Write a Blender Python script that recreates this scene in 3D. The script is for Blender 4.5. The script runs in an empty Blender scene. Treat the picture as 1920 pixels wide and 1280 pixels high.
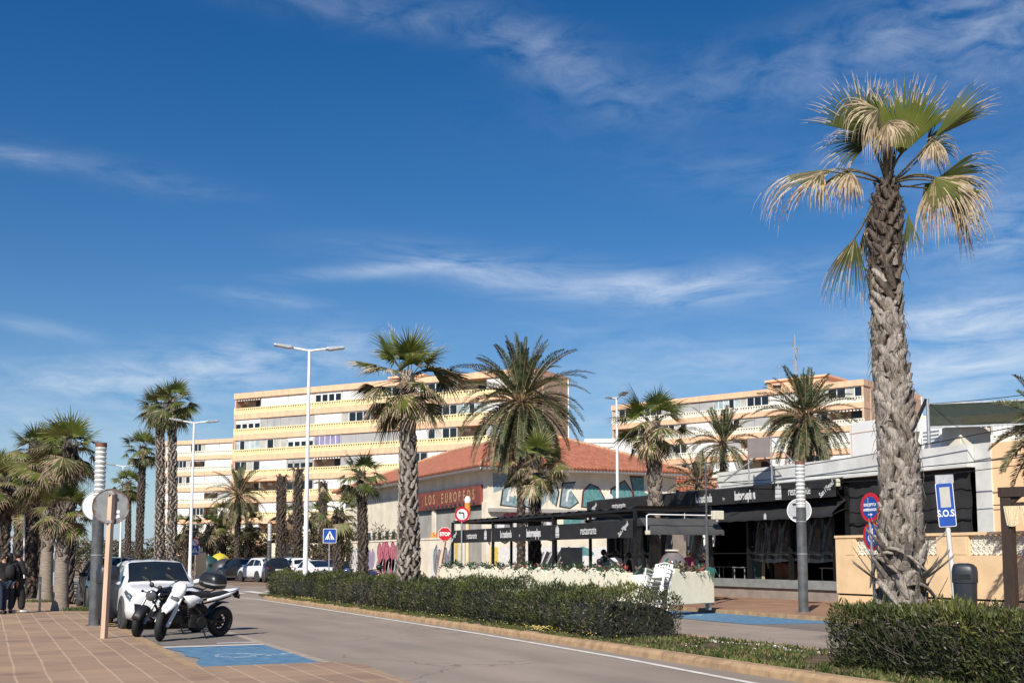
import bpy, bmesh, math, random
import numpy as np
from mathutils import Vector, Matrix, Quaternion
R = math.radians
V = Vector
SC = bpy.context.scene
COL = SC.collection
Z = V((0, 0, 1))

# ---------------------------------------------------------------- camera model (used to place things at true distances)
F = 2150.; TH = R(6.0); AL = math.atan(985 / 2150 * math.cos(TH)); CH = 1.6
CYP = 640 + (405 - F * math.tan(TH))
_fw = V((math.sin(AL) * math.cos(TH), math.cos(AL) * math.cos(TH), math.sin(TH)))
_rt = V((math.cos(AL), -math.sin(AL), 0)); _up = _rt.cross(_fw)
CAM = V((0, 0, CH))
def ray(px, py): return _fw + _rt * ((px - 960) / F) - _up * ((py - CYP) / F)
def GP(px, py, z=0.):
    r = ray(px, py); return CAM + r * ((z - CH) / r.z)
def PX(px, py, x):
    r = ray(px, py); return CAM + r * (x / r.x)
def PY(px, py, y):
    r = ray(px, py); return CAM + r * (y / r.y)
def PD(px, py, d):
    r = ray(px, py); return CAM + r * (d / math.hypot(r.x, r.y))
def PL(px, py, p0, n):
    r = ray(px, py); return CAM + r * ((p0 - CAM).dot(n) / r.dot(n))
def head(px): return AL + math.atan((px - 960) / F)
def FR(loc, h):
    """frame at loc: x = to the right, y = up, z = towards someone who looks along heading h (from +Y, clockwise)"""
    r = V((math.cos(h), -math.sin(h), 0)); n = V((-math.sin(h), -math.cos(h), 0))
    return Matrix(((r.x, 0, n.x, loc[0]), (r.y, 0, n.y, loc[1]), (0, 1, 0, loc[2]), (0, 0, 0, 1)))
def S(r, g, b):
    f = lambda c: c / 12.92 if c <= .04045 else ((c + .055) / 1.055) ** 2.4
    return (f(r / 255), f(g / 255), f(b / 255), 1)

# ---------------------------------------------------------------- objects
def tag(o, label=None, cat=None, group=None, kind=None):
    if label: o['label'] = label
    if cat: o['category'] = cat
    if group: o['group'] = group
    if kind: o['kind'] = kind
    return o
def thing(name, label, cat, loc=(0, 0, 0), rz=0., group=None):
    o = bpy.data.objects.new(name, None); COL.objects.link(o)
    o.location = loc; o.rotation_euler = (0, 0, rz); o.empty_display_size = .2
    return tag(o, label, cat, group)
def copy_tree(o, parent=None):
    c = o.copy(); COL.objects.link(c); c.parent = parent
    for ch in o.children: copy_tree(ch, c)
    return c
def dup(o, loc, rz=0., label=None, sc=1.):
    c = copy_tree(o); c.location = loc; c.rotation_euler = (0, 0, rz); c.scale = (sc, sc, sc)
    if label: c['label'] = label
    return c

class MB:
    def __init__(s): s.v = []; s.f = []; s.m = []; s.s = []; s.M = None
    def add(s, vs, fs, mi=0, smooth=False):
        b = len(s.v)
        if s.M is not None: vs = [s.M @ V(p) for p in vs]
        s.v.extend(tuple(p) for p in vs)
        s.f.extend(tuple(i + b for i in f) for f in fs)
        s.m.extend([mi] * len(fs)); s.s.extend([smooth] * len(fs))
        return s
    def box(s, c, d, mi=0, rz=0., M=None):
        x, y, z = d[0] / 2, d[1] / 2, d[2] / 2
        vs = [V((i * x, j * y, k * z)) for k in (-1, 1) for j in (-1, 1) for i in (-1, 1)]
        if rz:
            q = Matrix.Rotation(rz, 3, 'Z'); vs = [q @ p for p in vs]
        if M is not None: vs = [M @ p for p in vs]
        vs = [p + V(c) for p in vs]
        return s.add(vs, [(0, 2, 3, 1), (4, 5, 7, 6), (0, 1, 5, 4), (2, 6, 7, 3), (0, 4, 6, 2), (1, 3, 7, 5)], mi)
    def bx(s, a, b, mi=0):
        return s.box([(a[i] + b[i]) / 2 for i in range(3)], [abs(b[i] - a[i]) for i in range(3)], mi)
    def tube(s, pts, r, n=8, mi=0, caps=True, smooth=True, flat=1.):
        pts = [V(p) for p in pts]; k = len(pts)
        rs = [r] * k if isinstance(r, (int, float)) else list(r)
        rings = []; ref = None
        for i, p in enumerate(pts):
            t = (pts[min(i + 1, k - 1)] - pts[max(i - 1, 0)])
            if t.length < 1e-9: t = V((0, 0, 1))
            t.normalize()
            if ref is None: ref = V((1, 0, 0)) if abs(t.x) < .8 else V((0, 1, 0))
            a = (ref - t * ref.dot(t))
            if a.length < 1e-6: a = t.orthogonal()
            a.normalize(); ref = a; b = t.cross(a)
            rings.append([p + a * (rs[i] * math.cos(2 * math.pi * j / n)) + b * (rs[i] * flat * math.sin(2 * math.pi * j / n)) for j in range(n)])
        return s.loft(rings, mi, caps, smooth)
    def cyl(s, p0, p1, r0, r1=None, n=16, mi=0, smooth=True):
        return s.tube([p0, p1], [r0, r0 if r1 is None else r1], n, mi, True, smooth)
    def loft(s, rings, mi=0, caps=True, smooth=True, closed=True):
        n = len(rings[0]); vs = [p for r in rings for p in r]; fs = []
        for i in range(len(rings) - 1):
            for j in range(n if closed else n - 1):
                k = (j + 1) % n
                fs.append((i * n + j, i * n + k, (i + 1) * n + k, (i + 1) * n + j))
        s.add(vs, fs, mi, smooth)
        if caps:
            s.add(rings[0], [tuple(range(n))[::-1]], mi); s.add(rings[-1], [tuple(range(n))], mi)
        return s
    def lathe(s, prof, n=20, c=(0, 0, 0), mi=0, smooth=True, M=None):
        rings = [[V((r * math.cos(2 * math.pi * j / n), r * math.sin(2 * math.pi * j / n), z)) for j in range(n)] for r, z in prof]
        rings = [[(M @ p if M is not None else p) + V(c) for p in q] for q in rings]
        return s.loft(rings, mi, True, smooth)
    def prism(s, poly, M, d0=0., d1=.003, mi=0):
        """polygon (x, y) in frame M, from depth d0 to d1 along the frame's z"""
        n = len(poly)
        a = [M @ V((p[0], p[1], d0)) for p in poly]; b = [M @ V((p[0], p[1], d1)) for p in poly]
        return s.add(a + b, [tuple(range(n))[::-1], tuple(range(n, 2 * n))] + [(i, (i + 1) % n, n + (i + 1) % n, n + i) for i in range(n)], mi)
    def ball(s, c, r, n=12, m=8, mi=0, M=None):
        r = (r, r, r) if isinstance(r, (int, float)) else r
        rings = []
        for i in range(1, m):
            t = math.pi * i / m
            q = [V((r[0] * math.sin(t) * math.cos(2 * math.pi * j / n), r[1] * math.sin(t) * math.sin(2 * math.pi * j / n), -r[2] * math.cos(t))) for j in range(n)]
            rings.append([(M @ p if M is not None else p) + V(c) for p in q])
        return s.loft(rings, mi, True, True)
    def torus(s, c, R0, r, M=None, n=28, k=10, mi=0, flat=1.):
        vs = []; fs = []
        for i in range(n):
            a = 2 * math.pi * i / n
            for j in range(k):
                b = 2 * math.pi * j / k
                p = V(((R0 + r * math.cos(b)) * math.cos(a), (R0 + r * math.cos(b)) * math.sin(a), r * flat * math.sin(b)))
                vs.append((M @ p if M is not None else p) + V(c))
                fs.append((i * k + j, ((i + 1) % n) * k + j, ((i + 1) % n) * k + (j + 1) % k, i * k + (j + 1) % k))
        return s.add(vs, fs, mi, True)
    def build(s, name, mats, parent=None, bevel=0., loc=None, angle=40):
        me = bpy.data.meshes.new(name)
        me.from_pydata(s.v, [], s.f)
        if not isinstance(mats, (list, tuple)): mats = [mats]
        for m in mats: me.materials.append(m)
        me.polygons.foreach_set('material_index', s.m)
        me.polygons.foreach_set('use_smooth', s.s)
        me.update()
        o = bpy.data.objects.new(name, me); COL.objects.link(o)
        if parent is not None: o.parent = parent
        if loc is not None: o.location = loc
        if bevel:
            b = o.modifiers.new('bevel', 'BEVEL'); b.width = bevel; b.segments = 2; b.limit_method = 'ANGLE'; b.angle_limit = R(angle)
        return o
def circ(r, n=24, cx=0, cy=0, a0=0, a1=2 * math.pi, full=True):
    k = n if full else n + 1
    return [(cx + r * math.cos(a0 + (a1 - a0) * i / n), cy + r * math.sin(a0 + (a1 - a0) * i / n)) for i in range(k)]
def rect(x0, y0, x1, y1): return [(x0, y0), (x1, y0), (x1, y1), (x0, y1)]
def rrect(w, h, r, n=5):
    o = []
    for cx, cy, a in ((w / 2 - r, h / 2 - r, 0), (-w / 2 + r, h / 2 - r, 90), (-w / 2 + r, -h / 2 + r, 180), (w / 2 - r, -h / 2 + r, 270)):
        o += [(cx + r * math.cos(R(a + 90 * i / n)), cy + r * math.sin(R(a + 90 * i / n))) for i in range(n + 1)]
    return o
def bez(p0, p1, p2, n=8):
    p0, p1, p2 = V(p0), V(p1), V(p2)
    return [p0 * (1 - t) ** 2 + p1 * 2 * t * (1 - t) + p2 * t * t for t in [i / n for i in range(n + 1)]]

# ---------------------------------------------------------------- materials
def nodes(m):
    m.use_nodes = True; nt = m.node_tree; return nt, nt.nodes, nt.links, nt.nodes['Principled BSDF']
def pm(name, c, rough=.6, var=.12, scale=6., bump=0., metal=0., col2=None, stretch=(1, 1, 1), spec=.5, detail=5., coat=0., trans=0., lo=.35, hi=.65, bscale=None):
    m = bpy.data.materials.new(name); nt, N, L, B = nodes(m)
    tc = N.new('ShaderNodeTexCoord'); mp = N.new('ShaderNodeMapping'); mp.inputs['Scale'].default_value = stretch
    L.new(tc.outputs['Object'], mp.inputs['Vector'])
    no = N.new('ShaderNodeTexNoise'); no.inputs['Scale'].default_value = scale; no.inputs['Detail'].default_value = detail
    L.new(mp.outputs['Vector'], no.inputs['Vector'])
    rp = N.new('ShaderNodeMapRange'); rp.inputs[1].default_value = lo; rp.inputs[2].default_value = hi
    L.new(no.outputs['Fac'], rp.inputs[0])
    mx = N.new('ShaderNodeMix'); mx.data_type = 'RGBA'
    c = tuple(c[:3])
    if col2 is None:
        a = tuple(x * (1 - var) for x in c); b = tuple(min(1, x * (1 + var)) for x in c)
    else: a, b = c, tuple(col2[:3])
    mx.inputs[6].default_value = (*a, 1); mx.inputs[7].default_value = (*b, 1)
    L.new(rp.outputs[0], mx.inputs[0]); L.new(mx.outputs[2], B.inputs['Base Color'])
    B.inputs['Roughness'].default_value = rough; B.inputs['Metallic'].default_value = metal
    B.inputs['Specular IOR Level'].default_value = spec
    if coat: B.inputs['Coat Weight'].default_value = coat; B.inputs['Coat Roughness'].default_value = .08
    if bump:
        n2 = no
        if bscale:
            n2 = N.new('ShaderNodeTexNoise'); n2.inputs['Scale'].default_value = bscale; n2.inputs['Detail'].default_value = 4
            L.new(mp.outputs['Vector'], n2.inputs['Vector'])
        bu = N.new('ShaderNodeBump'); bu.inputs['Strength'].default_value = bump; bu.inputs['Distance'].default_value = .03
        L.new(n2.outputs['Fac'], bu.inputs['Height']); L.new(bu.outputs['Normal'], B.inputs['Normal'])
    return m
def leafm(name, c, c2, rough=.5, trans=.25, scale=3.):
    m = pm(name, c, rough, col2=c2, scale=scale, spec=.35)
    nt, N, L, B = nodes(m)
    tr = N.new('ShaderNodeBsdfTranslucent'); ms = N.new('ShaderNodeMixShader'); ms.inputs[0].default_value = trans
    src = B.inputs['Base Color'].links[0].from_socket; L.new(src, tr.inputs['Color'])
    out = [n for n in N if n.type == 'OUTPUT_MATERIAL'][0]
    L.new(B.outputs[0], ms.inputs[1]); L.new(tr.outputs[0], ms.inputs[2]); L.new(ms.outputs[0], out.inputs['Surface'])
    return m

M = {}
M['white_paint'] = pm('white_paint', (.78, .78, .77), .45, .04, 3)
M['galv'] = pm('galvanised_metal', (.42, .43, .44), .45, .15, 9, metal=.6)
M['column_grey'] = pm('column_grey', (.075, .08, .085), .5, .3, 4, bump=.05)
M['lens'] = pm('lamp_lens', (.62, .64, .62), .25, .05, 4)
M['lens_dark'] = pm('lamp_lens_groove', (.3, .31, .31), .35, .1, 4)
M['rust'] = pm('rusty_cap', (.16, .07, .05), .8, .3, 10)
M['black'] = pm('black_plastic', (.012, .012, .013), .5, .3, 8)
M['blackmetal'] = pm('black_metal', (.015, .015, .016), .4, .2, 8, metal=.3)
M['rubber'] = pm('rubber', (.014, .014, .014), .75, .25, 20, bump=.1)
M['glass'] = pm('dark_glass', (.012, .016, .02), .06, .2, 1.2, spec=.6)
M['chrome'] = pm('bright_metal', (.6, .6, .6), .25, .08, 9, metal=1.)
M['alloy'] = pm('grey_alloy', (.3, .3, .31), .35, .15, 9, metal=.9)
M['red'] = pm('red_reflective', (.5, .015, .025), .35, .08, 5)
M['blue'] = pm('blue_reflective', (.012, .065, .32), .35, .08, 5)
M['white'] = pm('white_reflective', (.8, .8, .8), .4, .04, 5)
M['wood_post'] = pm('pale_timber', S(196, 166, 142), .75, .12, 3, bump=.15, stretch=(6, 6, .6))
M['trans_black'] = pm('lettering_black', (.01, .01, .01), .6, .1, 6)
M['skin'] = pm('skin', (.45, .25, .17), .55, .08, 12)
M['hair'] = pm('dark_hair', (.015, .011, .009), .6, .3, 30)

# ---------------------------------------------------------------- lettering, made before the scene gets heavy
_txt = {}
def text_mesh(s, size=1., bold=0.):
    k = (s, size, bold)
    if k in _txt: return _txt[k]
    cu = bpy.data.curves.new('lettering', 'FONT'); cu.body = s; cu.size = size; cu.align_x = 'CENTER'; cu.align_y = 'CENTER'
    cu.offset = bold; cu.extrude = .002; cu.resolution_u = 3
    o = bpy.data.objects.new('lettering', cu); COL.objects.link(o)
    me = bpy.data.meshes.new_from_object(o.evaluated_get(bpy.context.evaluated_depsgraph_get()))
    bpy.data.objects.remove(o); bpy.data.curves.remove(cu)
    _txt[k] = me; return me
def lettering(s, size, mat, parent, frame, bold=0., sx=1., rot=0., name='lettering', shear=0.):
    """text centred on frame (x right, y up, z out)"""
    me = text_mesh(s, size, bold).copy(); me.materials.clear(); me.materials.append(mat)
    m = frame @ Matrix.Rotation(rot, 4, 'Z') @ Matrix(((sx, shear, 0, 0), (0, 1, 0, 0), (0, 0, 1, 0), (0, 0, 0, 1)))
    me.transform(m)
    o = bpy.data.objects.new(name, me); COL.objects.link(o)
    if parent is not None: o.parent = parent
    return o
for a in (('restaurante', .5, 0.), ('la trastienda', .5, .006), ('lastorresplaya', .5, .018), ('by', .18, 0.), ('San Miguel', .3, .006)): text_mesh(*a)
# ---------------------------------------------------------------- camera
cd = bpy.data.cameras.new('camera'); co = bpy.data.objects.new('camera', cd); COL.objects.link(co); SC.camera = co
cd.sensor_fit = 'HORIZONTAL'; cd.sensor_width = 36.; cd.lens = 36. * F / 1920; cd.clip_start = .1; cd.clip_end = 6000
co.location = CAM; co.rotation_euler = (math.pi / 2 + TH, 0, -AL); cd.shift_y = (CYP - 640) / 1920
SC.view_settings.view_transform = 'Standard'; SC.view_settings.look = 'None'; SC.view_settings.gamma = 1.; SC.view_settings.exposure = .35
# ---------------------------------------------------------------- sun and sky
SUN_EL, SUN_AZ = R(40), R(223)          # azimuth of the sun from +Y, clockwise
sd = V((math.sin(SUN_AZ) * math.cos(SUN_EL), math.cos(SUN_AZ) * math.cos(SUN_EL), math.sin(SUN_EL)))
sl = bpy.data.lights.new('sun', 'SUN'); so = bpy.data.objects.new('sun', sl); COL.objects.link(so)
sl.energy = 5.0; sl.angle = R(.53); sl.color = (1., .94, .85)
so.rotation_euler = (-sd).to_track_quat('-Z', 'Y').to_euler(); so.location = (-20, -20, 40)
W = bpy.data.worlds.new('World'); SC.world = W; W.use_nodes = True
N, L = W.node_tree.nodes, W.node_tree.links; N.clear()
out = N.new('ShaderNodeOutputWorld'); bg = N.new('ShaderNodeBackground'); bg.inputs[1].default_value = .07
sky = N.new('ShaderNodeTexSky'); sky.sky_type = 'NISHITA'; sky.sun_disc = False; sky.sun_elevation = SUN_EL; sky.sun_rotation = SUN_AZ
sky.altitude = 0; sky.air_density = 1.; sky.dust_density = .0; sky.ozone_density = 3.6
def mth(op, a=None, b=None, c=None):
    n = N.new('ShaderNodeMath'); n.operation = op
    for i, x in enumerate((a, b, c)):
        if x is None: continue
        if isinstance(x, (int, float)): n.inputs[i].default_value = x
        else: L.new(x, n.inputs[i])
    return n.outputs[0]
tc = N.new('ShaderNodeTexCoord'); sp = N.new('ShaderNodeSeparateXYZ'); L.new(tc.outputs['Generated'], sp.inputs[0])
az = mth('ARCTAN2', sp.outputs[0], sp.outputs[1])                      # from +Y towards +X
el = mth('ARCSINE', mth('MINIMUM', mth('MAXIMUM', sp.outputs[2], -1.), 1.))
cb = N.new('ShaderNodeCombineXYZ'); L.new(az, cb.inputs[0]); L.new(el, cb.inputs[1])
def wisp(scale, rot, detail, dist, seed):
    mp = N.new('ShaderNodeMapping'); mp.inputs['Rotation'].default_value = (0, 0, rot); mp.inputs['Scale'].default_value = scale; mp.inputs['Location'].default_value = (seed, seed * .7, 0)
    L.new(cb.outputs[0], mp.inputs[0]); no = N.new('ShaderNodeTexNoise'); no.inputs['Scale'].default_value = 1.; no.inputs['Detail'].default_value = detail
    no.inputs['Roughness'].default_value = .62; no.inputs['Distortion'].default_value = dist; L.new(mp.outputs[0], no.inputs['Vector']); return no.outputs['Fac']
n1 = wisp((9, 40, 1), R(6), 8, .6, 1.3); n2 = wisp((20, 70, 1), R(-8), 9, .35, 4.1); n3 = wisp((20, 46, 1), R(28), 10, .5, 7.7)
def ang(px, py):
    r = ray(px, py).normalized(); return math.atan2(r.x, r.y), math.asin(r.z)
tot = None
# cirrus patches of that day: centre (px, py), half width, half height, tilt, strength
for px, py, w, h, tl, st, nn in ((700, 508, 150, 13, -.10, 1.0, 1), (1050, 525, 300, 34, .12, 1.0, 1), (1330, 530, 230, 34, -.05, .85, 1),
        (1830, 600, 210, 42, -.05, 1.5, 1), (1820, 690, 200, 42, 0., 1.35, 1), (1900, 430, 140, 80, -.3, .7, 2), (1560, 115, 400, 62, -.12, .32, 3), (1880, 60, 200, 120, .2, .38, 3),
        (1040, 115, 140, 46, .45, .42, 3), (720, 25, 300, 32, .1, .25, 3), (250, 330, 170, 24, .12, .22, 2), (40, 293, 70, 16, 0., .6, 1), (90, 618, 80, 14, .15, .5, 1),
        (430, 690, 230, 42, -.1, 1.1, 2), (150, 720, 160, 40, 0., .55, 2), (640, 640, 130, 30, 0., .5, 2), (1280, 690, 230, 40, -.05, .75, 1), (1180, 640, 200, 34, .1, .3, 2),
        (500, 560, 110, 16, .1, .4, 2), (40, 800, 170, 45, 0., .8, 1), (330, 800, 120, 60, 0., .5, 2), (1080, 800, 120, 70, 0., .5, 2), (1560, 330, 300, 50, .1, .25, 2), (1750, 760, 200, 60, 0., .7, 2)):
    a0, e0 = ang(px, py); k = F
    da = mth('MULTIPLY', mth('SUBTRACT', az, a0), math.cos(e0)); de = mth('SUBTRACT', el, e0)
    u = mth('MULTIPLY', mth('ADD', mth('MULTIPLY', da, math.cos(tl)), mth('MULTIPLY', de, -math.sin(tl))), k / w)
    v = mth('MULTIPLY', mth('ADD', mth('MULTIPLY', da, math.sin(tl)), mth('MULTIPLY', de, math.cos(tl))), k / h)
    g = mth('POWER', 2.71828, mth('MULTIPLY', mth('ADD', mth('MULTIPLY', u, u), mth('MULTIPLY', v, v)), -1.))
    nf = {1: n1, 2: n2, 3: n3}[nn]
    t = mth('MULTIPLY', mth('MULTIPLY', g, st), mth('MAXIMUM', mth('MULTIPLY', mth('SUBTRACT', nf, .34), 2.6), 0.))
    tot = t if tot is None else mth('ADD', tot, t)
tot = mth('MINIMUM', mth('MULTIPLY', tot, .62), .75)
hs = N.new('ShaderNodeHueSaturation'); hs.inputs['Saturation'].default_value = 1.36; hs.inputs['Value'].default_value = 1.
L.new(sky.outputs[0], hs.inputs['Color']); hs.inputs['Hue'].default_value = .506
hzf = mth('MULTIPLY', mth('POWER', 2.71828, mth('MULTIPLY', mth('MAXIMUM', el, 0.), -1 / .085)), .8)
hz = N.new('ShaderNodeMix'); hz.data_type = 'RGBA'; L.new(hzf, hz.inputs[0]); L.new(hs.outputs[0], hz.inputs[6]); hz.inputs[7].default_value = (3.6, 5.2, 7.8, 1)
mx = N.new('ShaderNodeMix'); mx.data_type = 'RGBA'; L.new(tot, mx.inputs[0]); L.new(hz.outputs[2], mx.inputs[6]); mx.inputs[7].default_value = (8.2, 9.2, 10.6, 1)
L.new(mx.outputs[2], bg.inputs[0]); L.new(bg.outputs[0], out.inputs[0])

# ---------------------------------------------------------------- ground, road, pavements
def flat(name, poly, z, mat, kind='structure', th=.0):
    b = MB()
    if th: b.prism(poly, Matrix.Identity(4), z - th, z)
    else: b.add([(x, y, z) for x, y in poly], [tuple(range(len(poly)))])
    o = b.build(name, mat); tag(o, kind=kind); return o
def pavement_mat(name, c1, c2, joint, jx, ox, jy, jw=.03):
    m = bpy.data.materials.new(name); nt, N, L, B = nodes(m)
    def mt(op, a, b=None):
        n = N.new('ShaderNodeMath'); n.operation = op
        for i, x in enumerate((a, b)):
            if x is None: continue
            if isinstance(x, (int, float)): n.inputs[i].default_value = x
            else: L.new(x, n.inputs[i])
        return n.outputs[0]
    tc = N.new('ShaderNodeTexCoord'); sp = N.new('ShaderNodeSeparateXYZ'); L.new(tc.outputs['Object'], sp.inputs[0])
    wob = N.new('ShaderNodeTexNoise'); wob.inputs['Scale'].default_value = .45; wob.inputs['Detail'].default_value = 1; L.new(tc.outputs['Object'], wob.inputs['Vector'])
    x = mt('ADD', sp.outputs[0], mt('MULTIPLY', mt('SUBTRACT', wob.outputs['Fac'], .5), .07))
    y = mt('ADD', sp.outputs[1], mt('MULTIPLY', mt('SUBTRACT', wob.outputs['Fac'], .5), .3))
    fx = mt('FRACT', mt('DIVIDE', mt('SUBTRACT', x, ox), jx)); lx = mt('LESS_THAN', fx, jw / jx)
    fy = mt('FRACT', mt('DIVIDE', y, jy)); ly = mt('LESS_THAN', fy, .03 / jy)
    fy2 = mt('FRACT', mt('DIVIDE', y, jy / 4)); ly2 = mt('LESS_THAN', fy2, .018 / jy * 4)
    cx = mt('FLOOR', mt('DIVIDE', mt('SUBTRACT', x, ox), jx)); cy = mt('FLOOR', mt('DIVIDE', y, jy / 4))
    cc = N.new('ShaderNodeCombineXYZ'); L.new(mt('MULTIPLY', cx, .37), cc.inputs[0]); L.new(mt('MULTIPLY', cy, .61), cc.inputs[1])
    wn = N.new('ShaderNodeTexNoise'); wn.inputs['Scale'].default_value = 1.7; wn.inputs['Detail'].default_value = 2; L.new(cc.outputs[0], wn.inputs['Vector'])
    sc = N.new('ShaderNodeVectorMath'); sc.operation = 'MULTIPLY'; sc.inputs[1].default_value = (.8, 5., 1.); L.new(tc.outputs['Object'], sc.inputs[0])
    st = N.new('ShaderNodeTexNoise'); st.inputs['Scale'].default_value = 1.; st.inputs['Detail'].default_value = 7; L.new(sc.outputs[0], st.inputs['Vector'])
    gr = N.new('ShaderNodeTexNoise'); gr.inputs['Scale'].default_value = .35; gr.inputs['Detail'].default_value = 4; L.new(tc.outputs['Object'], gr.inputs['Vector'])
    f = mt('ADD', mt('MULTIPLY', wn.outputs['Fac'], .45), mt('MULTIPLY', mt('ADD', st.outputs['Fac'], gr.outputs['Fac']), .32))
    mr = N.new('ShaderNodeMapRange'); mr.inputs[1].default_value = .42; mr.inputs[2].default_value = .66; L.new(f, mr.inputs[0])
    m1 = N.new('ShaderNodeMix'); m1.data_type = 'RGBA'; m1.inputs[6].default_value = c1; m1.inputs[7].default_value = c2; L.new(mr.outputs[0], m1.inputs[0])
    m2 = N.new('ShaderNodeMix'); m2.data_type = 'RGBA'; L.new(m1.outputs[2], m2.inputs[6]); m2.inputs[7].default_value = tuple(v * .5 for v in c1[:3]) + (1,)
    L.new(mt('MULTIPLY', mt('MAXIMUM', mt('MULTIPLY', ly2, .35), mt('MULTIPLY', ly, .8)), st.outputs['Fac']), m2.inputs[0])
    m3 = N.new('ShaderNodeMix'); m3.data_type = 'RGBA'; L.new(m2.outputs[2], m3.inputs[6]); m3.inputs[7].default_value = joint; L.new(mt('MULTIPLY', lx, mt('MULTIPLY_ADD' if False else 'ADD', mt('MULTIPLY', st.outputs['Fac'], .8), .25)), m3.inputs[0])
    sg = N.new('ShaderNodeTexNoise'); sg.inputs['Scale'].default_value = .9; sg.inputs['Detail'].default_value = 8; L.new(tc.outputs['Object'], sg.inputs['Vector'])
    sr = N.new('ShaderNodeMapRange'); sr.inputs[1].default_value = .54; sr.inputs[2].default_value = .72; L.new(sg.outputs['Fac'], sr.inputs[0])
    m4 = N.new('ShaderNodeMix'); m4.data_type = 'RGBA'; L.new(m3.outputs[2], m4.inputs[6]); m4.inputs[7].default_value = tuple(v * .55 for v in c1[:3]) + (1,); L.new(mt('MULTIPLY', sr.outputs[0], .45), m4.inputs[0])
    L.new(m4.outputs[2], B.inputs['Base Color']); B.inputs['Roughness'].default_value = .85
    bu = N.new('ShaderNodeBump'); bu.inputs['Strength'].default_value = .25; bu.inputs['Distance'].default_value = .02; L.new(st.outputs['Fac'], bu.inputs['Height']); L.new(bu.outputs[0], B.inputs['Normal'])
    return m
def asphalt_mat(name, c, stains=.35):
    m = bpy.data.materials.new(name); nt, N, L, B = nodes(m)
    tc = N.new('ShaderNodeTexCoord')
    def nz(s, d, sc=(1, 1, 1)):
        mp = N.new('ShaderNodeMapping'); mp.inputs['Scale'].default_value = sc; L.new(tc.outputs['Object'], mp.inputs[0])
        n = N.new('ShaderNodeTexNoise'); n.inputs['Scale'].default_value = s; n.inputs['Detail'].default_value = d; L.new(mp.outputs[0], n.inputs['Vector']); return n.outputs['Fac']
    a, b, g = nz(.9, 6, (1.4, .25, 1)), nz(.25, 5), nz(60, 3)
    def mt(op, x, y):
        n = N.new('ShaderNodeMath'); n.operation = op
        for i, q in enumerate((x, y)):
            if isinstance(q, (int, float)): n.inputs[i].default_value = q
            else: L.new(q, n.inputs[i])
        return n.outputs[0]
    f = mt('ADD', mt('ADD', mt('MULTIPLY', a, .45), mt('MULTIPLY', b, .4)), mt('MULTIPLY', g, .35))
    mr = N.new('ShaderNodeMapRange'); mr.inputs[1].default_value = .42; mr.inputs[2].default_value = .78; L.new(f, mr.inputs[0])
    mx = N.new('ShaderNodeMix'); mx.data_type = 'RGBA'; L.new(mr.outputs[0], mx.inputs[0])
    mx.inputs[6].default_value = tuple(x * (1 - stains) for x in c[:3]) + (1,); mx.inputs[7].default_value = tuple(x * (1 + stains) for x in c[:3]) + (1,)
    vo = N.new('ShaderNodeTexVoronoi'); vo.feature = 'DISTANCE_TO_EDGE'; vo.inputs['Scale'].default_value = .33; wv = N.new('ShaderNodeVectorMath'); wv.operation = 'ADD'
    wn = N.new('ShaderNodeTexNoise'); wn.inputs['Scale'].default_value = 1.3; wn.inputs['Detail'].default_value = 5; L.new(tc.outputs['Object'], wn.inputs['Vector']); L.new(tc.outputs['Object'], wv.inputs[0]); L.new(wn.outputs['Color'], wv.inputs[1]); L.new(wv.outputs[0], vo.inputs['Vector'])
    ck = mt('MULTIPLY', mt('LESS_THAN', vo.outputs['Distance'], .006), mt('GREATER_THAN', b, .5))
    oil = N.new('ShaderNodeMapRange'); oil.inputs[1].default_value = .60; oil.inputs[2].default_value = .75; L.new(nz(.7, 6, (1, .6, 1)), oil.inputs[0])
    m2 = N.new('ShaderNodeMix'); m2.data_type = 'RGBA'; L.new(mx.outputs[2], m2.inputs[6]); m2.inputs[7].default_value = tuple(x * .45 for x in c[:3]) + (1,)
    L.new(mt('MAXIMUM', mt('MULTIPLY', ck, .6), mt('MULTIPLY', oil.outputs[0], .4)), m2.inputs[0])
    L.new(m2.outputs[2], B.inputs['Base Color']); B.inputs['Roughness'].default_value = .9; B.inputs['Specular IOR Level'].default_value = .25
    bu = N.new('ShaderNodeBump'); bu.inputs['Strength'].default_value = .35; bu.inputs['Distance'].default_value = .01; L.new(g, bu.inputs['Height']); L.new(bu.outputs[0], B.inputs['Normal'])
    return m
M['soil'] = pm('sandy_soil', (.22, .15, .095), .95, .35, 3, bump=.5, bscale=20)
M['dirt'] = pm('median_soil', (.10, .066, .036), .95, .4, 4, bump=.6, bscale=25)
M['asphalt'] = asphalt_mat('asphalt', (.27, .222, .182), .26)
M['asphalt2'] = asphalt_mat('parking_asphalt', (.17, .148, .13), .25)
M['concrete'] = pm('kerb_concrete', (.33, .27, .21), .9, .18, 6, bump=.15)
M['kerb'] = pm('tan_kerb_stone', (.34, .225, .125), .85, .2, 5, bump=.2)
M['tiles'] = pavement_mat('ochre_paving', (.225, .145, .10, 1), (.38, .255, .155, 1), (.48, .36, .235, 1), .4075, .0, 2.95)
M['tiles2'] = pavement_mat('red_paving', (.20, .11, .065, 1), (.31, .18, .11, 1), (.36, .24, .15, 1), .6, .0, 1.8, .02)
M['bluepaint'] = pm('worn_blue_paint', (.055, .145, .25), .8, .3, 5, bump=.12, bscale=60, col2=(.11, .22, .32))
M['mark'] = pm('faded_floor_mark', (.10, .22, .34), .8, col2=(.34, .40, .45), scale=16, lo=.4, hi=.6)
M['line'] = pm('worn_white_paint', (.62, .59, .54), .8, .14, 3, bump=.05)
flat('ground', [(-2500, -400), (2500, -400), (2500, 4200), (-2500, 4200)], -.03, M['soil'])
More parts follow.
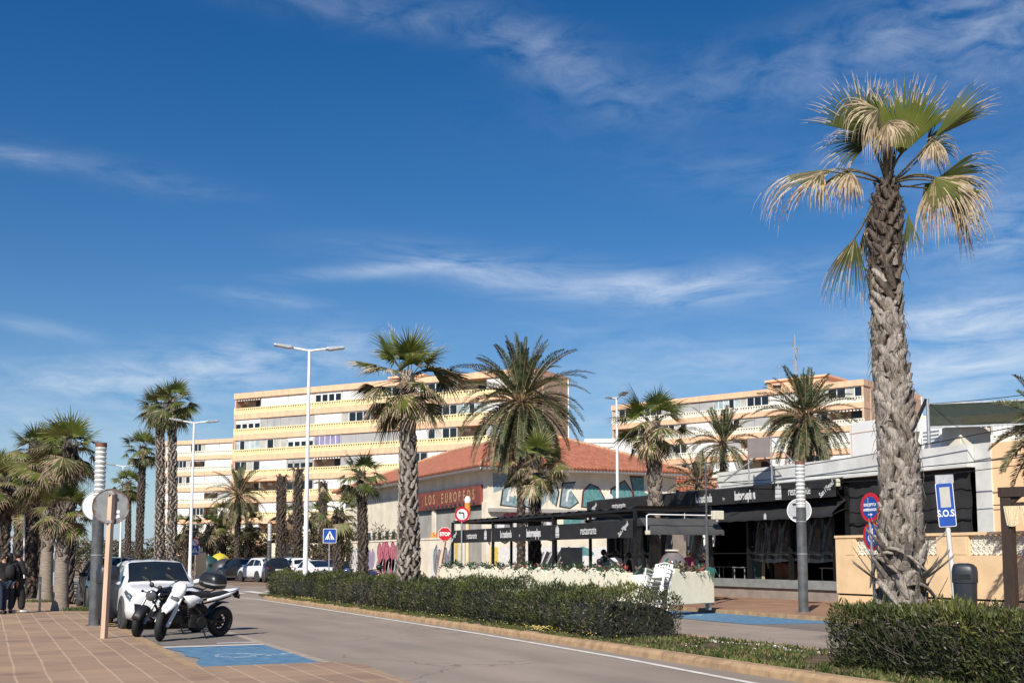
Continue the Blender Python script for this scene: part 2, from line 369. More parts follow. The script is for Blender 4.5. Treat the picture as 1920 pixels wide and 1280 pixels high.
flat('road', [(2.5, -12), (24, -12), (24, 49), (60, 49), (60, 66), (13, 66), (16, 100), (40, 100), (40, 112), (2.5, 112)], 0., M['asphalt'])
flat('left_pavement', [(-40, -12), (4.95, -12), (5.0, 14.2), (5.2, 16.6), (5.05, 17.25), (4.9, 17.35), (2.8, 17.38), (2.72, 17.5), (2.75, 110), (-40, 110)], .02, M['tiles'], th=.1)
flat('pavement_kerb', [(2.75, 17.4), (2.93, 17.4), (2.93, 110), (2.75, 110)], .016, M['kerb'], th=.1)
flat('parking_lane', [(2.93, 22.0), (4.72, 22.0), (4.72, 49), (2.93, 49)], .004, M['asphalt2'])
flat('gutter_strip', [(4.72, 17.6), (4.9, 17.4), (4.9, 49), (4.72, 49)], .005, M['concrete'])
flat('left_blue_bay', [(2.95, 17.42), (4.72, 17.42), (4.72, 21.35), (2.95, 21.35), (3.1, 20.3), (3.02, 19.5), (3.16, 18.9), (3.0, 18.3)], .008, M['bluepaint'])
for y0, y1 in ((21.42, 21.62), (22.05, 22.22)): flat('bay_marking', [(2.95 if y0 < 22 else 4.0, y0), (4.74, y0), (4.74, y1), (2.95 if y0 < 22 else 4.0, y1)], .009, M['line'])
# edge line along the median
el_ = [(8.6, 4), (8.95, 12.4), (9.27, 16.4), (9.48, 22.2), (9.55, 30), (9.58, 38), (9.54, 44.6), (9.3, 47)]
flat('edge_line', el_ + [(x + .13, y) for x, y in el_[::-1]], .006, M['line'])
# zebra and give-way lines at the junction
for i in range(9): flat('zebra_stripe', [(5.2 + i * 1.0, 51.6 + i * .12), (5.7 + i, 51.6 + i * .12), (5.7 + i, 55.2 + i * .12), (5.2 + i, 55.2 + i * .12)], .006, M['line'])
flat('stop_line', [(4.95, 47.6), (9.2, 47.6), (9.2, 47.95), (4.95, 47.95)], .0062, M['line'])
flat('dark_patch', [(4.95, 48.3), (9.6, 48.3), (9.8, 51.), (4.95, 51.)], .005, M['asphalt2'])
# right side: parking strip, blue bay and pavement
flat('right_parking', [(16.75, -4), (19.4, -4), (19.4, 49), (16.75, 49)], .004, M['asphalt2'])
flat('right_blue_bay', [(16.8, 23.0), (18.9, 22.6), (19.38, 23.2), (19.38, 28.6), (18.2, 31.5), (16.8, 31.5)], .008, M['bluepaint'])
flat('right_pavement', [(19.45, -12), (60, -12), (60, 48.6), (19.45, 48.6)], .11, M['tiles2'], th=.2)
flat('right_kerb', [(19.33, -12), (19.45, -12), (19.45, 48.6), (19.33, 48.6)], .115, M['kerb'], th=.2)
flat('far_pavement', [(19.0, 66.5), (60, 66.5), (60, 99), (19.0, 99)], .1, M['tiles2'], th=.2)
# wheelchair marks painted in the two blue bays
def floor_mark(name, cx, cy, s, rot, z):
    b = MB(); fm = Matrix.Translation((cx, cy, z)) @ Matrix.Rotation(rot, 4, 'Z') @ Matrix.Scale(s, 4)
    b.prism(circ(.13, 14, .0, .82), fm, 0, .004)
    def bar(p, q, w):
        d = V((q[0] - p[0], q[1] - p[1])); d.normalize(); n = V((-d.y, d.x)) * w / 2
        b.prism([(p[0] + n.x, p[1] + n.y), (p[0] - n.x, p[1] - n.y), (q[0] - n.x, q[1] - n.y), (q[0] + n.x, q[1] + n.y)], fm, 0, .004)
    bar((0, .66), (.03, .22), .1); bar((.03, .22), (.36, .22), .1); bar((.36, .22), (.5, -.2), .1); bar((0, .48), (.3, .48), .08)
    ar = [(.36 * math.cos(R(a)) + .03, .36 * math.sin(R(a)) - .02) for a in range(110, 341, 15)]
    for p, q in zip(ar, ar[1:]): bar(p, q, .075)
    o = b.build(name, M['mark']); tag(o, kind='structure')
floor_mark('bay_symbol', 3.85, 19.3, .95, R(-95), .0085); floor_mark('bay_symbol', 17.9, 27.6, 1.1, R(-60), .0085)
# median: soil bed with a tan kerb of separate stones
med = [(9.93, 2), (9.98, 12), (10.02, 16), (10.05, 30), (10.05, 45.2), (10.35, 46.7), (11.0, 47.4), (11.7, 46.9), (12.1, 45.2), (12.4, 30), (12.5, 16), (12.5, 2)]
flat('median_bed', med, .10, M['dirt'], th=.16)
b = MB(); y = 2.
def kx(y): return np.interp(y, [2, 12, 16, 22, 30, 45.2, 46.7], [9.55, 9.62, 9.72, 9.86, 9.9, 9.9, 10.2])
while y < 46.3:
    y2 = y + .455; x0, x1 = kx(y), kx(y2)
    b.loft([[V((x, yy, -.05)), V((x + .27, yy, -.05)), V((x + .27, yy, .13)), V((x + .08, yy, .125)), V((x + .02, yy, .085))] for x, yy in ((x0, y), (x1, y2))], 0, True, False)
    y += .472
y = 2.
while y < 45.8:
    x = np.interp(y, [2, 16, 30, 43.5], [12.5, 12.5, 12.4, 12.1]); b.box((x + .07, y + .225, .04), (.14, .455, .14)); y += .472
tag(b.build('median_kerb', M['kerb'], bevel=.012), kind='structure')
# ---------------------------------------------------------------- palms
GREEN, LIGHT, STRAW, BROWN, PET = 0, 1, 2, 3, 4
def fan_mats(k=''):
    return [leafm('fan_green' + k, (.042, .062, .014), (.085, .108, .026), trans=.22), leafm('fan_light' + k, (.10, .13, .022), (.17, .19, .04), trans=.3),
            leafm('fan_straw' + k, (.36, .27, .16), (.56, .46, .32), .7, .15, 9), leafm('fan_brown' + k, (.12, .082, .05), (.24, .17, .105), .8, .1, 9),
            pm('petiole' + k, (.05, .05, .028), .6, .3, 6, col2=(.13, .10, .05))]
FANM = fan_mats()
FANB = fan_mats('_shaded')  # second set: shade put into its straw and brown colours
for k_ in (2, 3):
    for n_ in FANB[k_].node_tree.nodes:
        if n_.type == 'MIX': n_.inputs[6].default_value = ((.20, .15, .085, 1), (.10, .07, .042, 1))[k_ - 2]; n_.inputs[7].default_value = ((.36, .28, .18, 1), (.19, .135, .085, 1))[k_ - 2]
def fan_blade(b, h, d, n, L, spread, rng, nseg=34, fold=.15, droop=.5, fuse=.45, straw=.75, dead=0., K=6, light=.3, vfold=True, bias=0., wind=(0, 0, 0), wmin=.012, mi_straw=2):
    """h hastula, d axis, n normal; segments radiate over +-spread, joined up to fuse, then free and hanging"""
    d = d.normalized(); n = (n - d * n.dot(d)).normalized(); s = d.cross(n)
    da = 2 * spread / nseg; wind = V(wind)
    base = LIGHT if rng.random() < light else GREEN
    wf = max(L * fuse * math.tan(da / 2) * 1.1, wmin)
    for j in range(nseg):
        a = -spread + (j + .5) * da + rng.uniform(-.25, .25) * da
        dr = (d * math.cos(a) + s * math.sin(a) - n * (fold * abs(math.sin(a)) + bias)).normalized()
        Lj = L * (.72 + .28 * math.cos(a * .6)) * rng.uniform(.80, 1.1)
        st = straw + rng.uniform(-.14, .14); isd = rng.random() < dead; g = droop * rng.uniform(.6, 1.5)
        p = h.copy(); rows = []; kk = rng.uniform(-.1, .1)
        for k in range(K + 1):
            t = k / K
            w = (Lj * t * math.tan(da / 2) * 1.1 + .004) if t <= fuse else wf * max(.05, (1 - (t - fuse) / (1 - fuse)) ** .85 * (.86 if t > fuse + .02 else 1))
            sd = dr.cross(n)
            if sd.length < 1e-3: sd = s.copy()
            sd.normalize()
            up = sd.cross(dr).normalized() * (w * .55)
            if vfold: rows.append([p - sd * w - up * .4, p + up, p + sd * w - up * .4])
            else: rows.append([p - sd * w, p + sd * w])
            f = max(0., (t - fuse * .75)) * g * 2.6
            dr = (dr + (V((0, 0, -1)) * f + wind * f + sd * kk * t) / K * 2.2).normalized()
            p = p + dr * (Lj / K)
        q = len(rows[0])
        for k in range(K):
            t = (k + .5) / K
            mi = (BROWN if rng.random() < .6 else STRAW) if isd else (STRAW if t > st else base)
            vs = rows[k] + rows[k + 1]
            b.add(vs, [(i, i + 1, q + i + 1, q + i) for i in range(q - 1)], mi)
def petiole(b, pts, r0=.022, r1=.012, mi=PET, n=5): 
    b.tube(pts, [r0 + (r1 - r0) * i / (len(pts) - 1) for i in range(len(pts))], n, mi, True, True, flat=.6)
def fan_frond(b, hub, az, el, plen, L, rng, sag=.5, **kw):
    d = V((math.cos(el) * math.cos(az), math.cos(el) * math.sin(az), math.sin(el)))
    pts = [hub.copy()]; dd = d.copy()
    for i in range(5):
        dd = (dd + V((0, 0, -1)) * sag * .16).normalized(); pts.append(pts[-1] + dd * plen / 5)
    petiole(b, pts)
    side = V((-math.sin(az), math.cos(az), 0)); nrm = side.cross(dd)
    if nrm.z < 0: nrm = -nrm
    nrm = Quaternion(dd, rng.uniform(-.5, .5)) @ nrm
    dd = (dd + V((0, 0, -1)) * sag * .45).normalized()
    fan_blade(b, pts[-1], dd, nrm, L, rng.uniform(1.5, 1.95), rng, **kw)
def boot_trunk(b, pts, rad, zs, rng, blen=.3, bw=.16, flare=.05, lean=.45, core=0, boot=1, n=None, dark_from=9., fibres=0.):
    """trunk core with criss-crossed old leaf bases; pts = path, rad(t) radius"""
    k = len(pts); P = [V(p) for p in pts]
    def at(t):
        x = t * (k - 1); i = min(int(x), k - 2); return P[i].lerp(P[i + 1], x - i)
    ts = [i / 24 for i in range(25)]
    b.tube([at(t) for t in ts], [rad(t) * .93 for t in ts], 14, core)
    H = (P[-1] - P[0]).length
    n = n or int(H / zs)
    for i in range(n):
        t = (i + rng.random() * .6) / n; c = at(min(t, 1.)); r = rad(min(t, 1.)); ph = i * 2.39996 + rng.uniform(-.2, .2)
        fl = flare(t) if callable(flare) else flare; bl = (blen(t) if callable(blen) else blen) * rng.uniform(.75, 1.25); w0 = (bw(t) if callable(bw) else bw) * rng.uniform(.75, 1.2)
        er = V((math.cos(ph), math.sin(ph), 0)); et = V((-math.sin(ph), math.cos(ph), 0)); ln = lean * (1 if rng.random() < .5 else -1) * rng.uniform(.5, 1.3)
        rings = []; mi = (boot if t < dark_from + rng.uniform(-.05, .05) else 3) + (1 if rng.random() < .3 else 0)
        for q in range(5):
            u = q / 4; w = w0 * (1, 1.05, .95, .78, .5)[q] * .5; th = .02 * (1 - .5 * u) * (w0 / .16)
            if q: a_ = ph + ln * bl * u / max(r, .12); er = V((math.cos(a_), math.sin(a_), 0)); et = V((-math.sin(a_), math.cos(a_), 0))
            o = c + Z * (bl * u)
            rr = r * (1 - .0 * u) + fl * u ** 1.6 * rng.uniform(.8, 1.2) + .012
            ax = et - Z * ln * .6; ax.normalize()
            wr = -er * (w * w / max(r, .1)) * .7
            rings.append([o + er * (rr - .01) - ax * w + wr, o + er * (rr + th), o + er * (rr - .01) + ax * w + wr, o + er * (rr - th - .015)])
        b.loft(rings, mi, True, True)
        if fibres and rng.random() < fibres:
            o = rings[3][1]; b.tube([o, o + er * .03 - Z * .05 + et * rng.uniform(-.06, .06), o + er * rng.uniform(.02, .07) - Z * rng.uniform(.12, .3) + et * rng.uniform(-.12, .12)], [.006, .005, .002], 3, mi, False)
def bark(name, c, c2): return pm(name, c, .9, col2=c2, scale=9, stretch=(4, 4, .7), bump=.8, detail=9, bscale=24)
BARK = [pm('trunk_core', (.045, .035, .028), .95, .3, 8), bark('grey_leaf_base', (.16, .138, .115), (.42, .37, .32)), bark('brown_leaf_base', (.10, .08, .06), (.31, .265, .215))]
BARKD = [pm('trunk_core_dark', (.03, .022, .016), .95, .3, 8), bark('dark_leaf_base', (.05, .038, .028), (.13, .10, .078)), bark('umber_leaf_base', (.06, .045, .032), (.17, .135, .10))]
SMOOTH = [pm('smooth_palm_bark', (.23, .19, .15), .9, .25, 5, bump=.4, stretch=(1, 1, 6)), bark('leaf_base_mid', (.10, .083, .066), (.24, .205, .17)), bark('leaf_base_mid_brown', (.075, .058, .042), (.19, .15, .115))]
def skirt(b, c, r, n, L, rng, z0=0., z1=-.9):
    for i in range(n):
        a = rng.uniform(0, 2 * math.pi); h = c + V((math.cos(a) * r, math.sin(a) * r, rng.uniform(z1, z0)))
        d = V((math.cos(a) * .45, math.sin(a) * .45, -1))
        fan_blade(b, h, d, V((math.cos(a), math.sin(a), .3)), L * rng.uniform(.7, 1.1), rng.uniform(.35, .7), rng, nseg=9, droop=.5, straw=.1, dead=.85, K=3, vfold=False)
def washingtonia(label, x, y, H, seed, r0=.3, r1=.2, nf=26, L=.95, pl=.95, nseg=26, mats=BARK, dead=.18, sk=16, lean=(0, 0), group=None, elmax=80, elmin=-35, straw=.72, zs=.03, vf=False, smooth_base=0., light=.35, name='fan_palm', bw=.15, droop=.5, skL=.8, fm=None):
    fm = fm or FANM
    rng = random.Random(seed); t = thing(name, label, 'palm tree', (x, y, 0), 0, group)
    top = V((lean[0], lean[1], H)); pts = [V((0, 0, -.05)), V((lean[0] * .3, lean[1] * .3, H * .5)), top]
    b = MB()
    if smooth_base:
        sb = smooth_base / H
        boot_trunk(b, [pts[0].lerp(top, sb * .9), pts[0].lerp(top, (1 + sb) / 2), top], lambda t: r0 * .95 + (r1 - r0) * t, zs, rng, .22, bw, .045)
        b.tube([pts[0], pts[0].lerp(top, sb * .25), pts[0].lerp(top, sb)], [r0 * 1.45, r0 * 1.12, r0 * .95], 16, 0)
    else: boot_trunk(b, pts, lambda t: r0 * (1.25 - 1.6 * t if t < .1 else 1.09) + (r1 - r0) * t - r0 * .09, zs, rng, .23, bw, .032)
    b.build('trunk', SMOOTH if smooth_base else mats, t)
    b = MB()
    for i in range(nf):
        u = i / (nf - 1); e = R(elmax + (elmin - elmax) * u ** .9 + rng.uniform(-8, 8)); az = i * 2.39996 + rng.uniform(-.3, .3)
        young = u < .3
        fan_frond(b, top + V((math.cos(az) * r1 * .6, math.sin(az) * r1 * .6, -.25 * u)), az, e, pl * rng.uniform(.75, 1.1) * (.75 if young else 1), L * rng.uniform(.85, 1.08), rng,
                  sag=.15 + .8 * u, nseg=nseg, droop=droop * (.4 + 1.3 * u), straw=(.9 if young else straw) + .0, dead=0 if young else dead * (.4 + 1.5 * u), K=5, vfold=vf, light=.75 if young else light * .8, fold=.25)
    b.build('crown', fm, t)
    if sk:
        b = MB(); skirt(b, top, r1 * 1.05, sk, skL, rng); b.build('dead_fronds', FANB, t)
    return t

# ---- date palms
DATEM = [leafm('date_leaflet', (.034, .05, .018), (.08, .104, .04), .5, .15), leafm('date_leaflet_dry', (.16, .125, .07), (.30, .235, .14), .7, .1), pm('date_rachis', (.20, .14, .07), .6, col2=(.33, .22, .12), scale=5), leafm('date_leaflet_pale', (.075, .098, .045), (.135, .155, .08), .45, .15)]
def date_frond(b, hub, az, el, L, rng, arch=.6, nl=30, ll=.34, dry=0., w=.016):
    nl = int(nl * 1.5); w *= 1.35
    d = V((math.cos(el) * math.cos(az), math.cos(el) * math.sin(az), math.sin(el)))
    K = 10; pts = [hub.copy()]; dirs = [d.copy()]
    for k in range(K):
        t = (k + 1) / K
        d = (d + V((0, 0, -1)) * arch * (.12 + .30 * t)).normalized() if d.z > -.97 else d
        pts.append(pts[-1] + d * (L / K)); dirs.append(d.copy())
    b.tube(pts, [.03 * (1 - .85 * i / K) + .004 for i in range(K + 1)], 4, 2, False, True)
    side = V((-math.sin(az), math.cos(az), 0)); roll = rng.uniform(-.5, .5)
    for i in range(nl):
        t = .16 + .84 * (i + .5) / nl; x = t * K; k = min(int(x), K - 1); p = pts[k].lerp(pts[k + 1], x - k); dd = dirs[k].lerp(dirs[k + 1], x - k).normalized()
        sd = (Quaternion(dd, roll) @ (side - dd * side.dot(dd))).normalized(); up = sd.cross(dd)
        if up.z < 0: up = -up
        ln = ll * (math.sin(math.pi * min(1, .12 + .88 * (1 - abs(t - .45) / .62)) / 2)) * rng.uniform(.85, 1.15)
        for sg in (-1, 1):
            q = (dd * rng.uniform(.55, .85) + sd * sg * .75 + up * rng.uniform(.15, .55)).normalized()
            wd = q.cross(up).normalized() * w
            mi = 1 if rng.random() < dry else (3 if rng.random() < .3 else 0)
            e = p + q * ln + V((0, 0, -.10 * ln)); mm = p + q * ln * .45
            b.add([p, mm + wd, e, mm - wd], [(0, 1, 2, 3)], mi)
def date_trunk(b, H, r, rng, rings=40):
    prof = []
    b.tube([V((0, 0, -.05)), V((0, 0, H))], [r * 1.1, r], 12, 0)
    n = int(H / .05)
    for i in range(n):
        t = i / n; ph = i * 2.39996; er = V((math.cos(ph), math.sin(ph), 0)); et = V((-math.sin(ph), math.cos(ph), 0)); c = V((0, 0, H * t))
        w = r * .5
        b.add([c + er * (r * .97) - et * w, c + er * (r + .05) - Z * .0, c + er * (r * .97) + et * w, c + er * (r + .01) + Z * .16, c + er * (r * .9) - Z * .13], [(0, 1, 3), (1, 2, 3), (0, 4, 1), (1, 4, 2)], 1 + (i % 2))
def date_palm(label, x, y, H, seed, L=2.9, nf=56, nl=30, ll=.34, r=.19, arch=.55, dry=.05, elmin=-50, elmax=86, hang=0, group=None, w=.016, hubr=.16):
    rng = random.Random(seed); t = thing('date_palm', label, 'palm tree', (x, y, 0), 0, group)
    b = MB(); date_trunk(b, H, r, rng); b.build('trunk', BARKD, t)
    b = MB(); top = V((0, 0, H))
    for i in range(nf):
        u = i / (nf - 1); e = R(elmax + (elmin - elmax) * u + rng.uniform(-9, 9)); az = i * 2.39996 + rng.uniform(-.25, .25)
        date_frond(b, top + V((math.cos(az) * hubr, math.sin(az) * hubr, .12 - .45 * u)), az, e, L * rng.uniform(.85, 1.05) * (.85 if u < .15 else 1), rng, arch=arch * (.35 + .85 * u), nl=nl, ll=ll, dry=dry + max(0, u - .75) * .9, w=w)
    for i in range(hang):
        az = rng.uniform(0, 6.28); date_frond(b, top + V((math.cos(az) * hubr, math.sin(az) * hubr, -.35)), az, R(rng.uniform(-70, -55)), L * rng.uniform(.6, .85), rng, arch=.5, nl=nl, ll=ll * .8, dry=.75, w=w)
    b.build('crown', DATEM, t)
    return t
def dead_palm(label, x, y, H, seed, r=.34, group=None):
    rng = random.Random(seed); t = thing('topped_palm', label, 'palm tree', (x, y, 0), 0, group)
    b = MB(); boot_trunk(b, [V((0, 0, -.05)), V((.05, 0, H * .5)), V((0, 0, H))], lambda t: r * (1. + .0 * t), .03, rng, .3, .18, .08); b.build('trunk', BARKD, t)
    b = MB()
    for i in range(9):
        a = rng.uniform(0, 6.28); p = V((math.cos(a) * r * .7, math.sin(a) * r * .7, H - .15)); b.tube([p, p + V((math.cos(a) * .25, math.sin(a) * .25, .25)), p + V((math.cos(a) * .6, math.sin(a) * .6, .1))], [.03, .025, .01], 4, 3)
    skirt(b, V((0, 0, H)), r, 7, .8, rng); b.build('dead_fronds', FANM, t)
    return t

# ---------------------------------------------------------------- leaf masses
def leaf_arrays(rng, P, D, ln, wd, jit=.5):
    """P points, D outward directions -> quads (diamond leaves)"""
    n = len(P)
    d = D + rng.normal(0, jit, (n, 3)); d /= np.linalg.norm(d, axis=1)[:, None]
    s = np.cross(d, rng.normal(0, 1, (n, 3))); s /= np.linalg.norm(s, axis=1)[:, None] + 1e-9
    l = ln * rng.uniform(.65, 1.25, (n, 1)); w = wd * rng.uniform(.7, 1.2, (n, 1)); nn = np.cross(d, s)
    a = P; m = P + d * l * .5 + nn * l * .06; e = P + d * l
    return np.concatenate([a, m + s * w, e, m - s * w], axis=1).reshape(-1, 3)
def leaf_object(name, Q, mi, mats, parent=None):
    n = len(Q) // 4
    me = bpy.data.meshes.new(name); me.vertices.add(4 * n); me.vertices.foreach_set('co', Q.astype(np.float32).ravel())
    me.loops.add(4 * n); me.loops.foreach_set('vertex_index', np.arange(4 * n, dtype=np.int32))
    me.polygons.add(n); me.polygons.foreach_set('loop_start', np.arange(0, 4 * n, 4, dtype=np.int32)); me.polygons.foreach_set('loop_total', np.full(n, 4, dtype=np.int32))
    for m in mats: me.materials.append(m)
    me.polygons.foreach_set('material_index', mi.astype(np.int32)); me.update(calc_edges=True); me.validate()
    o = bpy.data.objects.new(name, me); COL.objects.link(o)
    if parent is not None: o.parent = parent
    return o
def sn(x, y, z, f, s):   # cheap smooth noise
    return (np.sin(x * f + s) * np.sin(y * f * 1.13 + s * 1.7) + np.sin(x * f * 2.3 + z * f * 1.9 + s * .3) * .5 * np.sin(y * f * 1.9 + 2 * s) + np.sin(z * f * 2.7 + x * f * .7 + s) * .3)
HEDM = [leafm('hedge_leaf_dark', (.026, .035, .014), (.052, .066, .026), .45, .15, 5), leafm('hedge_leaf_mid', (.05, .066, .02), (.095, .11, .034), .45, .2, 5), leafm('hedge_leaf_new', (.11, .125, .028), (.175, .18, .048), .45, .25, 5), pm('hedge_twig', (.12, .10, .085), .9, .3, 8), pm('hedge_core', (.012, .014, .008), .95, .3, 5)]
def hedge(label, x0, x1, y0, y1, h, n, ln, wd, seed, twigs=200, amp=.09, dry=None, edge=lambda y: (0., 0., 0.)):
    rng = np.random.default_rng(seed); t = thing('clipped_hedge', label, 'hedge', ((x0 + x1) / 2, (y0 + y1) / 2, .1))
    cx, cy = (x0 + x1) / 2, (y0 + y1) / 2; ax, ay = (x1 - x0) / 2, (y1 - y0) / 2
    A = {'top': 2 * ax * 2 * ay * 1.3, 'l': 2 * ay * h, 'r': 2 * ay * h, 'f': 2 * ax * h, 'b': 2 * ax * h}; tot = sum(A.values())
    Ps, Ds = [], []
    for k, a in A.items():
        m = int(n * a / tot); u = rng.uniform(-1, 1, m); v = rng.uniform(0, 1, m)
        if k == 'top': p = np.stack([u * ax, rng.uniform(-1, 1, m) * ay, np.full(m, h)], 1); d = np.tile([0, 0, 1.], (m, 1))
        elif k in 'lr': sg = -1 if k == 'l' else 1; p = np.stack([np.full(m, sg * ax), u * ay, v * h], 1); d = np.tile([sg * .8, 0, .5], (m, 1))
        else: sg = -1 if k == 'f' else 1; p = np.stack([u * ax, np.full(m, sg * ay), v * h], 1); d = np.tile([0, sg * .8, .5], (m, 1))
        Ps.append(p); Ds.append(d)
    P = np.concatenate(Ps); D = np.concatenate(Ds)
    # round the shoulders, tuck in the foot, lump the surface
    zt = P[:, 2] / h; q = 1 - .16 * np.clip((zt - .72) / .28, 0, 1) ** 2 - .10 * (1 - zt) ** 2
    P[:, 0] *= q
    bump = amp * sn(P[:, 0] + cx, P[:, 1] + cy, P[:, 2], 2.1, seed) + amp * .8 * sn(P[:, 0], P[:, 1], P[:, 2], 5.3, seed * 2.)
    P += D * (bump[:, None] - np.abs(rng.normal(0, .07, (len(P), 1))))
    e = np.array([edge(y) for y in np.linspace(-ay, ay, 200)]); yy = np.clip(((P[:, 1] + ay) / (2 * ay) * 199).astype(int), 0, 199)
    P[:, 0] += e[yy, 0] * (.5 - P[:, 0] / (2 * ax)); P[:, 2] *= 1 + e[yy, 1]
    ns = int(n / 60); k_ = rng.choice(np.where(P[:, 2] > .55 * h)[0], ns); sd_ = D[k_] * .5 + rng.normal(0, .35, (ns, 3)) + np.array([0, 0, .9]); sd_ /= np.linalg.norm(sd_, axis=1)[:, None]; sl = rng.uniform(.06, .2, (ns, 1)) * h
    sp_ = np.concatenate([P[k_] + sd_ * sl * f for f in (.25, .45, .6, .75, .88, 1.)]); P = np.concatenate([P, sp_]); D = np.concatenate([D, np.concatenate([sd_] * 6)])
    Q = leaf_arrays(rng, P, D + np.array([0, 0, .35]), ln, wd, .55)
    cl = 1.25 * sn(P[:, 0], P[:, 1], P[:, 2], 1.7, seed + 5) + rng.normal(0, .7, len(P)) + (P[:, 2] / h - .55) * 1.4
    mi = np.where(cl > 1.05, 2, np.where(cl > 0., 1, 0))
    if dry is not None:
        dm = dry(P[:, 1] + cy, P[:, 2]); mi = np.where(rng.uniform(0, 1, len(P)) < dm, 3, mi)
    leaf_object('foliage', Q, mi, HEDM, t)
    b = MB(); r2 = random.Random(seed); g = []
    # uneven dark core, added to stop light passing through
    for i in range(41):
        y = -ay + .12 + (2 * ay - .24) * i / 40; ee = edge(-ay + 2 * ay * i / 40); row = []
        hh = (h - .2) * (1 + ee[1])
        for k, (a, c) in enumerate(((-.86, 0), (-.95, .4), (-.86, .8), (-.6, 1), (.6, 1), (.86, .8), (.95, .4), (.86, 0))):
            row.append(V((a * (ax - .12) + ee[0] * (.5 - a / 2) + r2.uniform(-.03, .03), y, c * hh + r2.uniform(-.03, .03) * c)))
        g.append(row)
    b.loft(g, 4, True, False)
    for i in range(twigs):
        y = r2.uniform(-ay, ay); ee = edge(y); sd = r2.choice((-1, -1, -1, 1)); x = sd * ax * .8 + ee[0] * (.5 - sd * .4); z0 = r2.uniform(0, h * .5)
        p = V((x, y, z0)); b.tube([p, p + V((sd * .12, r2.uniform(-.15, .15), .22)), p + V((sd * .2, r2.uniform(-.3, .3), r2.uniform(.3, .5)))], [.007, .005, .002], 3, 3, False)
    b.build('branches_and_core', HEDM, t)
    return t
SHRM = [leafm('shrub_dark', (.028, .036, .014), (.055, .065, .026), .5, .15), leafm('shrub_mid', (.055, .065, .024), (.095, .10, .036), .5, .2), leafm('shrub_brown', (.10, .075, .045), (.17, .125, .075), .8, .1), pm('shrub_twig', (.09, .07, .055), .9, .3, 8)]
def shrub(label, x, y, rx, ry, h, n, seed, ln=.16, wd=.05, brown=.2, cat='shrub', name='shrub', group=None, z=0., stems=14):
    rng = np.random.default_rng(seed); r2 = random.Random(seed); t = thing(name, label, cat, (x, y, z), 0, group)
    k = 9; cs = np.stack([rng.uniform(-.6, .6, k) * rx, rng.uniform(-.6, .6, k) * ry, rng.uniform(.3, .75, k) * h], 1); rr = rng.uniform(.3, .5, k)
    i = rng.integers(0, k, n); d = rng.normal(0, 1, (n, 3)); d /= np.linalg.norm(d, axis=1)[:, None]; rad = rng.uniform(.35, 1., (n, 1)) ** .5
    P = cs[i] + d * rad * rr[i][:, None] * np.array([rx * 1.1, ry * 1.1, h * .7]); P[:, 2] = np.clip(P[:, 2], .02, None)
    Q = leaf_arrays(rng, P, d + np.array([0, 0, .3]), ln, wd, .6)
    c = sn(P[:, 0], P[:, 1], P[:, 2], 2.2, seed) + rng.normal(0, .6, n)
    mi = np.where(rng.uniform(0, 1, n) < brown, 2, np.where(c > .3, 1, 0))
    leaf_object('foliage', Q, mi, SHRM, t)
    b = MB()
    for q in range(stems):
        c = cs[q % k]; p = V((c[0] * .2, c[1] * .2, 0)); b.tube([p, V((c[0] * .6, c[1] * .6, c[2] * .6)), V(tuple(c)) + V((r2.uniform(-.3, .3), r2.uniform(-.3, .3), h * .2))], [.04, .025, .008], 4, 3, False)
    b.build('stems', SHRM, t)
    return t
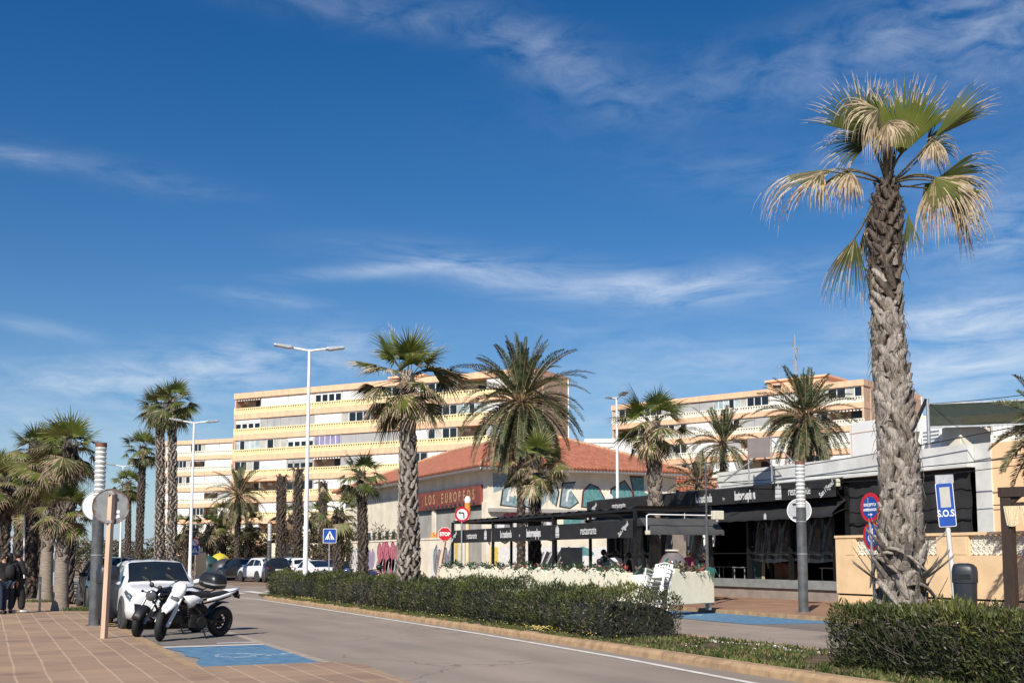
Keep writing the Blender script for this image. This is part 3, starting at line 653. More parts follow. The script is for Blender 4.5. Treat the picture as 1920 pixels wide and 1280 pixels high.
# ---------------------------------------------------------------- the big fan palm in the median
def big_palm():
    rng = random.Random(11)
    d0 = 16.6; base = PD(1697, 1150, d0); base = V((base.x, base.y, .1)); h = head(1690)
    t = thing('fan_palm', 'tallest fan palm, with ragged straw-tipped fronds and a thick criss-cross trunk, behind the right-hand hedge', 'palm tree', base)
    Rv = V((math.cos(h), -math.sin(h), 0)); Fv = V((math.sin(h), math.cos(h), 0))
    def pt(px, py, dep=0.): return PL(px, py, base, Fv) + Fv * dep - base
    path = [pt(1697, 1262), pt(1694, 1130), pt(1690, 1000), pt(1686, 900), pt(1675, 760), pt(1664, 640), pt(1660, 520), pt(1661, 420), pt(1663, 345)]
    H = path[-1].z
    def rad(t): return float(np.interp(t, [0, .06, .13, .2, .35, .5, .65, .78, .86, .95, 1.], [.26, .26, .245, .235, .225, .20, .18, .185, .20, .145, .075]))
    b = MB()
    boot_trunk(b, path, rad, .0135, rng, blen=lambda t: float(np.interp(t, [0, .45, .7, 1], [.52, .46, .26, .15])), bw=lambda t: float(np.interp(t, [0, .5, .75, 1], [.26, .23, .15, .10])),
               flare=lambda t: float(np.interp(t, [0, .1, .3, .55, .75, 1.], [.12, .07, .045, .045, .05, .05])), lean=.6, n=420, dark_from=.73, fibres=.5)
    b.build('trunk', BARK + BARKD[1:], t)
    b = MB()   # long split leaf bases that stick out round the foot
    for i in range(26):
        a = i * 2.39996; z = rng.uniform(.75, 1.7); r = .26; er = V((math.cos(a), math.sin(a), 0)); et = V((-er.y, er.x, 0)); c = V((path[1].x * .6, path[1].y * .6, z))
        L = rng.uniform(.3, .58); sgn = rng.choice((-1, 1)); up = rng.uniform(.35, .95); rings = []
        for q in range(5):
            u = q / 4; o = c + er * (r + L * (1 - up * .45) * u) + Z * (L * up * u ** (1.2) - .1 * (1 - u)) + et * (sgn * .12 * u); w = .085 * (1.05 - u) * rng.uniform(.8, 1.1)
            rings.append([o - et * w, o + Z * .035 + er * .02, o + et * w, o - Z * .02])
        b.loft(rings, 1 + (i % 3 == 0), True, False)
    for i in range(7):   # fallen, curled ones lying against the foot
        a = h + math.pi + rng.uniform(-1.3, 1.3) ; er = V((math.sin(a), math.cos(a), 0)); et = V((er.y, -er.x, 0)); z = rng.uniform(.75, 1.5)
        p0 = V((path[1].x * .6, path[1].y * .6, z)) + er * .29; s = rng.choice((-1, 1))
        b.tube(bez(p0 - et * .2 * s + Z * .1, p0 + er * .14 + Z * .22, p0 + et * .34 * s - Z * rng.uniform(.1, .4), 7), [.03, .05, .055, .055, .05, .045, .035, .012], 6, 1 + (i % 2), True, True, flat=.5)
    b.build('split_leaf_bases', BARK, t)
    # every frond placed: petiole (px, py, depth) control points, blade axis end, roll, size
    def frond(pet, tip, L, spread, roll=0., **kw):
        b = MB(); P = [pt(*p) for p in pet]; c = bez(P[0], P[1], P[2], 7); petiole(b, c, .026, .014)
        hst = c[-1]; d = (pt(*tip) - hst).normalized(); n = Quaternion(d, R(roll)) @ (-Fv)
        for e in kw.pop('fans', ((0, 1., spread),)):
            dd = Quaternion(n, R(e[0])) @ d; fan_blade(b, hst, dd, n, L * e[1], e[2], rng, **kw)
        b.build('frond', FANM, t)
    hub = (1664, 348, 0.)
    G_ = dict(nseg=44, K=8)
    frond([hub, (1668, 310, .0), (1690, 292, -.05)], (1702, 150, -.15), 1.10, .78, 0, droop=.14, straw=.86, light=1., fold=.12, fuse=.62, **G_)
    frond([hub, (1674, 300, .1), (1700, 268, .12)], (1728, 165, .3), .90, .6, 10, droop=.3, straw=.82, light=.8, fold=.1, fuse=.55, **G_)
    frond([hub, (1655, 300, -.05), (1628, 258, -.1)], (1575, 150, -.1), .98, .85, 14, droop=.36, straw=.8, light=.1, fold=.12, fuse=.55, **G_)
    frond([hub, (1650, 300, .1), (1632, 252, .2)], (1540, 240, .3), .82, 1.25, 30, droop=.75, straw=.66, light=0., fold=.2, fuse=.42, dead=.12, **G_)
    frond([hub, (1660, 290, .2), (1648, 250, .3)], (1618, 130, .5), .85, .7, -20, droop=.4, straw=.75, light=.1, fuse=.5, **G_)
    frond([hub, (1652, 270, -.25), (1648, 222, -.35)], (1600, 290, -.75), .80, 1.5, -30, droop=2.0, straw=.30, light=0., fold=.45, fuse=.25, dead=.55, **G_)
    frond([hub, (1660, 280, -.25), (1665, 246, -.4)], (1690, 330, -.8), .58, 1.4, 15, droop=1.3, straw=.22, light=0., fold=.4, fuse=.25, dead=.7, **G_)
    frond([hub, (1690, 330, -.05), (1752, 262, -.1)], (1850, 188, -.1), .98, .40, 50, droop=.55, straw=.8, light=.2, fold=.55, fuse=.62, nseg=22, K=8)
    frond([hub, (1692, 326, 0), (1748, 262, -.05)], (1742, 360, -.3), .52, .9, 10, droop=2.2, straw=.15, light=.1, fold=.4, fuse=.25, dead=.55, nseg=26, K=7)
    frond([hub, (1700, 320, .2), (1738, 268, .3)], (1800, 230, .6), .75, .9, 30, droop=1.6, straw=.6, light=.1, fold=.4, fuse=.35, dead=.2, nseg=30, K=7)
    frond([hub, (1630, 322, -.05), (1568, 322, -.15)], (1425, 345, -.3), 1.35, .6, 58, droop=2.3, straw=.56, light=0., fold=.6, fuse=.42, dead=.25, nseg=30, K=8)
    frond([hub, (1632, 318, .1), (1590, 318, -.05)], (1520, 400, -.5), .82, 1.05, 32, droop=2.2, straw=.42, light=0., fold=.5, fuse=.34, dead=.3, nseg=36, K=8)
    frond([hub, (1638, 330, -.15), (1598, 336, -.35)], (1585, 400, -.7), .55, .8, 0, droop=2.2, straw=.2, light=0., fold=.4, fuse=.28, dead=.5, nseg=24, K=7)
    frond([hub, (1710, 318, .05), (1756, 332, .1)], (1850, 330, .3), .92, .75, 60, droop=1.4, straw=.68, light=0., fold=.5, fuse=.5, dead=.0, nseg=30, K=8)
    frond([hub, (1715, 322, -.15), (1752, 345, -.3)], (1800, 440, -.55), 1.0, 1.15, 12, droop=2.1, straw=.40, light=1., fold=.35, fuse=.34, dead=.35, nseg=46, K=8)
    frond([hub, (1712, 340, .2), (1775, 350, .2)], (1850, 470, .25), 1.0, .42, 40, droop=1.6, straw=.5, light=0., fold=.5, fuse=.45, dead=.2, nseg=22, K=8)
    frond([(1645, 372, -.05), (1622, 420, -.12), (1604, 452, -.18)], (1565, 590, -.25), 1.08, .55, 8, droop=.9, straw=.8, light=0., fold=.35, fuse=.22, dead=.22, nseg=24, K=8)
    frond([(1685, 380, 0), (1700, 395, -.05), (1702, 405, -.08)], (1700, 500, -.05), .66, .45, 50, droop=.5, straw=.8, light=0., fold=.4, fuse=.45, dead=.35, nseg=18, K=6)
    frond([(1640, 380, .1), (1628, 400, .15), (1622, 418, .2)], (1608, 520, .25), .7, .4, 40, droop=.5, straw=.8, light=0., fold=.4, fuse=.45, dead=.5, nseg=16, K=6)
    frond([hub, (1628, 335, -.1), (1545, 330, -.25)], (1490, 390, -.5), .7, .85, 30, droop=2.0, straw=.35, light=0., fold=.5, fuse=.3, dead=.4, nseg=26, K=8)
    frond([hub, (1720, 330, -.2), (1790, 365, -.3)], (1840, 440, -.5), .78, .8, 25, droop=2.0, straw=.4, light=0., fold=.45, fuse=.3, dead=.4, nseg=28, K=8)
    frond([hub, (1690, 345, .2), (1735, 330, .35)], (1800, 380, .7), .85, .9, -20, droop=1.8, straw=.6, light=0., fold=.4, fuse=.4, dead=.2, nseg=28, K=7)
    b = MB()   # spear and young petioles in the heart of the crown
    for px, py, dp in ((1676, 235, -.1), (1668, 250, -.15), (1660, 262, 0), (1684, 255, .1)): b.tube([pt(1664, 352, 0), pt((1664 + px) / 2, (352 + py) / 2, dp / 2), pt(px, py, dp)], [.035, .03, .014], 6, PET if px != 1676 else STRAW)
    b.build('heart', FANM, t)
    return t
big_palm()
def at(px, d): 
    h = head(px); return math.sin(h) * d, math.cos(h) * d
def zat(py, px, d): return PD(px, py, d).z
x, y = at(768, 33.5)
washingtonia('stout grey fan palm rising from the long hedge, left of the stop sign', x, y, zat(706, 762, 33.5), 21, .35, .17, 28, 1.0, 1.0, 30, BARK, .3, 18, lean=(-.1, .05), vf=True, zs=.018, straw=.74, elmin=-40, bw=.15, skL=.7)
x, y = at(683, 62)
washingtonia('slim fan palm with a leaning stem between the two blue scooters', x, y, zat(885, 676, 62), 22, .31, .22, 20, .95, .9, 22, BARKD, .12, 10, lean=(-.2, 0), straw=.85)
x, y = at(977, 58)
date_palm('largest date palm, a wide dome of feathery fronds above the red tiled roof', x, y, zat(752, 972, 58), 31, 3.9, 116, 42, .40, .2, .74, .05, hang=12, elmin=-58)
x, y = at(1003, 51)
washingtonia('low fan palm under the largest date palm, in front of the teal graffiti', x, y, zat(866, 998, 51), 23, .26, .24, 22, 1.0, .95, 26, BARKD, .3, 26, straw=.8, light=.9, elmin=-45)
x, y = at(1231, 44)
washingtonia('fan palm growing up through the terrace, dark shaggy trunk above the black awning', x, y, zat(792, 1221, 44), 24, .27, .27, 26, 1.0, 1.0, 28, BARKD, .3, 30, lean=(-.12, 0), smooth_base=2.2, straw=.8, light=.9, elmin=-45)
x, y = at(1357, 68)
date_palm('smaller date palm with a bare black trunk behind the restaurant roof', x, y, zat(826, 1357, 68), 32, 2.5, 40, 28, .34, .2, .5, .05, elmin=-30, elmax=84)
x, y = at(1515, 60)
date_palm('full date palm under the antenna mast, behind the white parapet', x, y, zat(778, 1515, 60), 33, 2.75, 78, 32, .36, .24, .55, .06, hang=14, elmin=-60)
x, y = at(1310, 55)
date_palm('short brownish date palm beside the thin terrace pole', x, y, zat(905, 1305, 55), 34, 1.6, 26, 22, .3, .16, .45, .5, elmin=-35)
x, y = at(1988, 30)
date_palm('date palm at the edge of the view, over the peach house', x, y, zat(800, 1988, 30), 35, 1.5, 46, 30, .3, .18, .5, .15, elmin=-60, w=.012)
GR = 'fan palms in a line down the median'
for px, d, ty, tp, sd, r0 in ((326, 74, 752, 322, 41, .30), (303, 80, 763, 300, 42, .34), (264, 90, 838, 268, 43, .30), (243, 100, 905, 241, 44, .25)):
    x, y = at(px, d); dx = PD(tp, ty, d).x - x
    washingtonia({41: 'tallest fan palm of the left clump, right-hand stem beside the far white lamp', 42: 'tall fan palm of the left clump, just left of its tallest neighbour', 43: 'fan palm with a slender stem rising above the white car, lower than the twin stems', 44: 'small slender fan palm far down the street, right of the rusty sign back'}[sd],
                 x, y, zat(ty, px, d), sd, r0, r0 * .8, 30, 1.05 if d < 85 else .9, 1.0, 20, BARKD if d > 85 else BARK, .15, 16, lean=(dx, 0), straw=.85, group=GR, elmin=-45, skL=.6, fm=FANB)
GL = 'fan palms along the left pavement'
for lab, x, y, py, px, sd, r0, sb, nf, sk, L, kw in (
        ('low fan palm with a pale smooth swollen foot, nearest on the left pavement', 2.08, 37.4, 950, 112, 51, .20, 1.6, 20, 3, .9, {}),
        ('fan palm with a smooth pale stem below dead fronds, behind the nearest left palm', 2.0, 45.3, 880, 95, 52, .22, 2.0, 24, 24, 1.05, {}),
        ('fan palm with upright split fronds, left of the grey lamp column', 2.5, 42.5, 836, 140, 53, .27, 0, 22, 24, 1.1, {}),
        ('shaggy fan palm at the far left with a heavy skirt of dead fronds', .55, 48, 905, 18, 54, .26, 0, 22, 36, 1.0, {}),
        ('fan palm half hidden behind the shaggy left palm, brown skirt to mid trunk', 1.3, 56, 920, 50, 55, .26, 0, 20, 40, .95, {}),
        ('fan palm with low spreading green fans, left of the grey litter bin', 2.1, 52, 955, 75, 56, .26, 0, 20, 50, .95, {}),
        ('far fan palm on the left pavement, dark crown above the parked dark car', 2.3, 64, 930, 150, 57, .26, 0, 22, 44, 1.0, {}),
        ('dark bushy fan palm seen just left of the lamp column lens', 3.9, 82, 878, 165, 58, .3, 0, 22, 30, .95, {}),
        ('upright fan palm behind the smooth-stemmed left palm, bright green crown', 1.6, 50, 838, 62, 60, .28, 0, 20, 20, 1.05, {}),
        ('fan palm with a dense dark crown between the lamp column and the left row', 2.8, 66, 846, 168, 61, .28, 0, 22, 20, 1.2, {}),
        ('tall fan palm at the left edge, its crown cut by the frame', .2, 60, 880, 4, 62, .3, 0, 22, 30, 1.1, {}),
        ('farthest fan palm of the left row', 1.9, 76, 955, 60, 59, .32, 0, 20, 40, .95, {})):
    washingtonia(lab, x, y, zat(py, px, math.hypot(x, y)), sd, r0, .22, nf, L * (.72 if sd == 51 else .86), .5 if sd == 51 else .68, 24, BARKD if not sb else BARK, .32, int(sk * .6), smooth_base=sb, straw=.7, group=GL, elmin=-28, elmax=84, skL=.6, light=.7, fm=FANB)
x, y = at(447, 93)
date_palm('grey-green date palm in front of the low end of the apartment block', x, y, zat(925, 447, 93), 36, 2.7, 52, 26, .36, .22, .6, .1, elmin=-55, hang=6)
GD = 'topped palm trunks by the apartment block'
for px, ty, sd, lab in ((527, 893, 61, 'leftmost topped palm trunk, dark and crownless before the apartment block'), (558, 880, 62, 'tallest topped palm trunk, shaggy head beside the white street lamp'), (605, 905, 63, 'topped palm trunk right of the white street lamp, smooth and straight')):
    x, y = at(px, 92); dead_palm(lab, x, y, zat(ty, px, 92), sd, .36 if sd != 63 else .3, GD)
GB = 'low fan palms before the apartment block'
for px, d, py, sd, L, lab in ((468, 97, 980, 71, .9, 'low green fan palm left of the far lamp column'), (548, 96, 965, 72, 1.0, 'low fan palm directly left of the white street lamp foot'), (636, 66, 955, 73, .95, 'fan palm behind the crossing sign with a thick fibrous trunk'),
        (395, 96, 985, 74, 1., 'bushy fan palm behind the yellow recycling dome'), (420, 98, 960, 75, .9, 'fan palm above the recycling domes'), (352, 98, 985, 76, .9, 'low fan palm right of the twin tall stems'), (590, 98, 962, 77, .9, 'pale green fan palm between the street lamp and the crossing sign')):
    x, y = at(px, d); washingtonia(lab, x, y, zat(py, px, d), sd, .3, .25, 20, L, .9, 18, BARKD, .3, 22, straw=.85, group=GB, elmin=-50, light=.6, fm=FANB)
# shrubs behind the parked cars and along the graffiti wall
GS = 'shrubs behind the parked cars'
for i, (px, d, rx, h, n, br, lab) in enumerate(((340, 100, 2.6, 3.6, 1500, .2, 'dark shrub behind the white car roof'), (385, 104, 2.6, 4.2, 1500, .35, 'brownish shrub behind the recycling domes'), (430, 104, 2.8, 4.6, 1600, .25, 'tall shrub behind the black parked car'),
        (478, 102, 2.6, 4.4, 1600, .3, 'green shrub left of the far lamp column'), (522, 99, 2.6, 4.4, 1700, .75, 'dry brown thicket right of the far lamp column'), (562, 96, 2.6, 4.2, 1700, .7, 'dry brown thicket behind the pale car roofs'), (600, 92, 2.2, 3.8, 1500, .7, 'dry brown shrub behind the street lamp'), (650, 92, 2.2, 3.6, 1500, .3, 'shrub at the left end of the graffiti wall'))):
    x, y = at(px, d); shrub(lab, x, y, rx, rx * .8, h, n, 100 + i, .28, .07, br, group=GS)
GW = 'bushes growing above the graffiti wall'
for i, (px, d, rx, h, lab) in enumerate(((700, 90, 1.5, 4.3, 'leafy bush over the wall between the slim palm and the tall palm'), (735, 87, 1.4, 4.2, 'reddish bush over the wall near the tall palm'), (660, 95, 1.3, 4.2, 'bush over the left part of the graffiti wall'))):
    x, y = at(px, d); x += .9; shrub(lab, x, y, rx, 1.0, h, 1300, 120 + i, .2, .05, .25, group=GW)
GLS = 'shrubs far along the left pavement'
for i, (px, d, rx, h) in enumerate(((10, 95, 3.5, 3.2), (45, 110, 4, 3.6), (85, 100, 3, 3.2), (125, 115, 4, 3.8), (165, 120, 4, 4.), (215, 125, 4, 3.6), (255, 130, 4, 3.4), (290, 125, 4, 3.6))):
    x, y = at(px, d); shrub('far %s shrub %s' % (('olive', 'tall', 'low', 'wide', 'dark', 'rounded', 'green', 'dense')[i], ('at the left edge behind the dark-clad people', 'behind the thin white posts', 'behind the pink chair', 'behind the smooth-footed palms', 'behind the grey lamp column', 'behind the wooden sign post', 'behind the white car wing', 'left of the twin tall palm stems')[i]), x, y, rx, 2.5, h, 1200, 140 + i, .3, .08, .3, group=GLS)

# ---------------------------------------------------------------- hedges and weeds in the median
def e1(y): return (-.3 if y > 9 else 0.) + .12 * math.sin(y * 1.1) - (.0 if y > -9 else .25 * (-9 - y) / 4), .09 * math.sin(y * .9 + 1) + .05 * math.sin(y * 2.3) - (.12 if y < -12 else 0), 0
hedge('long clipped hedge running down the median in front of the terrace planters', 10.55, 12.05, 18.6, 46.6, .84, 66000, .085, .011, 3, 420, dry=lambda y, z: np.where((y > 32) & (y < 38), .30, np.where(y < 19.6, .25, np.where(y > 42, .2, .04))) * np.where(z < .75, 1., .25), edge=e1)
hedge('near hedge with narrow dark leaves at the right, around the foot of the tallest palm', 10.62, 11.95, 3.5, 12.75, .80, 46000, .095, .0105, 5, 260, dry=lambda y, z: np.full(len(y), .05), amp=.05)
def weeds():
    rng = np.random.default_rng(9); n = 62000
    y = rng.uniform(8, 46.3, n); x = 9.98 + rng.uniform(0, 1, n) ** 1.3 * np.where(y < 18.8, 2.5, .95) + .0
    cl = sn(x, y, x * 0, 1.9, 2.) + .6 * sn(x, y, x * 0, 6., 4.); keep = cl > np.where(y < 18.5, -.75, -.1)
    x, y, cl = x[keep], y[keep], cl[keep]; P = np.stack([x, y, np.full(len(x), .09)], 1)
    Q = leaf_arrays(rng, P, np.tile([0, 0, .75], (len(x), 1)), .085, .012, .55)
    mi = np.where(rng.uniform(0, 1, len(x)) < .22, 2, np.where(cl + rng.normal(0, .4, len(x)) > .5, 1, 0))
    mats = [leafm('weed_green', (.04, .06, .015), (.075, .10, .025), .6, .2), leafm('weed_light', (.08, .11, .025), (.13, .16, .04), .6, .2), leafm('weed_dry', (.15, .11, .05), (.26, .20, .10), .8, .1)]
    tag(leaf_object('weeds', Q, mi, mats), kind='stuff')
    b = MB(); r2 = random.Random(4)
    for i in range(240):
        y = r2.uniform(13.2, 18.2); x = 12.28 - .35 * (math.sin(y * 3) * .5 + .5) + r2.gauss(0, .07); s = r2.uniform(.010, .027)
        if r2.random() < .12: x = r2.uniform(10.1, 12.3)
        b.ball((x, y, .105 + s * .4), (s, s * r2.uniform(.7, 1.3), s * .6), 6, 4, 0, Matrix.Rotation(r2.uniform(0, 3), 3, 'Z'))
    tag(b.build('gravel', pm('white_pebble', (.62, .60, .55), .85, .2, 30)), kind='stuff')
    b = MB()
    for i in range(260):
        y = r2.choice((r2.gauss(21.3, .35), r2.gauss(41, 1.2), r2.uniform(18, 44))); x = 10.25 + abs(r2.gauss(0, .18)); z = .13 + r2.uniform(0, .09)
        b.ball((x, y, z), (.017, .017, .01), 6, 4, 0 if r2.random() < .6 else 1)
    tag(b.build('wild_flowers', [pm('pale_petal', (.6, .5, .22), .7, .2, 20), pm('yellow_petal', (.6, .42, .03), .7, .15, 20)]), kind='stuff')
    b = MB()
    for x, y, r in ((2.55, 37.2, .5), (1.85, 45.0, .6), (2.75, 37.0, .3)):
        for i in range(220):
            a = r2.uniform(0, 6.28); q = r * math.sqrt(r2.random()); p = V((x + q * math.cos(a), y + q * math.sin(a), .02)); w = V((.012, .012 * r2.uniform(-1, 1), 0))
            b.add([p - w, p + w, p + V((r2.gauss(0, .05), r2.gauss(0, .05), r2.uniform(.06, .16)))], [(0, 1, 2)], r2.choice((0, 0, 1)))
    tag(b.build('grass', mats), kind='stuff')
weeds()
# ---------------------------------------------------------------- apartment blocks
M['peach'] = pm('peach_render', S(204, 172, 142), .85, .09, 1.6, stretch=(1, 1, .3))
M['peach_band'] = pm('peach_slab_edge', S(222, 180, 146), .8, .10, 2.2, stretch=(1, 1, .25))
M['cream_lattice'] = pm('cream_lattice', S(232, 214, 164), .75, .08, 2)
M['white_lattice'] = pm('white_lattice', S(226, 222, 205), .75, .05, 2)
M['apt_white'] = pm('white_shutter', (.74, .73, .70), .6, .05, .8)
M['apt_grey'] = pm('grey_awning', (.36, .36, .355), .7, .08, .8)
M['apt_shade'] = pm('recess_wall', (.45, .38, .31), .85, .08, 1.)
M['apt_frame'] = pm('white_frame', (.72, .71, .69), .5, .05, 2)
M['curt_teal'] = pm('pale_curtain_glass', (.36, .43, .43), .15, .25, .7)
M['curt_purple'] = pm('violet_curtain', (.24, .22, .36), .4, .2, 1.)
M['curt_beige'] = pm('beige_curtain_glass', (.42, .41, .36), .2, .15, .8)
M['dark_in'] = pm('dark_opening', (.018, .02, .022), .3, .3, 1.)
M['shade_plant'] = pm('balcony_plant', (.05, .08, .03), .9, .4, 9)
M['roofing'] = pm('roof_gravel', (.35, .28, .22), .9, .15, 2)
def isect(p, d, q, e):   # p + s d = q + t e in the plane
    den = d.x * e.y - d.y * e.x; w = q - p; return (w.x * e.y - w.y * e.x) / den
def apartment(name, label, ref, hd, bays, ytop, floors, lat, depth, pitch=2.8, zbot=-.2, roofh=.75, endpx=None, penthouse=(), cap=True):
    rp, rd = ref; p0 = PD(rp, ytop, rd); e = V((math.sin(hd), math.cos(hd), 0)); n = V((math.cos(hd), -math.sin(hd), 0))
    if n.dot(V((p0.x, p0.y, 0))) < 0: n = -n              # into the building
    us = []
    for px in bays:
        r = ray(px, 700); us.append(isect(V((0, 0, 0)), V((r.x, r.y, 0)), V((p0.x, p0.y, 0)), e))
    # us are ray scales: turn into distances along e
    uu = []
    for px, s in zip(bays, us):
        r = ray(px, 700); q = V((r.x * s, r.y * s, 0)); uu.append((q - V((p0.x, p0.y, 0))).dot(e))
    if endpx:
        r = ray(endpx, 700); q0 = V((p0.x, p0.y, 0)) + e * uu[-1]; s = isect(V((0, 0, 0)), V((r.x, r.y, 0)), q0, n)
        depth = abs((V((r.x, r.y, 0)) * s - q0).dot(n))
    zt = p0.z; t = thing(name, label, 'apartment block', (p0.x, p0.y, 0))
    fm = Matrix(((e.x, n.x, 0, 0), (e.y, n.y, 0, 0), (0, 0, 1, 0), (0, 0, 0, 1)))
    def mb(): b = MB(); b.M = fm; return b
    U0, U1 = uu[0], uu[-1]
    w = mb(); w.bx((U0, 1.9, zbot), (U1, depth, zt - .15)); w.bx((U0 - .01, 0.02, zbot), (U0 + .22, 1.9, zt - .3)); w.bx((U1 - .25, -.02, zbot), (U1 + .012, 1.9, zt - .3))
    if endpx:
        w.bx((U1, 1.9, zbot), (U1 + .1, depth - .6, zt - .1))
    w.build('wall', M['peach'], t)
    b = mb(); b.bx((U0 - .1, -.12, zt - roofh), (U1 + .12, depth + .1, zt)); b.build('roof', M['peach_band'], t)
    if endpx:
        b = mb(); b.tube([(U1 + .2, depth - .5, zbot), (U1 + .2, depth - .5, zt - .2)], .09, 6); b.build('downpipe', M['white_paint'], t)
    for k, row in enumerate(floors):
        zb = zt - roofh - 2.05 - k * pitch      # floor level = top of the peach band
        b = mb(); b.bx((U0 - .05, -.06, zb - .75), (U1 + .05, 1.9, zb))
        for u in uu[1:-1]: b.bx((u - .045, -.085, zb - .7), (u + .045, -.06, zb - .05))
        b.build('balcony_band', M['peach_band'], t)
        b = mb()
        for i in range(len(uu) - 1):
            a, c = uu[i] + .06, uu[i + 1] - .06
            b.bx((a, -.05, zb), (c, .06, zb + .12)); b.bx((a, -.06, zb + .66), (c, .07, zb + .77)); b.bx((a, -.04, zb + .38), (c, .05, zb + .45))
            m = max(3, int((c - a) / .36)); st = (c - a) / m
            for j in range(m + 1): b.bx((a + j * st - .085, -.03, zb + .12), (a + j * st + .085, .04, zb + .66))
            for j in range(m): b.bx((a + (j + .5) * st - .055, -.02, zb + .12), (a + (j + .5) * st + .055, .03, zb + .38))
            b.bx((uu[i] - .06, -.07, zb), (uu[i] + .06, .07, zb + .85))
        b.build('balustrade', lat, t)
        for i, code in enumerate(row[:len(uu) - 1]):
            a, c = uu[i] + .05, uu[i + 1] - .05; z0, z1 = zb, zb + 2.04; z1 = zb + 2.04
            if code in 'WG':
                b = mb(); m = 2 + (i + k) % 3; st = (c - a) / m
                for j in range(m): b.bx((a + j * st + .02, .12, z0), (a + (j + 1) * st - .02, .18, z1))
                if code == 'W' and (i + k) % 3 == 0: b.bx((a, .08, z0 + .72), (c, .12, z0 + .8))
                b.build('shutter', M['apt_white'] if code == 'W' else M['apt_grey'], t)
            elif code in 'TDPBM':
                m = {'T': 5, 'D': 4, 'P': 5, 'B': 4, 'M': 4}[code]; st = (c - a) / m
                f = mb(); g = mb()
                f.bx((a, .1, z1 - .14), (c, .2, z1)); f.bx((a, .1, z0 + .62), (c, .2, z0 + .78))
                for j in range(m + 1): f.bx((a + j * st - .05, .1, z0), (a + j * st + .05, .2, z1 - .14))
                for j in range(m):
                    if code == 'M' and j % 4 in (0, 3) and (i + k) % 2: f.bx((a + j * st, .12, z0 + .1), (a + (j + 1) * st, .19, z1 - .14))
                    mi = 0 if code in 'DM' else 1
                    if code == 'D' and (j + i + k) % 5 == 0: mi = 1
                    if code in 'TB' and (j + k) % 4 == 3: mi = 0
                    g.bx((a + j * st + .05, .15, z0), (a + (j + 1) * st - .05, .17, z1 - .14), mi)
                wn = f.build('window', M['apt_frame'], t)
                g.build('pane', [M['glass'], M[{'T': 'curt_teal', 'P': 'curt_purple'}.get(code, 'curt_beige')]], wn)
            elif code in 'wgh':
                f = mb(); g = mb(); m = 4; st = (c - a) / m
                f.bx((a, .12, z0), (c, .18, z0 + .82)); f.bx((a, .12, z0 + (1.42 if code != 'h' else 1.7)), (c, .18, z1))
                for j in range(m + 1): f.bx((max(a, a + j * st - .12), .12, z0 + .82), (min(c, a + j * st + .12), .18, z0 + 1.72))
                g.bx((a, .155, z0 + .8), (c, .165, z0 + 1.75))
                wn = f.build('window', M['apt_white'] if code != 'g' else M['apt_grey'], t); g.build('pane', M['glass'], wn)
            else:   # open balcony: back wall, a dark door, sometimes a striped blind
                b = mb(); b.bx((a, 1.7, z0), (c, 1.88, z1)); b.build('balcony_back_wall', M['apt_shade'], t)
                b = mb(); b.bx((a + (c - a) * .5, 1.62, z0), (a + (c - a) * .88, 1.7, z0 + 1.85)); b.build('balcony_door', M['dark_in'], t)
                b = mb(); b.bx((a + .3, 1.3, z1 - .5), (a + 1.05, 1.68, z1 - .1)); b.build('air_conditioner', M['apt_frame'], t)
                b = mb(); b.bx((a + (c - a) * .3, .5, z0), (a + (c - a) * .42, .9, z0 + .95)); b.build('plant_pot', M['shade_plant'], t)
                if (i + k) % 3 == 0:
                    b = mb()
                    for j in range(10): b.bx((a + j * (c - a) / 10, .1, z1 - .28), (a + (j + .55) * (c - a) / 10, .16, z1))
                    b.build('blind', M['apt_white'], t)
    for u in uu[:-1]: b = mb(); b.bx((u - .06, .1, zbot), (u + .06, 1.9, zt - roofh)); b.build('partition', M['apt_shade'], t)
    for (pa, pc, d0, d1, hh) in penthouse:
        a, c = (float(np.interp(q, bays, uu)) for q in (pa, pc))
        b = mb(); b.bx((a, d0, zt), (c, d1, zt + hh)); b.bx((a - .25, d0 - .25, zt + hh), (c + .25, d1 + .25, zt + hh + .25)); ph = b.build('roof_house', M['peach_band'], t)
        b = mb(); b.bx((a + .9, d0 - .05, zt + .5), (a + 2.1, d0 - .01, zt + hh - .5)); b.build('window', M['dark_in'], ph)
    return t, fm, p0, uu, zt
HB = R(143)
A1 = apartment('apartment_block', 'long peach apartment block with cream lattice balconies rising behind the tallest street lamp', (442, 158), HB, [442, 490, 540, 590, 641, 695, 748, 802, 857, 912, 968, 1003], 738,
    ['OWWhWDWDOWW', 'wGGWDODMTWO', 'TBwPGGWDOGW', 'DWgOGWDWWDW', 'OOMWWOWGWOW', 'OWGWMWOWDWG', 'WOWGWDWOWWG'], M['cream_lattice'], 14, endpx=1066, penthouse=((690, 752, 5, 9, 1.1),))
A2 = apartment('apartment_block', 'peach apartment block with white lattice balconies behind the restaurant roof', (1616, 148), R(155), [1147, 1195, 1240, 1285, 1335, 1385, 1440, 1495, 1550, 1618], 711,
    ['DDGGTDWDD', 'ODDWDGODO', 'WODWGOWOW', 'DWDGWOWDW', 'WOWDWWOGW', 'GWDWOWWDW'], M['white_lattice'], 14, endpx=1726, penthouse=((1418, 1530, 3, 9, 1.4),))
A3 = apartment('apartment_block', 'lower apartment wing with white lattice balconies, left of the long block', (440, 204), R(138), [314, 333, 361, 388, 414, 441], 821,
    ['WWDWW', 'DDOWW', 'DDWWW', 'WWWOG', 'WWDOW', 'DWDWO', 'WOWGW'], M['white_lattice'], 12, roofh=.7)
A4 = apartment('apartment_block', 'low white and peach terrace building below the dark green screen at the right edge', (1925, 120), R(150), [1775, 1815, 1855, 1895, 1940], 772, ['WDWD', 'DWOW', 'WDDW'], M['white_lattice'], 9)
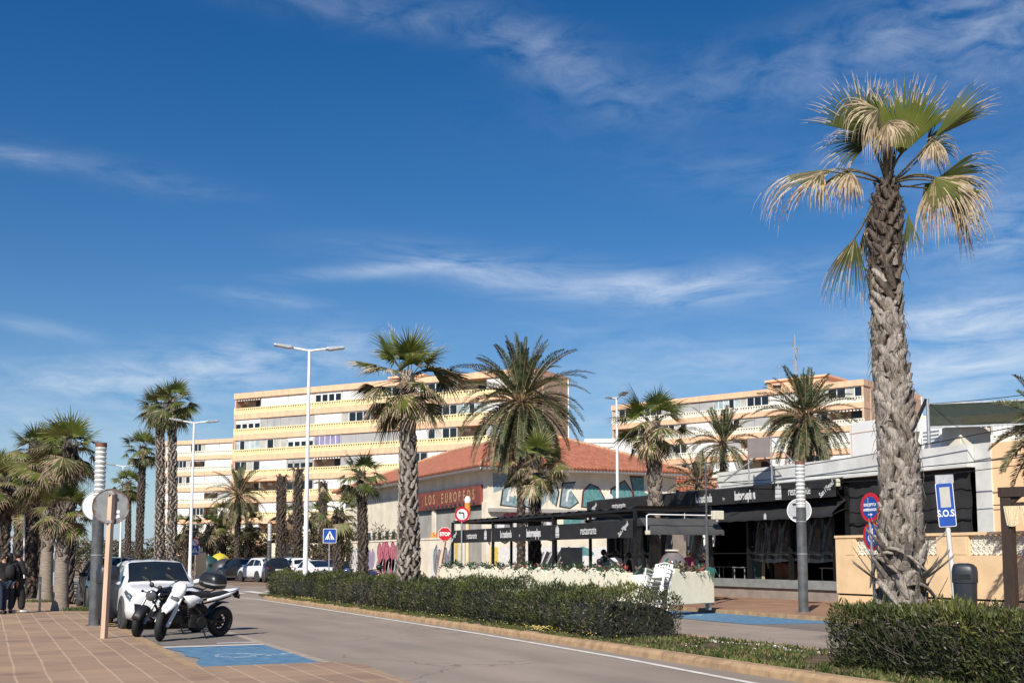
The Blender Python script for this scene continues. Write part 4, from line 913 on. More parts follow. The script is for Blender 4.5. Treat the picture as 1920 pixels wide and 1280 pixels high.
# antenna mast and roof aerials on the right block
def on_roof(A, px, dep):
    t, fm, p0, uu, zt = A; e = V((fm[0][0], fm[1][0], 0)); n = V((fm[0][1], fm[1][1], 0)); q0 = V((p0.x, p0.y, 0)) + n * dep
    r = ray(px, 700); s = isect(V((0, 0, 0)), V((r.x, r.y, 0)), q0, e); return V((r.x * s, r.y * s, zt))
p = on_roof(A2, 1492, 8); q = thing('antenna_mast', 'white lattice aerial mast standing on the roof of the right-hand block', 'antenna', p)
b = MB(); dd = math.hypot(p.x, p.y); hh = PD(1490, 627, dd).z - p.z
for a in range(3): b.tube([(.28 * math.cos(a * 2.09), .28 * math.sin(a * 2.09), 0), (.2 * math.cos(a * 2.09), .2 * math.sin(a * 2.09), hh * .8)], .03, 4)
for i in range(14):
    for a in range(3): b.tube([(.27 * math.cos(a * 2.09), .27 * math.sin(a * 2.09), i * hh * .8 / 14), (.26 * math.cos(a * 2.09 + 2.09), .26 * math.sin(a * 2.09 + 2.09), (i + 1) * hh * .8 / 14)], .03, 4)
b.tube([(0, 0, hh * .75), (0, 0, hh)], .06, 6); b.build('mast', M['apt_grey'], q)
for i in range(5):
    b = MB(); b.box((.34 * math.cos(i * 2.1), .34 * math.sin(i * 2.1), hh * (.45 + .1 * i)), (.13, .13, .6)); b.build('antenna_panel', M['galv'], q)
p = on_roof(A2, 1462, 6); q = thing('television_aerial', 'thin television aerial on the roof beside the lattice mast', 'antenna', p)
b = MB(); b.tube([(0, 0, 0), (0, 0, 4.2)], .04, 5); 
for z, w in ((4.1, .9), (3.7, 1.1), (3.2, .7)): b.tube([(-w / 2, 0, z), (w / 2, 0, z)], .025, 4)
b.build('pole', M['galv'], q)
# cream stepped block between the two, behind the tiled roof
p = PD(1125, 860, 120); q = thing('stepped_building', 'pale stepped low building seen between the two apartment blocks', 'building', (p.x, p.y, 0), -head(1125))
b = MB(); z1 = PD(1125, 822, 120).z; z2 = PD(1125, 851, 120).z
b.bx((-1.6, 0, 0), (3.5, 8, z1)); b.bx((-4.6, -.3, 0), (4, 8, z2)); b.build('wall', M['apt_white'], q)
b = MB()
for i in range(4): b.bx((-1.7, -.12, z1 - .45 - i * .45), (1.5, -.0, z1 - .25 - i * .45))
b.build('slat', M['white_paint'], q)
b = MB(); b.bx((-4, -.4, z2 - 2.2), (-1, -.3, z2 - .6)); b.bx((.2, -.4, z2 - 2.2), (3.2, -.3, z2 - .5)); b.build('window', M['glass'], q)
# ---------------------------------------------------------------- tiled building with the red sign (end face and street face)
M['plaster'] = pm('stained_cream_plaster', (.74, .665, .53), .9, .12, .9, detail=8, bump=.15, bscale=12)
M['plaster_grey'] = pm('grey_cement_panel', (.34, .325, .295), .9, .15, .8, detail=8)
M['tile'] = pm('terracotta_tile', (.25, .08, .045), .9, col2=(.40, .155, .092), scale=2.5, detail=8, lo=.3, hi=.7)
M['ridge_tile'] = pm('ridge_tile', (.42, .24, .14), .85, .25, 5)
M['sign_red'] = pm('brick_red_board', (.19, .05, .038), .75, .25, 3)
M['gold'] = pm('faded_gilt_letter', (.42, .30, .14), .6, .3, 12)
M['paint_black'] = pm('spray_black', (.025, .025, .028), .8, .3, 9)
M['paint_grey'] = pm('spray_grey', (.25, .25, .26), .8, .25, 6)
M['paint_white'] = pm('spray_white', (.68, .67, .65), .8, .1, 5)
M['paint_teal'] = pm('spray_teal', (.06, .20, .20), .8, .3, 4, col2=(.13, .29, .29))
M['paint_blue'] = pm('spray_pale_blue', (.24, .31, .34), .8, .25, 4)
M['paint_pink'] = pm('spray_pink', (.50, .14, .19), .8, .3, 6)
M['paint_red'] = pm('spray_maroon', (.12, .025, .03), .8, .3, 6)
M['paint_yellow'] = pm('spray_yellow', (.62, .48, .10), .8, .2, 6)
M['paint_violet'] = pm('spray_violet', (.34, .27, .42), .8, .2, 6)
M['paint_orange'] = pm('orange_paint', (.62, .24, .05), .8, .2, 5)
def blob(rng, cx, cy, rx, ry, n=18, j=.18):
    ph = [rng.uniform(0, 6.28) for _ in range(3)]
    o = []
    for i in range(n):
        a = 2 * math.pi * i / n; r = 1 + j * math.sin(2 * a + ph[0]) + j * .8 * math.sin(3 * a + ph[1]) + j * .5 * math.sin(5 * a + ph[2]); o.append((cx + rx * r * math.cos(a), cy + ry * r * math.sin(a)))
    return o
def paint(parent, fm, items, name='graffiti', d0=.004):
    """items: (material, polygon[, layer]) painted on a wall: thin coats of paint"""
    mats = []; b = MB()
    for it in items:
        m, poly = it[0], it[1]; ly = it[2] if len(it) > 2 else 0
        if m not in mats: mats.append(m)
        b.prism(poly, fm, d0 + ly * .004, d0 + ly * .004 + .003, mats.index(m))
    return b.build(name, [M[k] for k in mats], parent)
def stroke(pts, w):
    pts = [V((p[0], p[1])) for p in pts]; l, r = [], []
    for i, p in enumerate(pts):
        d = (pts[min(i + 1, len(pts) - 1)] - pts[max(i - 1, 0)]); d = d.normalized() if d.length > 1e-6 else V((1, 0)); n = V((-d.y, d.x)) * w / 2
        l.append((p + n)[:]); r.append((p - n)[:])
    return l + r[::-1]
def europeos():
    X0, Y0, X1, Y1 = 30., 69.7, 44.6, 103.; ze = 7.55
    t = thing('tiled_building', 'cream building with terracotta tiled roof, red lettered sign and graffiti', 'building', (X0, Y0, 0)); O = V((X0, Y0, 0))
    def mb(): b = MB(); b.M = Matrix.Translation(-O); return b
    b = mb(); b.bx((X0, Y0, 0), (X1, Y1, ze + .3)); b.build('wall', M['plaster'], t)
    # hipped roof with real tile courses
    ov = 1.0; rx = (X0 + X1) / 2; ry0, ry1 = Y0 + 7.6, Y1 - 7.6; zr = ze + 3.35
    a, c, d, e = V((X0 - ov, Y0 - ov, ze)), V((X1 + ov, Y0 - ov, ze)), V((X1 + ov, Y1 + ov, ze)), V((X0 - ov, Y1 + ov, ze)); r0, r1 = V((rx, ry0, zr)), V((rx, ry1, zr))
    b = mb(); b.add([a, c, d, e, r0, r1], [(0, 1, 4), (1, 2, 5, 4), (2, 3, 5), (3, 0, 4, 5), (0, 3, 2, 1)])
    sp = .27; n = int((X1 - X0 + 2 * ov) / sp)
    for i in range(n):
        x = X0 - ov + (i + .5) * sp; f = 1 - abs(x - rx) / (X1 - X0 + 2 * ov) * 2
        p0 = V((x, Y0 - ov - .12, ze + .02)); p1 = p0.lerp(V((x, ry0, zr)), max(.03, f)); k = max(2, int(f * 18)); pts = [p0.lerp(p1, j / k) + V((0, 0, .02 * (j % 2))) for j in range(k + 1)]
        b.tube(pts, [.125 if j % 2 else .11 for j in range(k + 1)], 6, 0, True, True)
    n = int((Y1 - Y0 + 2 * ov) / sp)
    for i in range(n):
        y = Y0 - ov + (i + .5) * sp; f = min(1, (y - Y0 + ov) / (ry0 - Y0 + ov), (Y1 + ov - y) / (Y1 + ov - ry1))
        p0 = V((X0 - ov - .12, y, ze + .02)); p1 = p0.lerp(V((rx, y, zr)), max(.03, f)); k = max(2, int(f * 12)); pts = [p0.lerp(p1, j / k) + V((0, 0, .02 * (j % 2))) for j in range(k + 1)]
        b.tube(pts, [.125 if j % 2 else .11 for j in range(k + 1)], 6, 0, True, True)
    rf = b.build('roof', M['tile'], t)
    b = mb()
    for p, q in ((a, r0), (c, r0), (r0, r1), (e, r1), (d, r1)):
        k = int((q - p).length / .4); b.tube([p.lerp(q, j / k) + V((0, 0, .1 + .03 * (j % 2))) for j in range(k + 1)], [.17 if j % 2 else .14 for j in range(k + 1)], 8)
    b.build('ridge', M['ridge_tile'], rf)
    b = mb(); b.bx((X0 - ov + .06, Y0 - ov + .06, ze - .16), (X1 + ov - .06, Y0 - .0, ze - .02)); b.bx((X0 - ov + .06, Y0 - .0, ze - .16), (X0, Y1, ze - .02)); b.build('eave', M['white_paint'], t)
    # street face (normal -X): piers, cement panels, sign
    fX = lambda y, z: Matrix.Translation(-O) @ FR((X0, y, z), R(90))
    sy = [Y0, 74.4, 79.2, 84.1]
    for y in sy: b = mb(); b.bx((X0 - .12, y, 0), (X0, y + .75, 5.3)); b.build('pier', M['plaster'], t)
    for y0_, y1_ in zip(sy, sy[1:]):
        b = mb(); b.bx((X0 - .05, y0_ + .76, 1.0), (X0, y1_ - .01, 4.75)); b.build('cement_panel', M['plaster_grey'], t)
        b = mb(); b.bx((X0 - .05, y0_ + .76, 4.77), (X0, y1_ - .01, 5.1)); b.build('transom', M['dark_in'], t)
    b = mb(); b.bx((X0 - .22, 70.5, 5.12), (X0 - .02, 84.0, 6.45)); sg = b.build('sign_board', M['sign_red'], t)
    for i in range(12): b = mb(); b.bx((X0 - .24, 71.4 + i * .84, 5.06), (X0 - .17, 71.75 + i * .84, 5.34)); b.build('notch', M['dark_in'], sg)
    s = 'LOS EUROPEOS'
    for i, ch in enumerate(s):
        if ch != ' ': lettering(ch, 1.0, M['gold'], sg, fX(80.9 - i * .84, 5.82) @ Matrix.Translation((0, 0, .225)), .012, .8)
    for y in (92.3, 93.8, 95.2, 88.6, 90.3): b = mb(); b.bx((X0 - .02, y, 3.0), (X0 + .01, y + .8, 3.75)); b.build('window', M['dark_in'], t)
    paint(t, fX(75.5, 1.4), [('paint_orange', rect(-2, 1.2, 6, 1.75)), ('paint_yellow', rect(-9, 0, -8.4, 2.4))], 'faded_paint')
    # end face (normal -Y): graffiti lettering, ledge, boards
    fY = Matrix.Translation(-O) @ FR((X0, Y0, 0), 0.)
    rng = random.Random(5); it = []
    for poly in ([(1.0, 5.1), (1.2, 6.5), (1.7, 6.6), (1.6, 5.7), (2.3, 5.5), (2.2, 5.0)], [(2.4, 5.2), (2.7, 6.7), (3.4, 6.9), (3.6, 6.1), (3.2, 5.8), (3.7, 5.1), (3.1, 4.95)], [(3.9, 5.0), (4.1, 6.4), (4.9, 6.9), (5.2, 6.0), (5.0, 5.1), (4.5, 5.6)], [(5.4, 5.1), (5.6, 6.6), (6.5, 6.7), (6.2, 6.1), (6.7, 5.4), (6.1, 5.0)]):
        cx = sum(p_[0] for p_ in poly) / len(poly); cy = sum(p_[1] for p_ in poly) / len(poly)
        it += [('paint_black', [(cx + (x - cx) * 1.2, cy + (y - cy) * 1.12) for x, y in poly]), ('paint_blue', poly, 1), ('paint_white', stroke([(cx - .25, cy - .4), (cx - .1, cy + .3), (cx + .15, cy + .45)], .16), 2), ('paint_teal', stroke([(cx + .2, cy - .6), (cx + .3, cy)], .14), 2)]
    it.append(('paint_blue', [(.35, 7.2), (2.3, 7.2), (2.5, 6.6), (.4, 5.9)], 1))
    def let(poly, m='paint_teal'):
        cx = sum(p[0] for p in poly) / len(poly); cy = sum(p[1] for p in poly) / len(poly)
        it.append(('paint_red', [(cx + (x - cx) * 1.16, cy + (y - cy) * 1.12) for x, y in poly])); it.append((m, poly, 1))
    let([(7.1, 5.1), (7.2, 6.1), (7.7, 6.6), (8.3, 6.4), (8.8, 5.6), (8.9, 5.1), (8.1, 5.0)]); let([(9.3, 5.0), (9.4, 6.3), (10.4, 6.9), (11.0, 6.1), (11.1, 5.1), (10.2, 5.3)])
    let([(10.95, 7.2), (11.95, 7.2), (11.95, 6.2), (12.6, 5.9), (12.5, 5.1), (11.3, 5.0), (11.2, 6.0)]); it.append(('paint_white', blob(rng, 9.2, 5.6, .35, .4), 2)); it.append(('paint_white', [(12.05, 6.5), (12.4, 6.1), (12.9, 6.0), (12.9, 6.25), (12.5, 6.4), (12.25, 6.75)], 2))
    it.append(('paint_teal', rect(5.6, 3.4, 12.9, 4.6))); it.append(('paint_grey', blob(rng, 9.0, 4.0, 2.0, .45, j=.1), 1)); it.append(('paint_white', blob(rng, 10.7, 4.1, .9, .32), 1)); it.append(('paint_white', blob(rng, 7.6, 4.05, .4, .4), 1)); it.append(('paint_black', blob(rng, 9.6, 3.95, .5, .16), 2))
    for i, (cx, w) in enumerate(((1.1, .62), (2.2, .62), (3.3, .66), (4.6, .5))):
        P = blob(rng, cx, 3.5, w, .75, j=.12); it += [('paint_black', [(cx + (x - cx) * 1.18, 3.5 + (y - 3.5) * 1.13) for x, y in P]), ('paint_grey', P, 1), ('paint_white', blob(rng, cx - .15, 3.6, .22, .42), 2), ('paint_black', blob(rng, cx + .12, 3.35, .1, .22), 3)]
    it.append(('paint_pink', blob(rng, 1.7, 4.35, .5, .28), 1))
    # stylised black and white mural low on the wall
    for x0 in (3.3, 8.3):
        for k in range(5): it.append(('paint_black', stroke([(x0 + k * .5, .4 + .2 * k), (x0 + .6 + k * .55, 1.9 + .1 * k)], .26), 1)); it.append(('paint_grey', stroke([(x0 + .25 + k * .5, .5 + .2 * k), (x0 + .8 + k * .55, 2.0)], .12), 1))
    it.append(('paint_white', rect(.9, .2, 12.6, 2.35))); it.append(('paint_teal', blob(rng, 7.2, 2.0, .6, .35), 1)); it.append(('paint_teal', blob(rng, 12.0, 1.9, .8, .4), 1))
    it.append(('paint_yellow', rect(.2, .5, .75, 2.3)))
    paint(t, fY, it)
    b = mb(); b.bx((X0 - .0, Y0 - .28, 4.62), (X0 + 12.9, Y0, 4.86)); b.build('ledge', M['plaster_grey'], t)
    b = mb(); b.bx((X0 + 9.9, Y0 - .12, 2.55), (X0 + 13.1, Y0, 3.4)); b.build('board', M['paint_orange'], t)
    b = mb(); b.bx((X0 + 5.4, Y0 - .06, .2), (X0 + 7.0, Y0 + .01, 2.3)); b.build('doorway', M['dark_in'], t)
    b = mb(); b.bx((X0 + 10.4, Y0 - .06, .2), (X0 + 11.8, Y0 + .01, 1.9)); b.build('cement_panel', M['plaster_grey'], t)
europeos()
# second small tiled house further right, three short roofs in steps
p = PD(1270, 900, 84); t = thing('tiled_house', 'small house with stepped red tiled roofs behind the terrace palm', 'house', (p.x, p.y, 0), -head(1270))
b = MB(); b.bx((-3.5, 0, 0), (3.2, 7, 5.6)); b.build('wall', M['plaster'], t)
b = MB()
for z0, z1, y0, x0, x1 in ((7.2, 8.3, 2.6, -3.6, 2.6), (6.1, 7.1, 1.2, -3.6, 3.0), (4.9, 6.0, -.3, -3.6, 3.4)):
    b.add([(x0, y0, z0), (x1, y0, z0), (x1, y0 + 1.7, z1), (x0, y0 + 1.7, z1)], [(0, 1, 2, 3)])
    for i in range(int((x1 - x0) / .27)): x = x0 + .13 + i * .27; b.tube([(x, y0 - .1, z0 + .02), (x, y0 + 1.7, z1 + .02)], .12, 6)
    b.bx((x0, y0 + .1, z0 - .5), (x1, y0 + 1.75, z0 - .06), 1)
b.build('roof', [M['tile'], M['plaster']], t)
# graffiti wall along the far street
def graf_wall():
    X, y0, y1, h = 26., 64.5, 88.5, 2.75
    t = thing('boundary_wall', 'long pale boundary wall covered in spray-painted graffiti behind the scooters', 'wall', (X, y0, 0))
    b = MB(); b.bx((0, 0, 0), (.25, y1 - y0, h)); b.bx((-.04, -.02, h), (.29, y1 - y0, h + .12)); b.build('masonry', M['plaster'], t)
    f = FR((0, 0, 0), R(90)); rng = random.Random(8); it = []
    def word(x, y, w, h_, n, m, out='paint_black', fill=True):
        for i in range(n):
            cx = x + i * w; P = blob(rng, cx, y, w * .46, h_ * .5, j=.15)
            it.append((out, [(cx + (a - cx) * 1.16, y + (c - y) * 1.1) for a, c in P], 1))
            it.append((m, P, 2)); it.append((out, stroke([(cx - .1 * w, y - h_ * .22), (cx, y + .05), (cx + .12 * w, y + h_ * .25)], .09), 3))
    it.append(('paint_white', blob(rng, -21, 1.4, 3.2, 1.1, j=.08))); word(-23.4, 1.45, 1.0, 1.5, 5, 'paint_white'); word(-18.2, 1.5, .8, 1.5, 2, 'paint_violet', 'paint_grey'); it.append(('paint_grey', blob(rng, -12.6, 1.3, 3.6, 1.15, 26, .08))); it.append(('paint_pink', blob(rng, -14.2, 1.9, 1.5, .7), 1)); it.append(('paint_pink', blob(rng, -11.6, .7, 1.9, .5), 1)); word(-15.6, 1.5, 1.35, 2.0, 5, 'paint_pink', 'paint_red'); word(-15.1, 1.0, 1.4, 1.2, 4, 'paint_grey', 'paint_white')
    word(-4.2, 1.3, .85, 1.9, 4, 'paint_grey', 'paint_black'); it.append(('paint_white', rect(-5.2, .1, -.2, 2.2)))
    it.append(('paint_yellow', [(-.95, .4), (-.45, .9), (-.4, 2.5), (-1.0, 2.6)], 2)); it.append(('paint_yellow', blob(rng, -.7, .9, .3, .6), 2)); it.append(('paint_red', rect(-13.2, .2, -12.9, 2.6), 1))
    paint(t, f, it)
    b = MB()
    rr = random.Random(2)
    for i in range(60):
        a = rr.uniform(.3, 5.5); b.tube([(.1 + rr.uniform(-.1, .1), a, h + .1), (.12, a + rr.uniform(-.15, .15), h + rr.uniform(.25, .5))], .05, 4, 0)
    b.build('orange_netting', M['paint_orange'], t)
graf_wall()
p = PD(562, 1045, 93); t = thing('boundary_wall', 'short pale wall with dark scribbles behind the white parked cars', 'wall', (p.x, p.y, 0), -head(562))
b = MB(); b.bx((-2.2, 0, 0), (2.2, .25, 2.75)); b.build('masonry', M['plaster'], t)
rng = random.Random(3); paint(t, FR((0, 0, 0), 0), [('paint_grey', stroke([(-1.8 + i * .4, .9), (-1.7 + i * .4, 1.5 + rng.uniform(0, .4)), (-1.5 + i * .4, 1.0)], .14)) for i in range(8)])
# ---------------------------------------------------------------- restaurant
M['awning'] = pm('black_awning_cloth', (.016, .016, .017), .75, .25, 2.5, bump=.25, bscale=3)
M['awning_grey'] = pm('charcoal_awning_cloth', (.05, .05, .05), .8, .2, 2, bump=.2, bscale=3)
M['netting'] = pm('black_netting', (.018, .019, .02), .85, .35, 1.2, bump=.3, bscale=2.5)
M['pvc'] = pm('clear_plastic_curtain', (.02, .024, .03), .12, .4, 1.5, bump=.35, bscale=1.6, spec=.7)
M['sign_white'] = pm('white_print', (.62, .62, .61), .7, .05, 5)
M['parapet'] = pm('grey_white_parapet', (.58, .585, .56), .85, .12, 1.5, detail=8, bump=.1)
M['stone_base'] = pm('brown_grey_stone', (.27, .225, .195), .8, .15, 2)
M['ledge'] = pm('grey_ledge', (.23, .24, .235), .6, .12, 3)
M['cream_box'] = pm('cream_stucco', (.78, .73, .56), .9, .05, 4, bump=.35, bscale=26)
M['cream_sunlit'] = pm('sunlit_cream_stucco', (.86, .82, .64), .9, .04, 4, bump=.3, bscale=26)  # cream stucco lightened so the end box carries sunlight in its colour
M['tan_wall'] = pm('sandy_render', S(224, 194, 152), .9, .08, 2, bump=.35, bscale=45)
M['peach_wall'] = pm('peach_stucco', S(238, 197, 154), .9, .05, 1.5, bump=.25, bscale=40)
M['fl_off'] = pm('floodlight_lens', (.60, .58, .45), .3, .08, 6)
M['dark_wood'] = pm('dark_timber', (.03, .017, .011), .7, .3, 4, stretch=(6, 6, .6))
M['macrame'] = pm('cream_macrame', (.62, .52, .34), .9, .12, 30, bump=.3)
M['orange_wood'] = pm('orange_cabinet', (.16, .055, .02), .6, .2, 3)
M['pine'] = pm('pine_batten', (.50, .34, .19), .7, .15, 4, stretch=(5, 5, .6))
def towers(parent, fm, s):
    b = MB()
    for i, hh in ((-1, .62), (0, .8), (1, .62)):
        x = i * .27
        b.prism([(x - .12, -.1), (x + .12, -.1), (x + .12, hh - .3), (x, hh), (x - .12, hh - .3)], fm @ Matrix.Scale(s, 4), .004, .012)
    b.prism(rect(-.42, -.42, .42, -.14), fm @ Matrix.Scale(s, 4), .004, .012); b.prism(rect(-.40, -.56, .40, -.48), fm @ Matrix.Scale(s, 4), .004, .012)
    return b.build('emblem', M['sign_white'], parent)
def restaurant():
    t = thing('restaurant', 'flat-roofed restaurant with black lettered awnings and a grey white parapet', 'restaurant', (26.3, 24.9, 0)); O = V((26.3, 24.9, 0))
    def mb(): b = MB(); b.M = Matrix.Translation(-O); return b
    fX = lambda x, y, z: Matrix.Translation(-O) @ FR((x, y, z), R(90))
    # shell with a real dark room behind the plastic curtains
    b = mb(); b.bx((26.6, 24.9, 4.1), (37, 47.6, 4.24)); b.bx((36.8, 24.9, .1), (37, 47.6, 4.1)); b.bx((26.6, 24.9, .1), (36.8, 25.1, 4.1)); b.bx((26.6, 47.4, .1), (36.8, 47.6, 4.1)); b.build('wall', pm('dark_interior_wall', (.07, .06, .055), .9, .2, 1), t)
    b = mb(); b.bx((26.45, 24.9, .112), (36.8, 47.4, .5)); b.build('floor', pm('interior_floor', (.09, .075, .065), .6, .2, 2), t)
    b = mb(); b.bx((26.0, 24.9, 4.3), (26.6, 37.6, 4.92)); b.bx((25.93, 24.88, 4.24), (26.66, 37.65, 4.32)); b.build('parapet', M['parapet'], t)
    b = mb(); b.bx((26.3, 24.9, 0), (26.6, 47.6, .5)); st = b.build('base_wall', M['stone_base'], t)
    b = mb(); b.bx((26.22, 24.9, .5), (26.6, 47.6, .8)); b.build('ledge', M['ledge'], st)
    b = mb()
    for y in (31.2, 33.6, 36.1, 38.6, 41.2, 43.8, 46.2): b.bx((26.28, y - .07, .8), (26.42, y + .07, 3.6))
    b.bx((26.28, 31.2, 1.75), (26.36, 47.5, 1.79)); b.build('frame', M['blackmetal'], t)
    # clear plastic sheets, hanging in folds
    for y0, y1, z0 in ((31.3, 33.5, 1.5), (33.7, 36.0, 1.5), (38.7, 41.1, 1.2), (41.3, 43.7, 1.2), (43.9, 46.1, .85)):
        b = mb(); rows = []
        for i in range(9):
            z = z0 + (3.55 - z0) * i / 8; rows.append([V((26.44 + .05 * math.sin(j * .9 + i * .5) * (.4 + .6 * i / 8), y0 + (y1 - y0) * j / 20, z - .08 * math.sin(math.pi * j / 20) * (1 - i / 8))) for j in range(21)])
        b.loft(rows, 0, False, True, closed=False); b.build('plastic_curtain', M['pvc'], t)
    # upper awning: lettered valance over a sloping cloth
    va = mb(); va.bx((25.55, 30.2, 3.62), (25.60, 47.6, 4.2)); va.add([(25.58, 30.2, 4.19), (25.58, 47.6, 4.19), (26.0, 47.6, 4.3), (26.0, 30.2, 4.3)], [(0, 1, 2, 3)]); v = va.build('valance', M['awning'], t)
    z = 3.9; lx = 25.545
    lettering('San Miguel', .26, M['sign_white'], v, fX(lx, 47.0, z - .05) , .004, .75, R(33)); lettering('restaurante', .42, M['sign_white'], v, fX(lx, 44.6, z), .004, .62)
    lettering('la trastienda', .46, M['sign_white'], v, fX(lx, 37.9, z), .012, .5); lettering('by', .16, M['sign_white'], v, fX(lx, 36.55, z - .06), 0., .8); lettering('lastorresplaya', .46, M['sign_white'], v, fX(lx, 35.2, z), .02, .5)
    towers(v, fX(lx, 33.2, z), .42); lettering('restaurante', .42, M['sign_white'], v, fX(lx, 32.05, z), .004, .62); lettering('San Miguel', .26, M['sign_white'], v, fX(lx, 30.62, z), .004, .75, R(33))
    b = mb(); rows = []
    for i in range(7):
        u = i / 6; rows.append([V((26.25 - .75 * u, 30.3 + 17.2 * j / 60, 3.6 - .38 * u - .12 * u * u + .02 * math.sin(j * 1.3))) for j in range(61)])
    rows.append([V((25.5, 30.3 + 17.2 * j / 60, 2.95 + .015 * math.sin(j * 2.1))) for j in range(61)]); b.loft(rows, 0, False, True, closed=False); aw = b.build('awning', M['awning'], t)
    for y in (33.9, 36.9, 40.4): towers(aw, fX(25.47, y, 3.07), .18)
    lettering('San Miguel', .14, M['sign_white'], aw, fX(25.47, 32.1, 3.07), .002, .75, R(33))
    b = mb()
    for y in (30.4, 36.2, 42.0, 47.3): b.tube([(26.3, y, 3.3), (25.9, y, 3.15), (25.52, y, 3.0)], .03, 6)
    b.build('awning_arm', M['blackmetal'], aw)
    # netting panels to the right of the awning
    b = mb(); rows = []
    for i in range(12):
        z_ = .6 + 3.62 * i / 11; rows.append([V((26.2 + .03 * math.sin(i * 1.7 + j * .6) + .02 * math.sin(j * 2.1), 25.0 + 5.3 * j / 30, z_)) for j in range(31)])
    b.loft(rows, 0, False, True, closed=False); nt_ = b.build('netting', M['netting'], t)
    b = mb(); b.bx((26.13, 25.0, 2.72), (26.16, 30.3, 2.75)); b.bx((26.12, 30.25, .8), (26.24, 30.42, 4.2)); b.build('rail', M['blackmetal'], nt_)
restaurant()
# things on the restaurant roof, by the big palm and further right
def roof_box(name, label, cat, px0, px1, pyt, pyb, x, dep, mat, extra=None):
    a = PX(px0, pyb, x); c = PX(px1, pyb, x); zt = PX((px0 + px1) / 2, pyt, x).z; zb = min(a.z, c.z); zb = max(zb, 4.3)
    zb = 4.3; t = thing(name, label, cat, (x, a.y, zb)); b = MB(); w = a.y - c.y
    b.bx((0, -w, 0), (dep, 0, zt - zb)); b.build('casing', mat, t, bevel=.02)
    if extra: extra(t, w, zt - zb, dep)
    return t
def panel_seams(t, w, h, d):
    b = MB()
    for y in (-.12, -w * .62): b.bx((-.012, y - .02, .05), (0, y + .02, h - .05))
    for z in (h * .18, h * .82): b.bx((-.014, -w, z - .012), (0, 0, z + .012))
    b.build('seam', pm('pale_red_tape', (.62, .42, .34), .7, .1, 6), t)
roof_box('roof_cabinet', 'large white panelled cabinet on the restaurant roof, left of the big palm trunk', 'cabinet', 1594, 1682, 787, 860, 27.6, 1.6, M['apt_white'], panel_seams)
def louvre(t, w, h, d):
    b = MB()
    for i in range(4): b.bx((-.015, -w * .9, h * .55 + i * .12), (0, -w * .1, h * .55 + i * .12 + .05))
    b.build('grille', M['galv'], t)
roof_box('cooling_unit', 'small cream cooling unit on the roof right behind the big palm trunk', 'air conditioner', 1702, 1728, 780, 835, 29.5, .8, M['cream_box'], louvre)
roof_box('roof_tank', 'bright white box on the roof below the dark green screen', 'tank', 1728, 1766, 782, 840, 28.2, .9, M['white_paint'], louvre)
roof_box('roof_hut', 'beige sloping roof hut beside the white box below the green screen', 'hut', 1767, 1802, 800, 842, 28.0, 1.3, M['plaster'], None)
def pallets():
    p = PX(1712, 842, 28.8); t = thing('pallet_stack', 'stack of dark boards and crates on the roof behind the trunk', 'pallets', (28.8, p.y, 4.3)); b = MB(); r = random.Random(1)
    for i in range(9): b.box((r.uniform(-.1, .1), r.uniform(-.1, .1), .05 + i * .13), (.9, 1.1, .05), r.choice((0, 0, 1)), r.uniform(-.2, .2))
    b.build('board', [M['dark_wood'], M['galv']], t)
pallets()
def screen():
    x = 27.2; a = PX(1744, 800, x); z0 = PX(1744, 799, x).z; z1 = PX(1744, 758, x).z; t = thing('screen_fence', 'dark green slatted screen held on grey posts above the peach house', 'screen', (x, a.y, 4.3), R(47)); L_ = 9.5
    b = MB()
    for i in range(22): zz = z0 + (z1 - z0) * (i + .5) / 22 - 4.3; b.box((0, -L_ / 2, zz), (.03, L_, (z1 - z0) / 22 * .86))
    b.build('slat_panel', pm('dark_green_slat', (.014, .024, .012), .8, .35, 9), t)
    b = MB(); b.bx((-.04, -L_, z0 - 4.36), (.04, 0, z0 - 4.31)); b.bx((-.03, -L_, z1 - 4.3), (.03, 0, z1 - 4.26)); b.build('rail', M['galv'], t)
    for y in (0.05, -3.3, -6.6):
        b = MB(); b.tube([(0, y, 0), (0, y, z1 - 4.1)], .055, 8); b.build('post', M['galv'], t)
    b = MB(); b.tube([(.1, 1.15, 0), (.0, .08, z1 - 4.12)], .06, 8); b.build('brace', M['blackmetal'], t)
screen()
def roof_board():
    p = PD(1425, 880, 42); h = head(1425); t = thing('frame_board', 'small grey board on a leaning metal frame behind the parapet', 'board', (p.x, p.y, 4.3)); zt = PD(1425, 820, 42).z - 4.3; zb = PD(1425, 858, 42).z - 4.3
    f = FR((0, 0, 0), h + .5)
    b = MB(); b.prism(rect(-.45, zb, .42, zt), f, 0, .03); b.build('panel', pm('mauve_grey_board', (.20, .17, .165), .7, .1, 3), t)
    for x in (-.47, .45):
        b = MB(); b.tube([f @ V((x, 0, -.03)), f @ V((x, zt + .05, -.03))], .03, 6); b.build('post', M['galv'], t)
    for x in (-.47, .45):
        b = MB(); b.tube([f @ V((x, zt * .95, -.03)), f @ V((x + 1.1, 0, -.9))], .025, 6); b.build('brace', M['galv'], t)
    b = MB(); b.tube([f @ V((-1.5, .1, -.05)), f @ V((-.2, zt * .55, -.05))], .03, 6); b.build('strut', M['galv'], t)
roof_board()
